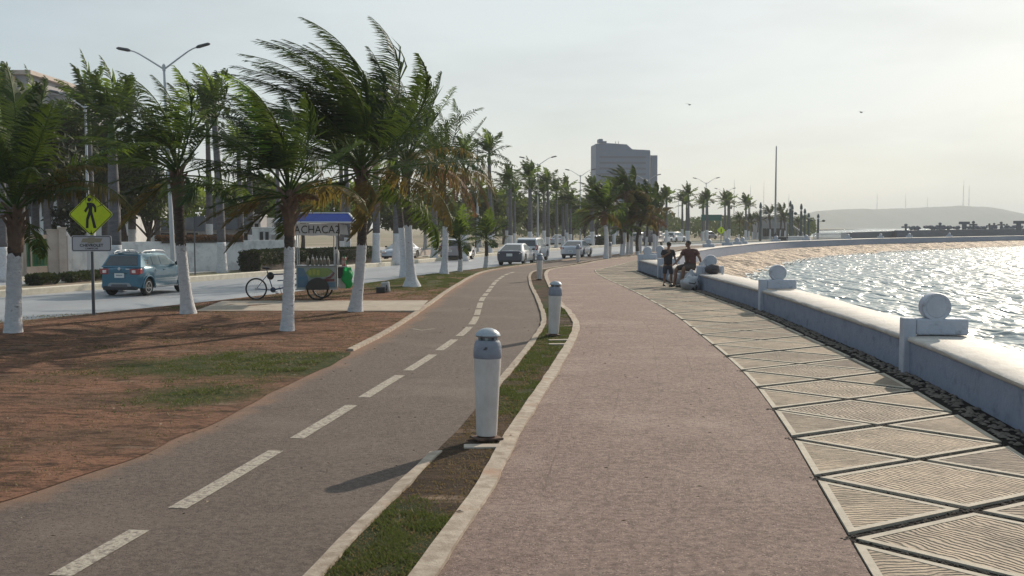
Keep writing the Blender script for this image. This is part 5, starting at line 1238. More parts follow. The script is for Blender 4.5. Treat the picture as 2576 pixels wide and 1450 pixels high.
for px, py, tl, lab in ((1392, 850, -2.6, 'leaning white bollard with dark foot, second along the planting strip'), (1357, 707, .5, 'third bollard along the strip, at the start of the narrow bend'), (1454, 662, 0, 'small bollard in front of the silver-blue sedan'), (1534, 650, 0, 'small bollard beside the windswept coconut palm foot')):
    q = G(px, py); dup(B0, (q.x, q.y, .02), px * 1.0, lab, None, .96, (0, R(tl)))
q = G(1412, 868, .03); mb = MB(); 
for dx, dy, a in ((-.02, 0, .1), (-.0, .75, .2)): mb.box((q.x + dx, q.y + dy, .042), (.46, .16, .03), rz=a)
q2 = G(1218, 1127, .03); mb.box((q2.x - .02, q2.y + .02, .038), (.40, .17, .03), rz=.05)
kind(mb.build('concrete_footings', M['conc'], bevel=.008), 'structure')

# ---------------------------------------------------------------- food cart tricycle
M['awning'] = mat('blue_awning', (.01, .045, .30), (.015, .06, .38), sc=5, rough=.5)
M['awnedge'] = mat('white_awning_trim', (.62, .64, .68), rough=.5)
M['banner'] = mat('worn_grey_banner', (.55, .55, .58), (.65, .65, .67), sc=3, rough=.7, bump=.4, bsc=5, bd=.05)
M['cartpan'] = mat('cart_panel_grey_blue', (.26, .31, .32), (.34, .37, .36), sc=4, rough=.5)
M['cartwh'] = mat('cart_white', (.50, .50, .50), (.4, .4, .4), sc=6, rough=.5)
M['framebl'] = mat('blue_bicycle_paint', (.015, .05, .16), rough=.35, coat=.5)
M['pgreen'] = mat('faded_green_print', (.16, .24, .09), (.22, .30, .08), sc=12, rough=.6)
M['pyel'] = mat('faded_yellow_print', (.34, .38, .08), rough=.6)
M['pred'] = mat('dark_red_print', (.14, .03, .05), (.2, .1, .1), sc=9, rough=.6)
M['pblue'] = mat('blue_print', (.06, .16, .28), (.12, .2, .28), sc=6, rough=.6)
M['gbag'] = leafmat('green_plastic_bag', (.02, .22, .09), (.03, .30, .13), tr=(.05, .6, .2), tfac=.35)
cg = G(792, 755, .04); cart = T('food_cart', 'tricycle food cart with blue awning and hand-lettered banner parked behind the slim palm', 'food cart', (cg.x, cg.y + .55, .04), R(7))
def cbox(nm, c, d, m, bv=.006, par=None, rz=0): mb = MB(); mb.box(c, d, rz=rz); return mb.build(nm, M[m], par or cart, bevel=bv)
# local: x along the cart (front to the right), y away
box_ = cbox('cart_body', (-.02, 0, .71), (1.28, .82, .74), 'cartpan', .012)
cbox('base_rail', (-.02, -.42, .335), (1.34, .03, .04), 'cartwh', .004); cbox('worktop', (-.02, 0, 1.092), (1.32, .88, .025), 'skid', .004)
mb = MB(); mb.prism([(-.62, .40), (-.22, .40), (-.30, .75), (-.42, 1.02), (-.62, 1.04)], .006, Matrix.Translation((0, -.418, 0))); mb.build('blue_print_panel', M['pblue'], box_, smooth=0)
mb = MB(); mb.prism([(-.36, .88), (-.2, 1.02), (.35, 1.02), (.52, .92), (.3, .74), (-.22, .72)], .006, Matrix.Translation((0, -.420, 0))); mb.build('green_print_panel', M['pgreen'], box_, smooth=0)
text('faded_lettering', 'SNACKS', .22, Matrix.Translation((0, -.425, .875)) , M['pyel'], box_, .001, .006, .8) if False else None
mb = MB()
for k, x in enumerate((-.22, -.09, .04)): mb.box((x, -.424, .88 + .02 * (k % 2)), (.09, .006, .17))
mb.build('yellow_print_panel', M['pyel'], box_, smooth=0)
mb = MB(); mb.tube([(.28, -.425, .70), (.42, -.425, .72), (.50, -.425, .80), (.55, -.425, .86), (.50, -.425, .89)], [.02, .035, .035, .03, .015], 6); mb.box((.38, -.423, .63), (.36, .004, .09)); mb.build('red_print_panel', M['pred'], box_, smooth=0)
mb = MB(); mb.box((.40, -.424, .48), (.38, .005, .16)); mb.build('light_blue_print_panel', M['pblue'], box_, smooth=0)
cbox('side_bin', (.80, 0, .52), (.26, .5, .34), 'cartwh', .02); cbox('black_bin', (.78, -.05, .86), (.24, .5, .36), 'blackp', .02); cbox('front_shelf', (.80, -.02, 1.06), (.36, .6, .03), 'cartwh', .005)
for x, y in ((-.62, -.38), (.56, -.38), (-.62, .38), (.62, .38)):
    mb = MB(); mb.tube([(x, y, 1.08), (x - .02, y, 2.55)], .018, 8); mb.build('awning_post', M['pole'], cart)
# awning: truncated pyramid
mb = MB(); a, b_, z0, z1 = 1.28, .75, 2.50, 2.80; a2, b2 = 1.02, .30
mb.add([(-a, -b_, z0), (a, -b_, z0), (a, b_, z0), (-a, b_, z0), (-a2, -b2, z1), (a2, -b2, z1), (a2, b2, z1), (-a2, b2, z1)], [(0, 1, 5, 4), (1, 2, 6, 5), (2, 3, 7, 6), (3, 0, 4, 7), (4, 5, 6, 7), (3, 2, 1, 0)])
aw = mb.build('awning', M['awning'], cart, smooth=0)
mb = MB()
for pa, pb in (((-a, -b_, z0), (a, -b_, z0)), ((a, -b_, z0), (a, b_, z0)), ((-a, -b_, z0), (-a, b_, z0)), ((-a, b_, z0), (a, b_, z0)), ((-a, -b_, z0), (-a2, -b2, z1)), ((a, -b_, z0), (a2, -b2, z1)), ((-a2, -b2, z1), (a2, -b2, z1)), ((-a2, b2, z1), (a2, b2, z1)), ((a, b_, z0), (a2, b2, z1))): mb.tube([pa, pb], .028, 6)
mb.build('awning_trim', M['awnedge'], aw)
mb = MB(); n = 16
for i in range(n + 1):
    x = -.92 + 1.62 * i / n; w_ = .02 * math.sin(i * 1.1)
    mb.v += [(x, -.68 + w_ * .3, 2.45 + .02 * (i / n)), (x, -.68 + w_, 2.08 - .01 * math.sin(i)), (x, -.672 + w_ * .3, 2.45 + .02 * (i / n)), (x, -.672 + w_, 2.08 - .01 * math.sin(i))]
for i in range(n): k = i * 4; mb.f += [[k, k + 4, k + 5, k + 1], [k + 2, k + 3, k + 7, k + 6]]; mb.m += [0, 0]
bn = mb.build('banner', M['banner'], cart, smooth=180, fix=False)
text('lettering', 'MA', .36, Matrix.Translation((-.70, -.705, 2.26)), M['black'], bn, .002, -.001, .8)
text('lettering', 'CHACA2', .36, Matrix.Translation((.14, -.705, 2.26)), M['black'], bn, .002, -.001, .86)
mb = MB(); mb.add([(.74, -.66, 2.46), (.98, -.5, 2.40), (1.02, -.5, 2.10), (.76, -.66, 2.12)], [(0, 3, 2, 1), (0, 1, 2, 3)][:1]); mb.build('loose_banner_end', M['cartwh'], cart, smooth=0, fix=False)
def bike_wheel(nm, c, r, par, rz=0, tw=.022):
    Mx = Matrix.Translation(c) @ Matrix.Rotation(rz, 4, 'Z') @ Matrix.Rotation(R(90), 4, 'X')
    mb = MB(); pts = [(r * math.cos(R(k)), r * math.sin(R(k)), 0) for k in range(0, 361, 10)]; mb.tube([Mx @ Vector(p) for p in pts], tw, 8, cap=False); w = mb.build('wheel', M['tyre'], par, smooth=60)
    mb = MB(); mb.tube([Mx @ Vector((p[0] * .93, p[1] * .93, 0)) for p in pts], .010, 6, cap=False); mb.lathe([(.03, -.04), (.03, .04)], 10, Mx); mb.build('rim', M['rim'], w)
    mb = MB()
    for k in range(18): a = R(k * 20); mb.tube([Mx @ Vector((.02 * math.cos(a), .02 * math.sin(a), .03 * (-1) ** k)), Mx @ Vector((r * .93 * math.cos(a + .2), r * .93 * math.sin(a + .2), 0))], .0028, 4, cap=False)
    mb.build('spokes', M['rim'], w); return w
bike_wheel('w', (.02, -.50, .33), .32, cart, 0, .03); bike_wheel('w', (.12, .50, .33), .32, cart, 0, .03)
mb = MB(); arc = [(.02 + .38 * math.cos(R(k)), .33 + .38 * math.sin(R(k))) for k in range(0, 181, 12)]; mb.prism(arc, .12, Matrix.Translation((0, -.56, 0))); mb.build('wheel_guard', M['blackp'], cart, smooth=40)
bike_wheel('w', (-1.98, .0, .34), .335, cart, R(-8), .024)
mb = MB()
for pa, pb, r_ in (((-1.98, .05, .34), (-1.45, 0, .30), .014), ((-1.98, -.05, .34), (-1.45, 0, .30), .014), ((-1.98, 0.05, .34), (-1.60, 0, .82), .012), ((-1.45, 0, .30), (-1.62, 0, .90), .018), ((-1.45, 0, .30), (-.62, 0, .48), .022), ((-1.60, 0, .80), (-.62, 0, .84), .022), ((-1.62, 0, .9), (-1.64, 0, 1.0), .014), ((-1.3, 0, .6), (-.62, 0, .66), .018)): mb.tube([pa, pb], r_, 8)
fr = mb.build('bicycle_frame', M['framebl'], cart, smooth=60)
mb = MB(); mb.ell((-1.66, 0, 1.02), (.15, .09, .04), 12, 6); mb.build('saddle', M['blackp'], cart, smooth=60)
mb = MB(); mb.ell((-1.52, 0, .76), (.12, .07, .13), 10, 8); mb.build('saddle_bag', M['blackp'], cart, smooth=60)
mb = MB(); mb.lathe([(.001, -.06), (.09, -.06), (.09, -.05), (.001, -.05)], 16, Matrix.Translation((-1.45, 0, .30)) @ Matrix.Rotation(R(90), 4, 'X')); mb.box((-1.38, -.09, .24), (.17, .02, .03)); mb.box((-1.30, -.13, .2), (.1, .08, .02)); mb.build('pedal_crank', M['steel'], cart)
mb = MB(); mb.tube([(-1.25, .02, .42), (-1.12, .12, -.02)], .01, 6); mb.build('kick_stand', M['pole'], cart)
# things standing on the cart
CM = Matrix.Translation(cart.location) @ Matrix.Rotation(cart.rotation_euler.z, 4, 'Z')
bt0 = None
for i, (x, lab) in enumerate(((-.30, 'squeeze bottle at the left end of the row on the cart worktop'), (-.15, 'squat amber squeeze bottle, second in the row on the cart'), (-.02, 'squeeze bottle, third in the row on the cart'), (.11, 'squeeze bottle, fourth in the row on the cart'), (.23, 'squeeze bottle, fifth in the row on the cart'), (.35, 'squeeze bottle at the right end of the row on the cart'))):
    p = CM @ Vector((x, -.18 + .05 * (i % 2), 1.106))
    if bt0 is None:
        bt0 = T('sauce_bottle', lab, 'bottle', p, 0, 'sauce bottles on the cart'); mb = MB(); mb.lathe([(.045, 0), (.048, .03), (.048, .15), (.03, .18)], 14); mb.build('bottle_body', mat('bottle_plastic', (.16, .17, .17), (.3, .2, .08), sc=3, rough=.3), bt0)
        mb = MB(); mb.lathe([(.036, .178), (.036, .215), (.014, .23), (.010, .30), (.004, .305)], 12); mb.build('spout_cap', M['cartwh'], bt0)
    else: dup(bt0, p, i, lab, None, (1.15 if i == 1 else 1))
p = CM @ Vector((.62, -.20, 1.106)); t = T('drink_dispenser', 'tall white drinks dispenser at the front of the cart', 'dispenser', p, R(7))
mb = MB(); mb.lathe([(.085, 0), (.09, .02), (.09, .42), (.07, .46)], 18); mb.build('tank', M['cartwh'], t); mb = MB(); mb.lathe([(.075, .458), (.08, .49), (.03, .51)], 18); mb.build('lid', M['cartwh'], t); mb = MB(); mb.box((0, -.09, .22), (.03, .012, .34)); mb.build('level_gauge', M['steel'], t)
p = CM @ Vector((.86, -.16, 1.076)); t = T('napkin_carton', 'red and white carton beside the drinks dispenser', 'carton', p, 0); mb = MB(); mb.box((0, 0, .14), (.13, .13, .28)); mb.build('carton_body', mat('red_white_print', (.5, .42, .4), (.4, .06, .06), sc=9, rough=.6), t, bevel=.01); mb = MB(); mb.box((0, 0, .29), (.12, .12, .02)); mb.build('carton_flap', M['cartwh'], t, bevel=.004)
p = CM @ Vector((.98, -.30, 0)); t = T('plastic_bag', 'green plastic bag hanging from the front of the cart', 'bag', (p.x, p.y, .04), 0)
mb = MB(); 
for i in range(13):
    z = .36 + .68 * i / 12; w_ = .15 * math.sin(math.pi * min(1, .25 + .75 * (1 - i / 12)) * .9) + .02
    for k in range(14): a = 2 * math.pi * k / 14; q = 1 + .22 * math.sin(3 * a + i * .6); mb.v.append((math.cos(a) * w_ * q + .03 * math.sin(i), math.sin(a) * w_ * .8 * q, z))
for i in range(12):
    for k in range(14): mb.f.append([i * 14 + k, i * 14 + (k + 1) % 14, (i + 1) * 14 + (k + 1) % 14, (i + 1) * 14 + k]); mb.m.append(0)
mb.f.append(list(range(14))); mb.m.append(0); mb.build('bag_body', M['gbag'], t, smooth=50)
mb = MB(); mb.tube([(-.03, 0, 1.0), (-.05, 0, 1.25), (-.12, .05, 1.42)], .012, 6); mb.build('bag_handle', M['gbag'], t)
# canister and black box on the grass
q = G(967, 738, .04); t = T('plastic_canister', 'white plastic canister with a handle lying on the grass beside a black box', 'canister', (q.x + .05, q.y + .12, .05), R(-10))
mb = MB(); mb.box((0, 0, .20), (.30, .2, .38), Matrix.Rotation(R(-6), 4, 'Y')); mb.build('canister_body', M['cartwh'], t, bevel=.05)
mb = MB(); mb.tube([(.04, -.11, .28), (.08, -.15, .2), (.05, -.11, .1)], .018, 6); mb.build('canister_handle', M['blackp'], t); mb = MB(); mb.lathe([(.04, .38), (.04, .43)], 12); mb.build('canister_cap', M['steel'], t)
t = T('tool_box', 'small black box in front of the white canister', 'box', (q.x - .13, q.y - .08, .05), R(15)); mb = MB(); mb.box((0, 0, .10), (.30, .18, .18)); mb.build('box_body', M['blackp'], t, bevel=.015); mb = MB(); mb.box((0, 0, .2), (.31, .19, .03)); mb.build('box_lid', M['steel'], t, bevel=.008)

# ---------------------------------------------------------------- buildings
def bld(name, label, px0, px1, py_top, Z, depth, wallm, yaw=0, cat='building', windows=(), roof=.3, roofm='fascia', over=.3, door=None, group=None, mw='dark', z0=-.1):
    a = at(px0, py_top, Z); b_ = at(px1, py_top, Z); W_ = b_.x - a.x; H = a.z
    t = T(name, label, cat, (a.x, Z, 0), R(yaw), group)
    mb = MB(); mb.box((W_ / 2, depth / 2, (H - roof + z0) / 2), (W_, depth, H - roof - z0)); wl_ = mb.build('walls', M[wallm], t, smooth=0)
    mb = MB(); mb.box((W_ / 2, depth / 2, H - roof / 2), (W_ + over, depth + over, roof)); mb.build('roof', M[roofm], t, smooth=0, bevel=.02)
    for (fx, fz, w, h) in windows:
        mb = MB(); mb.box((W_ * fx, .01, fz), (w + .14, .10, h + .14)); f_ = mb.build('window', M['cartwh'], t, smooth=0)
        mb = MB(); mb.box((W_ * fx, -.03, fz), (w, .06, h)); mb.build('pane', M[mw], f_, smooth=0)
    if door:
        fx, w, h = door; mb = MB(); mb.box((W_ * fx, -.0, h / 2), (w + .16, .10, h + .08)); d_ = mb.build('door_frame', M['cartwh'], t, smooth=0); mb = MB(); mb.box((W_ * fx, -.03, h / 2), (w, .08, h)); mb.build('door', M['door'], t, smooth=0)
    return t
bld('gatehouse', 'small white gatehouse with a two-light window and grey door beside the food cart', 634, 722, 572, 69, 4, 'plaster', 0, 'building', ((.27, 1.75, .22, .62), (.43, 1.75, .22, .62)), .08, 'plaster', .1, (.72, .75, 1.85))
bld('low_building', 'long low grey building with a blue-grey roof band behind the white wall', 380, 660, 548, 82, 6, 'greywall', 0, 'building', ((.13, 1.5, 1.0, .8), (.37, 1.5, .9, .9), (.60, 1.4, 1.0, .9), (.85, 1.5, .9, .8)), .95, 'fascia', .6)
bld('corner_tower', 'pale stair tower rising at the end of the low grey building', 636, 655, 540, 78, 2, 'greywall', 0, 'building', ((.5, 2.4, .3, .5),), .1, 'plaster', .1)
bld('two_storey_house', 'white two-storey house with tall windows behind the yard palms', 58, 330, 440, 76, 8, 'plaster', 0, 'house', tuple((f, z, .8, 1.5) for z in (1.0, 3.9) for f in (.08, .22, .36, .5, .64, .78, .92)), .3, 'greywall', .4)
bld('concrete_block', 'tall weathered concrete block with an orange roof edge above the palms', -260, 70, 178, 86, 12, 'greywall', 0, 'building', tuple((f, z, 1.1, 1.2) for z in (4, 7, 10, 13) for f in (.2, .45, .7, .9)), .35, 'beigewall', .8)
bld('concrete_block', 'lower flat-roofed concrete wing beside the tall block', 76, 168, 232, 90, 10, 'greywall', 0, 'building', tuple((f, z, 1.0, 1.2) for z in (5, 8, 11) for f in (.3, .7)), .3, 'greywall', .3)
mb = MB(); a = at(-200, 190, 85.4); b_ = at(40, 190, 85.4); t = T('roof_beam', 'orange-red beam under the roof edge of the tall concrete block', 'beam', (a.x, 85.2, a.z), 0)
mb.box(((b_.x - a.x) / 2, 0, -.3), (b_.x - a.x, .3, .35)); mb.build('beam_body', mat('orange_brick', (.45, .17, .08), (.5, .22, .1), sc=3), t, smooth=0)
# tower with stepped roof
tw = at(1498, 571, 430); k = 430 / FP; TW = T('tower_block', 'tall blue-grey tower block with a stepped roofline standing alone', 'tower', (tw.x, 430, 0), R(4))
mb = MB(); prof = [(0, -2), (137 * k, -2), (137 * k, 2.4 + 192 * k), (92 * k, 2.4 + 194 * k), (78 * k, 2.4 + 206 * k), (30 * k, 2.4 + 209 * k), (0, 2.4 + 207 * k)]
mb.prism(prof, 14); M['tower'] = mat('tower_render', (.045, .09, .175), (.056, .108, .20), sc=.2, rough=.6); M['twin'] = mat('tower_window_glass', (.024, .05, .105), rough=.4)
mb.build('walls', M['tower'], TW, smooth=0)
mb = MB(); mb.box((150 * k, 8, (2.4 + 180 * k) / 2), (17.5 * k, 12, 2.4 + 180 * k)); mb.build('side_wing', M['tower'], TW, smooth=0)
mb = MB(); mb.box((139.3 * k, 6, (2.4 + 190 * k) / 2), (2.6 * k, 8, 2.4 + 190 * k)); mb.build('pale_stair_strip', M['plaster'], TW, smooth=0)
mb = MB(); mb.box((15 * k, 5, 2.4 + 216 * k), (10 * k, 5, 9 * k)); mb.box((24 * k, 5, 2.4 + 213 * k), (12 * k, 4, 5 * k)); mb.build('roof_plant', M['tower'], TW, smooth=0)
for c_ in (55, 62): mb = MB(); mb.tube([(c_ * k, 5, 2.4 + 208 * k), (c_ * k, 5, 2.4 + 216 * k)], .12, 5); mb.build('aerial', M['steel'], TW)
for r_ in range(13):
    z = 3 + r_ * 2.35; mb = MB(); mb.box((68 * k, -.02, z), (118 * k, .06, .9)); mb.build('window_band', M['twin'], TW, smooth=0)
# yard wall, gate and pillars
def wallrun(name, label, pts, h, m, th=.2, cat='wall', cap=None):
    t = T(name, label, cat, (pts[0][0], pts[0][1], 0)); mb = MB()
    for i in range(len(pts) - 1):
        a, b_ = Vector(pts[i]), Vector(pts[i + 1]); d = b_ - a; ang = math.atan2(d.y, d.x); mid = (a + b_) / 2 - Vector(pts[0])
        h0 = h[i] if hasattr(h, '__len__') else h; h1 = h[i + 1] if hasattr(h, '__len__') else h; Mx = Matrix.Translation((a.x - pts[0][0], a.y - pts[0][1], 0)) @ Matrix.Rotation(ang, 4, 'Z')
        mb.prism([(0, -.2), (d.length, -.2), (d.length, h1), (0, h0)], th, Mx)
    mb.build('wall_face', M[m], t, smooth=0, bevel=.01); return t
wA = G(152, 691); wB = G(602, 674)
def wp(f): return (wA.x + (wB.x - wA.x) * f, wA.y + (wB.y - wA.y) * f)
wallrun('yard_wall', 'long white plastered yard wall with a curved swept end behind the hatchback', [wp(0), wp(.03), wp(.06), wp(.10), wp(.3), wp(.7), wp(1), (wB.x + 2.6, wB.y + 3.6)], [2.45, 2.25, 1.8, 1.65, 1.6, 1.6, 1.6, 1.6], 'plaster')
a = wp(.5); b_ = wp(1.0); hedge('hedge', 'narrow flowering hedge growing along the top of the white yard wall', [(a[0], a[1] + .3), (b_[0], b_[1] + .3)], .6, .42, 21, 2600, 1.5, lf='lf_br', s=.06, cat='hedge')
gA = G(66, 695); gB = G(128, 692)
t = T('yard_gate', 'green barred double gate between pale pillars at the yard entrance', 'gate', (gA.x - .6, gA.y, 0), math.atan2(gB.y - gA.y, gB.x - gA.x)); gl = (Vector(gB[:2]) - Vector(gA[:2])).length + .6
mb = MB(); mb.box((gl / 2, .1, .17), (gl + .3, .3, .5)); mb.build('base_wall', M['beigewall'], t, smooth=0)
mb = MB(); mb.box((gl / 2, .1, 1.90), (gl + .3, .3, .2)); mb.build('lintel', M['beigewall'], t, smooth=0)
for s_ in (0, 1):
    mb = MB(); mb.box((gl * (.25 + .5 * s_), .1, 1.1), (gl * .48, .05, 1.35)); lf_ = mb.build('gate_leaf', M['greengate'], t, smooth=0)
    mb = MB(); 
    for k_ in range(6): mb.tube([(gl * (.04 + .5 * s_ + .42 * k_ / 5), .05, .5), (gl * (.04 + .5 * s_ + .42 * k_ / 5), .05, 1.75)], .018, 6)
    mb.build('gate_bars', M['lf_lite'], lf_)
mb = MB(); mb.box((gl / 2, .04, 1.05), (.09, .09, 1.5)); mb.build('gate_post', M['conc'], t, smooth=0)
for px, py, w_, h_, m, lab in ((136, 692, .5, 2.2, 'beigewall', 'pale square pillar right of the green gate'), (160, 692, .34, 2.3, 'beigewall', 'narrow pillar at the swept end of the white yard wall'), (60, 695, .3, 2.1, 'beigewall', 'narrow pillar left of the green gate')):
    q = G(px, py); t = T('gate_pillar', lab, 'pillar', (q.x, q.y - .05, 0), R(30)); mb = MB(); mb.box((0, 0, h_ / 2 - .05), (w_, w_, h_ + .1)); mb.build('shaft', M[m], t, smooth=0); mb = MB(); mb.box((0, 0, h_ + .04), (w_ + .08, w_ + .08, .08)); mb.build('pillar_cap', M['conc'], t, smooth=0, bevel=.01)
q = G(148, 692); t = T('metal_door', 'plain brown-grey metal door between the two gate pillars', 'door', (q.x, q.y, 0), R(35)); mb = MB(); mb.box((0, 0, 1.0), (.9, .06, 1.9)); mb.build('door_leaf', M['door'], t, smooth=0); mb = MB(); mb.box((.3, -.05, .95), (.03, .05, .12)); mb.build('handle', M['steel'], t)
a = G(-120, 702); b_ = G(60, 696); wallrun('yard_wall', 'low beige yard wall left of the green gate', [(a.x, a.y), (b_.x, b_.y)], 1.7, 'beigewall')
a = G(935, 655); b_ = G(1085, 645); wallrun('yard_wall', 'low sandy kerb wall beyond the median right of the hedge', [(a.x, a.y + 5), (b_.x, b_.y + 12)], .35, 'beigewall')
q = G(491, 693); t = T('signpost', 'thin dark bare signpost at the kerb before the white yard wall', 'post', (q.x, q.y, 0)); mb = MB(); mb.tube([(0, 0, -.1), (0, 0, 2.9)], .035, 8); mb.build('post', M['steel'], t); mb = MB(); mb.box((.28, .02, 2.55), (.5, .03, .75)); mb.build('panel_back', M['steel'], t)

# ---------------------------------------------------------------- the bay: flagpole, pavilion, lanterns, pier wall, hill
q = at(1950, 571, 185); t = T('flagpole', 'tall bare flagpole standing beyond the bay promenade', 'flagpole', (q.x, 185, 0)); top_ = at(1948.5, 368, 185).z
mb = MB(); mb.tube([(0, 0, 0), (0, 0, top_ * .5), (0, 0, top_)], [.2, .16, .10], 12); mb.build('mast', M['skid'], t); mb = MB(); mb.lathe([(.6, 0), (.6, .4), (.4, .5)], 16); mb.build('plinth', M['conc'], t)
M['lant'] = mat('dark_green_lantern', (.04, .06, .06), rough=.6)
for i, (px, pt, Z, lab) in enumerate(((1913.7, 510, 172, 'dark lantern column left of the pavilion'), (1988.5, 506, 178, 'dark lantern column at the pavilion end, left of a close pair'), (1993.5, 515, 184, 'dark lantern column at the pavilion end, right of a close pair'), (2016, 513.5, 176, 'dark capped lantern column standing clear right of the pavilion'), (2025, 525.6, 186, 'dark lantern column with a loudspeaker above the ramp'), (2034.6, 536.7, 180, 'thick dark lantern column at the foot of the ramp'), (2058.6, 539, 190, 'short dark lantern column alone against the hill'))):
    q = at(px, pt, Z)
    if i == 0:
        LT = T('lantern_column', lab, 'lantern', (q.x, Z, 0), 0, 'dark lantern columns round the bay pavilion'); h_ = q.z; h0_ = h_
        mb = MB(); mb.lathe([(.22, 0), (.2, h_ * .78), (.2, h_ * .8)], 12); mb.build('column', M['lant'], LT); mb = MB(); mb.lathe([(.15, h_ * .8), (.15, h_ * .86)], 10); mb.build('lantern_glass', M['cartwh'], LT); mb = MB(); mb.lathe([(.24, h_ * .86), (.22, h_ * .93), (.1, h_), (.02, h_ * 1.01)], 12); mb.build('cap', M['lant'], LT, smooth=60)
        mb = MB(); mb.ell((.95, 0, h_ * .74), (.3, .3, .28), 10, 8); mb.tube([(.1, 0, h_ * .7), (.8, 0, h_ * .72)], .05, 6); mb.build('loudspeaker', M['lant'], LT, smooth=60)
    else: dup(LT, (q.x, Z, 0), i, lab, None, (1, 1, q.z / h0_))
bld('pavilion', 'long grey pavilion behind the small windblown palms', 1917, 1982, 546, 205, 8, 'greywall', 0, 'pavilion', tuple((f, 1.3, .7, 1.6) for f in (.1, .25, .4, .55, .7, .85)), .25, 'greywall', .3)
a = at(1982, 560, 200); b_ = at(2034, 590, 190); t = T('stair_ramp', 'sloping ramp on slim legs running down beside the pavilion', 'ramp', (a.x, 200, 0)); mb = MB(); d = Vector((b_.x - a.x, b_.y - 200, -a.z + .5)); mb.tube([(0, 0, a.z), (d.x, d.y, .5)], .16, 6); mb.build('deck', M['greywall'], t)
for k_ in range(7): f = k_ / 7; mb = MB(); mb.tube([(d.x * f, d.y * f, 0), (d.x * f, d.y * f, a.z + (.5 - a.z) * f)], .09, 6); mb.build('leg', M['lant'], t)
bld('low_block', 'low white block standing on the bay promenade', 1983, 2035, 595, 158, 3, 'plaster', -20, 'block', (), .1, 'plaster', .05)
bld('dark_stall', 'low dark stall beside the low white block', 1950, 1980, 596, 160, 2, 'greywall', -20, 'stall', ((.3, .5, .8, .4), (.7, .5, .8, .4)), .12, 'blackp', .2)
a = at(2046, 600, 176); b_ = at(2132, 600, 186); t = T('picket_fence', 'white picket fence above the far seawall', 'fence', (a.x, a.y, 0), math.atan2(b_.y - a.y, b_.x - a.x)); fl_ = (b_ - a).length; z1_ = at(2090, 586, 181).z
mb = MB(); 
for k_ in range(int(fl_ / .3)): mb.box((k_ * .3, 0, z1_ / 2), (.09, .05, z1_))
mb.build('pickets', M['cartwh'], t, smooth=0); mb = MB(); mb.box((fl_ / 2, .05, z1_ * .8), (fl_, .06, .1)); mb.box((fl_ / 2, .05, .25), (fl_, .06, .1)); mb.build('rail', M['cartwh'], t, smooth=0)
M['pier'] = mat('dark_pier_wall', (.085, .095, .125), (.115, .12, .15), sc=.3, rough=.8)
pa = [tuple(at(2130, 571, 205)[:2]), tuple(at(2330, 571, 226)[:2]), tuple(at(2620, 571, 256)[:2]), tuple(at(2900, 571, 290)[:2])]
t = wallrun('pier_wall', 'long dark grey pier wall across the mouth of the bay', pa, [1.25, 1.7, 2.0, 2.2], 'pier', 1.2)
bld('pier_hut', 'short blockhouse set in the dark pier wall', 2258, 2292, 580, 214, 3, 'pier', -8, 'hut', (), .1, 'pier', .1)
for i, (px, pt, s_) in enumerate(((2279, 563, 1), (2310, 571, .6), (2365, 560, 1), (2385, 568, .6), (2449, 556, 1), (2489, 562, .8), (2501, 561, .8), (2519, 558, 1), (2533, 563, .6))):
    Z = 214 + (px - 2279) * .14; q = at(px, pt, Z); zb_ = 1.3 + (px - 2200) * .002
    t = T('pier_ornament', ('dark ball-and-cross ornament on the pier wall' if s_ == 1 else 'small dark ornament on the pier wall'), 'ornament', (q.x, Z, zb_), 0, 'tall dark ornaments on the pier wall' if s_ == 1 else 'small dark ornaments on the pier wall')
    h_ = max(.6, q.z - zb_); mb = MB(); mb.box((0, 0, h_ * .3), (.3, .3, h_ * .6)); mb.build('post', M['pier'], t, smooth=0); mb = MB(); mb.box((0, 0, h_ * .55), (1.7 * s_, .4, h_ * .2)); mb.build('block', M['pier'], t, smooth=0); mb = MB(); mb.ell((0, 0, h_ * .82), (.38 * s_, .2, h_ * .18), 10, 8); mb.build('disc', M['pier'], t)
for i, (px, pt, w_, lab) in enumerate(((2426, 558, 28, 'dark T-shaped stand on the pier, left one'), (2563, 556, 24, 'dark T-shaped stand on the pier near the picture edge'))):
    Z = 240; q = at(px, pt, Z); t = T('pier_stand', lab, 'stand', (q.x, Z, 1.5)); h_ = q.z - 1.5; mb = MB(); mb.box((0, 0, h_ / 2), (.9, .5, h_)); mb.build('stem', M['pier'], t, smooth=0); mb = MB(); mb.box((0, 0, h_ * .85), (2.3, .6, h_ * .3)); mb.build('head', M['pier'], t, smooth=0)
mb = MB(); rh = random.Random(3)
for i in range(90):
    px = rh.uniform(2290, 2576); Z = 236 + (px - 2290) * .1; q = at(px, 571, Z); s_ = rh.uniform(.3, .7); mb.ell((q.x, Z, 1.9 + rh.uniform(0, .5)), (s_, s_ * .6, s_ * .7), 7, 5, jit=.4)
kind(mb.build('pier_rubble', M['pier'], smooth=0), 'stuff', 'dark rocks heaped along the pier top', 'rocks')
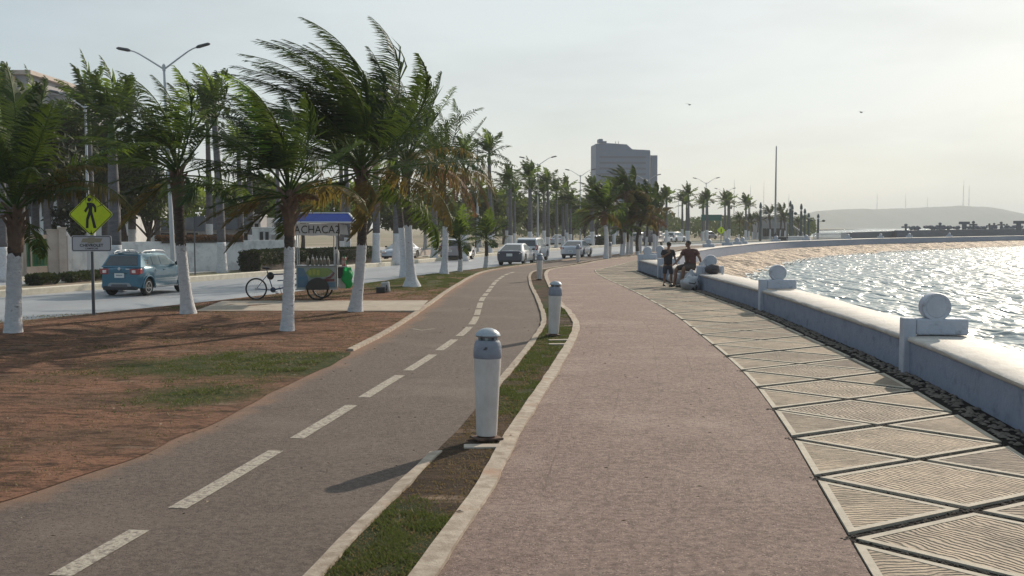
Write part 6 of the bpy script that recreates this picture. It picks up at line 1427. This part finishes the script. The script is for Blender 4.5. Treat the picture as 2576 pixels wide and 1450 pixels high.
# hill across the water
mb = MB(); n = 130; HZ = 2300; hk = HZ / FP
hp = [(1900, 545), (1985, 545), (2010, 541), (2050, 532), (2100, 528), (2150, 526), (2200, 527), (2250, 525), (2290, 524), (2330, 522), (2380, 520), (2410, 518), (2440, 520), (2470, 521), (2500, 526), (2530, 533), (2560, 545), (2590, 560), (2620, 571)]
for i in range(n + 1):
    px = 1850 + (2640 - 1850) * i / n; py = lerpf(hp, px) + 1.1 * noise.noise(Vector((px * .09, 0, 0))) + .9 * noise.noise(Vector((px * .35, 3, 0))); h_ = max(-1, (571 - py) * hk + CH)
    x = (px - 1288) * hk
    for j in range(7): f = j / 6; mb.v.append((x * (1 + .0 * f), HZ - 260 + 260 * f, -2 + (h_ + 2) * math.sin(f * math.pi / 2) * (.9 + .1 * f) + (2.5 * noise.noise(Vector((x * .02, f * 6, 1))) if 0 < j < 6 else 0)))
    mb.v.append((x, HZ + 250, -2))
for i in range(n):
    for j in range(7): k_ = i * 8 + j; mb.f.append([k_, k_ + 8, k_ + 9, k_ + 1]); mb.m.append(0)
kind(mb.build('hills', mat('hill_scrub', (.05, .06, .04), (.09, .09, .06), sc=.02, rough=1), smooth=60), 'structure')
def mast(label, px, pt, pb, Z, w=.5, group=None):
    a = at(px, pb, Z); b_ = at(px, pt, Z); t = T('radio_mast', label, 'mast', (a.x, Z, 0), 0, 'radio masts on the skyline'); mb = MB(); h_ = b_.z
    for s_ in (-1, 1): mb.tube([(s_ * w, 0, 0), (s_ * w * .5, 0, h_ * .5), (0, 0, h_)], [w * .25, w * .2, w * .12], 4)
    mb.build('lattice', M['steel'], t)
    mb = MB()
    for k_ in range(8): z = h_ * (.2 + .09 * k_); mb.tube([(-w * (1 - z / h_), 0, z), (w * (1 - z / h_), 0, z + h_ * .05)], w * .1, 4)
    mb.build('bracing', M['steel'], t)
for px, pt, pb, Z, w, lab in ((1846, 452, 560, 700, .5, 'thin radio mast just right of the second clear lamp'), (1886.8, 466, 560, 700, .4, 'thin radio mast left of the flagpole, middle of three'), (1920.5, 455, 560, 700, .3, 'faint radio mast right beside the flagpole'), (1983.6, 490, 560, 600, .35, 'short radio mast right of the flagpole'),
                              (2206, 488, 528, 2280, 1.6, 'faint hill mast, first on the ridge'), (2278, 488, 524, 2280, 1.6, 'faint hill mast, second on the ridge'), (2333, 496, 522, 2280, 1.4, 'faint short hill mast in the middle of the ridge'), (2423, 454, 520, 2290, 2.0, 'tallest hill mast, left of the pair on the summit'), (2437, 468, 521, 2290, 2.0, 'hill mast right of the pair on the summit')): mast(lab, px, pt, pb, Z, w)
q = at(1814, 592, 150); dg2 = T('pedestrian_sign', 'small far yellow diamond sign in the traffic beyond the pillars', 'road sign', (q.x, 150, 0), R(-10)); zz = at(1814, 580, 150).z
mb = MB(); mb.tube([(0, .04, 0), (0, .04, zz)], .05, 6); mb.build('pole', M['steel'], dg2); mb = MB(); mb.prism(rdia(.6), .02, Matrix.Translation((0, 0, zz))); mb.build('diamond_panel', M['yellow'], dg2, smooth=0)
mb = MB(); mb.box((0, -.01, zz), (.14, .02, .5)); mb.build('walking_figure', M['black'], dg2)
q = at(1790, 548, 175); t = T('direction_sign', 'large green overhead road sign among the far palms', 'road sign', (q.x, 175, 0), R(-15)); mb = MB(); mb.box((0, 0, q.z), (3.4, .1, 1.0)); mb.build('panel', mat('road_sign_green', (.03, .12, .10), rough=.6), t); mb = MB(); mb.tube([(1.6, .1, 0), (1.6, .1, q.z + .5)], .1, 8); mb.build('post', M['pole'], t)
# birds
for px, py, lab in ((2167, 283, 'small bird gliding in the sky above the flagpole'), (1735, 264, 'tiny bird gliding in the sky above the tower')):
    q = at(px, py, 90); t = T('bird', lab, 'bird', q, .5); mb = MB(); mb.ell((0, 0, 0), (.07, .16, .05), 8, 6); mb.add([(0, .05, .02), (.35, .0, .09), (.62, -.12, .02), (.3, -.1, .07), (0, -.08, .02), (-.35, 0, .09), (-.62, -.12, .02), (-.3, -.1, .07)], [(0, 1, 2, 3, 4), (0, 4, 7, 6, 5)]); mb.build('body', M['steel'], t, fix=False)

# ---------------------------------------------------------------- people
M['skin'] = mat('brown_skin', (.16, .085, .055), (.19, .10, .068), sc=12, rough=.55)
M['hair'] = mat('black_hair', (.012, .01, .01), rough=.6)
M['tee'] = mat('black_tshirt', (.022, .02, .026), (.035, .03, .036), sc=9, rough=.9, bump=.3, bsc=14)
M['shorts'] = mat('dark_navy_shorts', (.025, .03, .045), (.035, .04, .055), sc=6, rough=.9, bump=.3, bsc=12)
M['maroon'] = mat('dark_maroon_shirt', (.075, .032, .03), (.10, .042, .04), sc=7, rough=.9, bump=.3, bsc=12)
M['trous'] = mat('dark_brown_trousers', (.045, .035, .035), (.06, .045, .045), sc=6, rough=.9, bump=.3, bsc=12)
def skinned(name, J, E, m, parent, rootj, lv=2):
    me = bpy.data.meshes.new(name); names = list(J); me.from_pydata([J[k][0] for k in names], [(names.index(a), names.index(b)) for a, b in E], []); 
    o = bpy.data.objects.new(name, me); COL.objects.link(o); md = o.modifiers.new('skin', 'SKIN'); md.use_smooth_shade = True
    sv = me.skin_vertices[0].data
    for i, k in enumerate(names):
        r_ = J[k][1]; sv[i].radius = (r_, r_) if not hasattr(r_, '__len__') else r_
        sv[i].use_root = (k == rootj)
    ss = o.modifiers.new('sub', 'SUBSURF'); ss.levels = lv; ss.render_levels = lv
    dg = bpy.context.evaluated_depsgraph_get(); dg.update(); me2 = bpy.data.meshes.new_from_object(o.evaluated_get(dg)); o.modifiers.clear(); o.data = me2
    me2.materials.clear(); me2.materials.append(m); me2.polygons.foreach_set('use_smooth', [True] * len(me2.polygons)); o.parent = parent; return o
def chain(*a): return [(a[i], a[i + 1]) for i in range(len(a) - 1)]
def hand(J, E, pre, wrist, d, side, r=1.0):
    """palm, four curled fingers and a thumb, at the end of an arm pointing along d"""
    w = Vector(wrist); d = Vector(d).normalized(); s = Vector(side).normalized(); n = d.cross(s).normalized()
    J[pre + 'palm'] = (tuple(w + d * .05), .026 * r); E.append((pre + 'w', pre + 'palm'))
    for i, (o_, L_) in enumerate(((-.030, .068), (-.010, .078), (.011, .072), (.030, .056))):
        a = w + d * .088 + s * o_; b = a + d * L_ * .5 + n * .006; c = b + d * L_ * .3 + n * L_ * .38
        for q, v, rr_ in (('a', a, .0095), ('b', b, .0088), ('c', c, .0075)): J[f'{pre}f{i}{q}'] = (tuple(v), rr_)
        E += [(pre + 'palm', f'{pre}f{i}a'), (f'{pre}f{i}a', f'{pre}f{i}b'), (f'{pre}f{i}b', f'{pre}f{i}c')]
    a = w + d * .035 - s * .036; b = a + d * .03 - s * .022 + n * .01; J[pre + 't1'] = (tuple(a), .0115); J[pre + 't2'] = (tuple(b), .0095); E += [(pre + 'palm', pre + 't1'), (pre + 't1', pre + 't2')]
def head(parent, c, yaw, m='skin'):
    Mx = Matrix.Translation(c) @ Matrix.Rotation(yaw, 4, 'Z')      # face looks along local -y
    mb = MB(); mb.ell((0, .01, .03), (.078, .096, .105), 18, 14, 0, Mx); mb.ell((0, -.025, -.055), (.055, .065, .062), 14, 10, 0, Mx)
    mb.ell((0, -.098, -.005), (.014, .02, .024), 8, 6, 0, Mx); mb.ell((0, -.088, -.058), (.026, .012, .010), 10, 6, 0, Mx)
    for s_ in (-1, 1): mb.ell((s_ * .082, .01, .0), (.012, .024, .034), 8, 6, 0, Mx)
    h_ = mb.build('head', M[m], parent, smooth=180)
    for s_ in (-1, 1): mb = MB(); mb.ell((s_ * .031, -.083, .022), (.014, .009, .008), 8, 6, 0, Mx); mb.build('eye', M['hair'], h_, smooth=180)
    mb = MB(); mb.ell((0, .026, .062), (.088, .098, .088), 18, 12, 0, Mx, jit=.05); mb.build('hair', M['hair'], h_, smooth=180)
def person_stand():
    q = G(1680, 721); t = T('person', 'person in black tee and shorts standing, forearm raised to the chest', 'person', (q.x, q.y, .03), R(-6))
    J = {'pelvis': ((0, 0, .93), (.15, .11)), 'belly': ((0, -.01, 1.08), (.15, .115)), 'chest': ((0, 0, 1.28), (.165, .115)), 'neckb': ((0, .0, 1.43), .07), 'neck': ((.02, -.01, 1.50), .052), 'skull': ((.02, -.01, 1.60), .06)}
    E = chain('pelvis', 'belly', 'chest', 'neckb', 'neck', 'skull')
    for s_, p in ((-1, 'l'), (1, 'r')):
        J[p + 'hip'] = ((s_ * .10, 0, .86), .10); J[p + 'knee'] = ((s_ * .13, -.03 if s_ < 0 else .02, .48), .062); J[p + 'calf'] = ((s_ * .135, .01, .34), .056); J[p + 'ank'] = ((s_ * .14, .02, .09), .037); J[p + 'toe'] = ((s_ * .16, -.14, .035), .034); J[p + 'heel'] = ((s_ * .14, .06, .04), .03)
        E += chain('pelvis', p + 'hip', p + 'knee', p + 'calf', p + 'ank', p + 'toe') + [(p + 'ank', p + 'heel')]
    J['lsh'] = ((-.20, 0, 1.39), .062); J['lel'] = ((-.24, -.06, 1.14), .046); J['lw'] = ((.0, -.20, 1.30), .030)
    J['rsh'] = ((.20, 0, 1.39), .062); J['rel'] = ((.27, -.02, 1.12), .046); J['rw'] = ((.33, -.15, .92), .030)
    E += chain('chest', 'lsh', 'lel', 'lw') + chain('chest', 'rsh', 'rel', 'rw')
    hand(J, E, 'l', J['lw'][0], (.24, -.04, .18), (0, 0, 1)); hand(J, E, 'r', J['rw'][0], (.06, -.14, -.16), (.3, .9, 0))
    b_ = skinned('body', J, E, M['skin'], t, 'pelvis', 1); head(t, (.03, -.015, 1.625), R(200))
    J = {'z': ((0, -.005, .82), (.17, .14)), 'a': ((0, -.005, .93), (.178, .145)), 'b': ((0, -.015, 1.08), (.18, .145)), 'c': ((0, 0, 1.30), (.19, .14)), 'd': ((0, 0, 1.42), (.09, .09)), 'l1': ((-.20, 0, 1.39), .085), 'l2': ((-.245, -.04, 1.22), .075), 'r1': ((.20, 0, 1.39), .085), 'r2': ((.25, -.01, 1.20), .075)}
    skinned('tshirt', J, chain('z', 'a', 'b', 'c', 'd') + chain('c', 'l1', 'l2') + chain('c', 'r1', 'r2'), M['tee'], t, 'b', 2)
    J = {'p': ((0, 0, .92), (.175, .14)), 'q': ((0, 0, .84), (.17, .13))}; E = [('p', 'q')]
    for s_, p in ((-1, 'l'), (1, 'r')): J[p + '1'] = ((s_ * .105, 0, .76), .115); J[p + '2'] = ((s_ * .125, -.015, .56), .098); J[p + '3'] = ((s_ * .13, -.02, .46), .092); E += chain('q', p + '1', p + '2', p + '3')
    skinned('shorts', J, E, M['shorts'], t, 'p', 2)
    for s_ in (-1, 1): mb = MB(); mb.ell((s_ * .152, -.045, .035), (.055, .14, .055), 12, 8); mb.box((s_ * .152, -.045, -.0), (.09, .26, .03)); mb.build('shoe', M['blackp'], t, smooth=60)
    mb = MB(); Mx = Matrix.Translation((.03, -.0, 1.70)); mb.ell((0, .01, .0), (.095, .11, .07), 16, 8, 0, Mx); mb.box((0, .12, -.01), (.14, .12, .015), Mx); mb.build('cap', M['shorts'], t, smooth=60)
person_stand()
def person_sit():
    p = W1.at(W1.near(7.15, 41.0)); t = T('person', 'broad person in a dark maroon shirt sitting on the seawall beside the bags', 'person', (p.x - .02, p.y, 0), R(-18)); t.scale = (1.08, 1.08, 1.05)
    sz = .66     # seat height; faces local -x/-y towards the walk
    J = {'pelvis': ((0, 0, sz + .14), (.19, .15)), 'belly': ((-.03, -.02, sz + .34), (.19, .16)), 'chest': ((-.05, -.02, sz + .58), (.205, .14)), 'neckb': ((-.07, -.03, sz + .76), .08), 'neck': ((-.09, -.05, sz + .83), .062), 'skull': ((-.10, -.06, sz + .93), .065)}
    E = chain('pelvis', 'belly', 'chest', 'neckb', 'neck', 'skull')
    J.update({'lhip': ((-.12, -.06, sz + .12), .115), 'lknee': ((-.50, -.28, sz + .08), .078), 'lcalf': ((-.54, -.24, .38), .068), 'lank': ((-.58, -.22, .10), .042), 'ltoe': ((-.72, -.30, .04), .036),
              'rhip': ((.06, -.12, sz + .12), .115), 'rknee': ((-.20, -.52, sz + .10), .078), 'rcalf': ((-.24, -.50, .38), .068), 'rank': ((-.30, -.50, .10), .042), 'rtoe': ((-.42, -.60, .04), .036)})
    E += chain('pelvis', 'lhip', 'lknee', 'lcalf', 'lank', 'ltoe') + chain('pelvis', 'rhip', 'rknee', 'rcalf', 'rank', 'rtoe')
    J['lsh'] = ((-.27, .02, sz + .70), .075); J['lel'] = ((-.42, -.10, sz + .44), .052); J['lw'] = ((-.56, -.24, sz + .24), .034)
    J['rsh'] = ((.19, -.08, sz + .70), .075); J['rel'] = ((.34, -.22, sz + .45), .052); J['rw'] = ((.40, -.16, sz + .20), .034)
    E += chain('chest', 'lsh', 'lel', 'lw') + chain('chest', 'rsh', 'rel', 'rw')
    hand(J, E, 'l', J['lw'][0], (-.12, -.12, -.16), (.5, -.5, 0)); hand(J, E, 'r', J['rw'][0], (.06, .05, -.2), (.5, -.5, 0))
    skinned('body', J, E, M['skin'], t, 'pelvis', 1); head(t, (-.115, -.07, sz + .965), R(-60))
    J = {'a': ((0, 0, sz + .12), (.215, .18)), 'b': ((-.03, -.02, sz + .34), (.225, .19)), 'c': ((-.05, -.02, sz + .60), (.235, .17)), 'd': ((-.07, -.03, sz + .74), (.11, .11)), 'l1': ((-.27, .02, sz + .70), .105), 'l2': ((-.36, -.05, sz + .54), .09), 'r1': ((.19, -.08, sz + .70), .105), 'r2': ((.28, -.16, sz + .54), .09)}
    skinned('shirt', J, chain('a', 'b', 'c', 'd') + chain('c', 'l1', 'l2') + chain('c', 'r1', 'r2'), M['maroon'], t, 'b', 2)
    J = {'p': ((0, 0, sz + .15), (.20, .17)), 'l1': ((-.13, -.07, sz + .12), .135), 'l2': ((-.42, -.23, sz + .09), .112), 'l3': ((-.50, -.27, sz + .02), .10), 'r1': ((.05, -.13, sz + .12), .135), 'r2': ((-.14, -.44, sz + .10), .112), 'r3': ((-.20, -.51, sz + .02), .10)}
    skinned('trousers', J, chain('p', 'l1', 'l2', 'l3') + chain('p', 'r1', 'r2', 'r3'), M['trous'], t, 'p', 2)
    for x, y in ((-.66, -.27), (-.37, -.57)): mb = MB(); mb.ell((0, -.0, .035), (.055, .14, .055), 12, 8, 0, Matrix.Translation((x, y, .03)) @ Matrix.Rotation(R(-50), 4, 'Z')); mb.build('shoe', M['blackp'], t, smooth=60)
person_sit()
q = at(1950.5, 606, 134); dp = T('person', 'distant dark figure standing on the bay promenade under the flagpole', 'person', (q.x, 134, 0), 0)
J = {'p': ((0, 0, .92), (.14, .1)), 'b': ((0, 0, 1.15), (.15, .11)), 'c': ((0, 0, 1.38), (.17, .11)), 'n': ((0, 0, 1.5), .05), 'h': ((0, 0, 1.63), .09), 'h2': ((0, 0, 1.7), .07)}; E = chain('p', 'b', 'c', 'n', 'h', 'h2')
for s_, k_ in ((-1, 'l'), (1, 'r')): J[k_ + '1'] = ((s_ * .1, 0, .85), .09); J[k_ + '2'] = ((s_ * .13, 0, .48), .06); J[k_ + '3'] = ((s_ * .15, 0, .05), .045); J[k_ + 's'] = ((s_ * .22, 0, 1.38), .06); J[k_ + 'e'] = ((s_ * .28, 0, 1.1), .045); J[k_ + 'h'] = ((s_ * .22, -.1, .88), .035); E += chain('p', k_ + '1', k_ + '2', k_ + '3') + chain('c', k_ + 's', k_ + 'e', k_ + 'h')
skinned('body', J, E, M['shorts'], dp, 'p', 1)
# bags
M['bagw'] = mat('pale_canvas', (.32, .33, .36), (.42, .43, .46), sc=6, rough=.8, bump=.6, bsc=9, c3=(.05, .05, .07), sc3=3, th3=(.56, .6))
M['wbag'] = leafmat('white_plastic_bag', (.5, .52, .56), (.6, .6, .63), tr=(.6, .62, .66), tfac=.3)
M['bagd'] = mat('dark_duffel', (.04, .04, .05), (.08, .07, .07), sc=5, rough=.8, bump=.5, bsc=9)
def sack(name, label, loc, r, m, jit=.35, straps=True, rz=0, cat='bag', sm='blackp'):
    t = T(name, label, cat, loc, rz); mb = MB(); mb.ell((0, 0, r[2] * .93), r, 20, 14, jit=jit)
    mb.v = [(x, y, max(0.0, z)) for x, y, z in mb.v]; mb.build('bag_body', M[m], t, smooth=180)
    if straps:
        mb = MB(); mb.tube([(-r[0] * .6, -r[1] * .5, r[2] * 1.4), (-r[0] * .3, -r[1] * 1.05, r[2] * 1.0), (r[0] * .3, -r[1] * 1.08, r[2] * .9), (r[0] * .6, -r[1] * .4, r[2] * 1.45)], .018, 6); mb.build('strap', M[sm], t, smooth=60)
    return t
w_ = lambda y, o: W1.off(W1.near(7.15, y), o)
p = w_(38.9, -.42); sack('duffel_bag', 'big pale bag with dark stripe slumped on the paving against the wall', (p.x, p.y, .03), (.36, .30, .27), 'bagw')
p = w_(39.0, -.30); sack('canvas_bag', 'grey-blue bag standing behind the slumped pale bag', (p.x - .02, p.y + .6, .03), (.22, .22, .36), 'bagw', rz=1)
p = w_(39.9, .30); sack('rucksack', 'grey rucksack on top of the wall beside the seated person', (p.x + .02, p.y + .05, .625), (.22, .2, .26), 'bagw')
p = w_(38.9, .42); sack('shoulder_bag', 'dark rounded bag lying on the wall top before the pillar disc', (p.x, p.y - .0, .625), (.30, .24, .19), 'bagd', .2)
p = w_(38.7, .70); t = T('water_bottle', 'clear plastic bottle standing by the dark bag on the wall', 'bottle', (p.x, p.y - .15, .62)); mb = MB(); mb.lathe([(.04, 0), (.042, .02), (.042, .2), (.02, .25), (.018, .28)], 12); mb.build('bottle_body', M['wbag'], t); mb = MB(); mb.lathe([(.02, .278), (.02, .30)], 10); mb.build('cap', M['pblue'], t)
q = G(1703, 716); sack('carrier_bag', 'white plastic carrier bag on the ground right of the standing person', (q.x, q.y, .03), (.20, .16, .23), 'wbag', .3, True, 0, 'bag', 'wbag')
q = G(1689, 712); sack('carrier_bag', 'smaller white plastic bag between the legs of the standing person', (q.x + .0, q.y + .25, .03), (.12, .12, .18), 'wbag', .3, True, 0, 'bag', 'wbag')
# small litter and dry leaves on the paths
mb = MB(); rl_ = random.Random(12)
for i in range(620):
    y = rl_.uniform(7.5, 30); x = rl_.uniform(-6.5, 3.0) * min(1, y / 12) if i % 3 == 0 else rl_.uniform(-10.5, -3.2) ; s_ = rl_.uniform(.010, .032) * (1 + y * .02); a = rl_.uniform(0, 6.28); b0_ = len(mb.v)
    mb.v += [(x + math.cos(a) * s_, y + math.sin(a) * s_, .055), (x - math.sin(a) * s_ * .4, y + math.cos(a) * s_ * .4, .065), (x - math.cos(a) * s_, y - math.sin(a) * s_, .055), (x + math.sin(a) * s_ * .4, y - math.cos(a) * s_ * .4, .06)]; mb.f.append([b0_, b0_ + 1, b0_ + 2, b0_ + 3]); mb.m.append(0)
kind(mb.build('litter', mat('dry_leaf_bits', (.3, .24, .16), (.10, .07, .05), sc=9, rough=.9), smooth=0, fix=False), 'stuff', 'dry leaf scraps and small litter on the paths', 'litter')
# ---------------------------------------------------------------- camera, sky, sun, air
cam = bpy.data.cameras.new('camera'); co = bpy.data.objects.new('camera', cam); COL.objects.link(co)
cam.sensor_width = 36; cam.lens = 36 * FP / 2576; cam.clip_end = 9000; cam.clip_start = .1
co.location = (0, 0, CH); co.rotation_euler = (math.pi / 2 - PITCH, 0, 0); S.camera = co
AZ, EL = R(33), R(27)
sd = Vector((math.sin(AZ) * math.cos(EL), math.cos(AZ) * math.cos(EL), math.sin(EL)))
sl = bpy.data.lights.new('sun', 'SUN'); sl.energy = 4.6; sl.angle = R(.6); sl.color = (1, .87, .70)
so = bpy.data.objects.new('sun', sl); COL.objects.link(so); so.rotation_euler = sd.to_track_quat('Z', 'Y').to_euler(); so.location = (40, 60, 50)
w = bpy.data.worlds.new('World'); S.world = w; w.use_nodes = True
N = w.node_tree.nodes; Lk = w.node_tree.links.new; bg = N['Background']
sk = N.new('ShaderNodeTexSky'); sk.sky_type = 'NISHITA'; sk.sun_disc = False; sk.sun_elevation = EL; sk.sun_rotation = AZ
sk.dust_density = 1.2; sk.air_density = 1.0; sk.ozone_density = 1.0; sk.altitude = 0
SKY = .085
tc = N.new('ShaderNodeTexCoord'); mp = N.new('ShaderNodeMapping'); mp.inputs['Scale'].default_value = (1, 1, 3.2); Lk(tc.outputs['Generated'], mp.inputs[0])
nz = N.new('ShaderNodeTexNoise'); nz.inputs['Scale'].default_value = 2.6; nz.inputs['Detail'].default_value = 5; nz.inputs['Roughness'].default_value = .5; Lk(mp.outputs[0], nz.inputs['Vector'])
r = N.new('ShaderNodeMapRange'); r.inputs[1].default_value = .35; r.inputs[2].default_value = .7; r.inputs[3].default_value = .72; r.inputs[4].default_value = .84; Lk(nz.outputs[0], r.inputs[0])
mx = N.new('ShaderNodeMix'); mx.data_type = 'RGBA'; Lk(r.outputs[0], mx.inputs[0]); Lk(sk.outputs[0], mx.inputs[6]); 
vm = N.new('ShaderNodeVectorMath'); vm.operation = 'DOT_PRODUCT'; Lk(tc.outputs['Generated'], vm.inputs[0]); vm.inputs[1].default_value = tuple(sd)   # the veil is brighter towards the sun
vr = N.new('ShaderNodeMapRange'); vr.inputs[1].default_value = .35; vr.inputs[2].default_value = .78; Lk(vm.outputs['Value'], vr.inputs[0])
vx = N.new('ShaderNodeMix'); vx.data_type = 'RGBA'; vx.inputs[6].default_value = (4.8, 6.2, 7.1, 1); vx.inputs[7].default_value = (9.0, 9.7, 9.7, 1); Lk(vr.outputs[0], vx.inputs[0]); Lk(vx.outputs[2], mx.inputs[7])
n2 = N.new('ShaderNodeTexNoise'); n2.inputs['Scale'].default_value = 3.4; n2.inputs['Detail'].default_value = 6; n2.inputs['Roughness'].default_value = .55; m2 = N.new('ShaderNodeMapping'); m2.inputs['Scale'].default_value = (1, 1, 4.5); m2.inputs['Location'].default_value = (1.3, .4, 0); Lk(tc.outputs['Generated'], m2.inputs[0]); Lk(m2.outputs[0], n2.inputs['Vector'])
r2 = N.new('ShaderNodeMapRange'); r2.inputs[1].default_value = .46; r2.inputs[2].default_value = .72; r2.inputs[3].default_value = 1; r2.inputs[4].default_value = .88; Lk(n2.outputs[0], r2.inputs[0])
vm2 = N.new('ShaderNodeVectorMath'); vm2.operation = 'SCALE'; Lk(mx.outputs[2], vm2.inputs[0]); Lk(r2.outputs[0], vm2.inputs['Scale']); Lk(vm2.outputs[0], bg.inputs[0]); bg.inputs[1].default_value = SKY
hz = bpy.data.materials.new('haze_air'); hz.use_nodes = True
N = hz.node_tree.nodes; N.remove(N['Principled BSDF']); pv = N.new('ShaderNodeVolumePrincipled'); pv.inputs['Density'].default_value = .0004; pv.inputs['Color'].default_value = (.93, .94, .94, 1)
pv.inputs['Anisotropy'].default_value = .0
hz.node_tree.links.new(pv.outputs[0], N['Material Output'].inputs['Volume'])
mb = MB(); mb.box((700, 1990, 37.5), (3400, 4120, 83)); o = mb.build('haze', hz, smooth=0); kind(o, 'stuff')
S.view_settings.view_transform = 'Standard'; S.view_settings.look = 'None'; S.view_settings.exposure = .08; S.view_settings.gamma = 1
S.render.engine = 'CYCLES'; S.cycles.use_denoising = True; S.cycles.max_bounces = 6; S.cycles.volume_bounces = 1; S.cycles.transparent_max_bounces = 6
S.cycles.sample_clamp_direct = 0; S.cycles.sample_clamp_indirect = 6; S.cycles.caustics_reflective = False; S.cycles.caustics_refractive = False
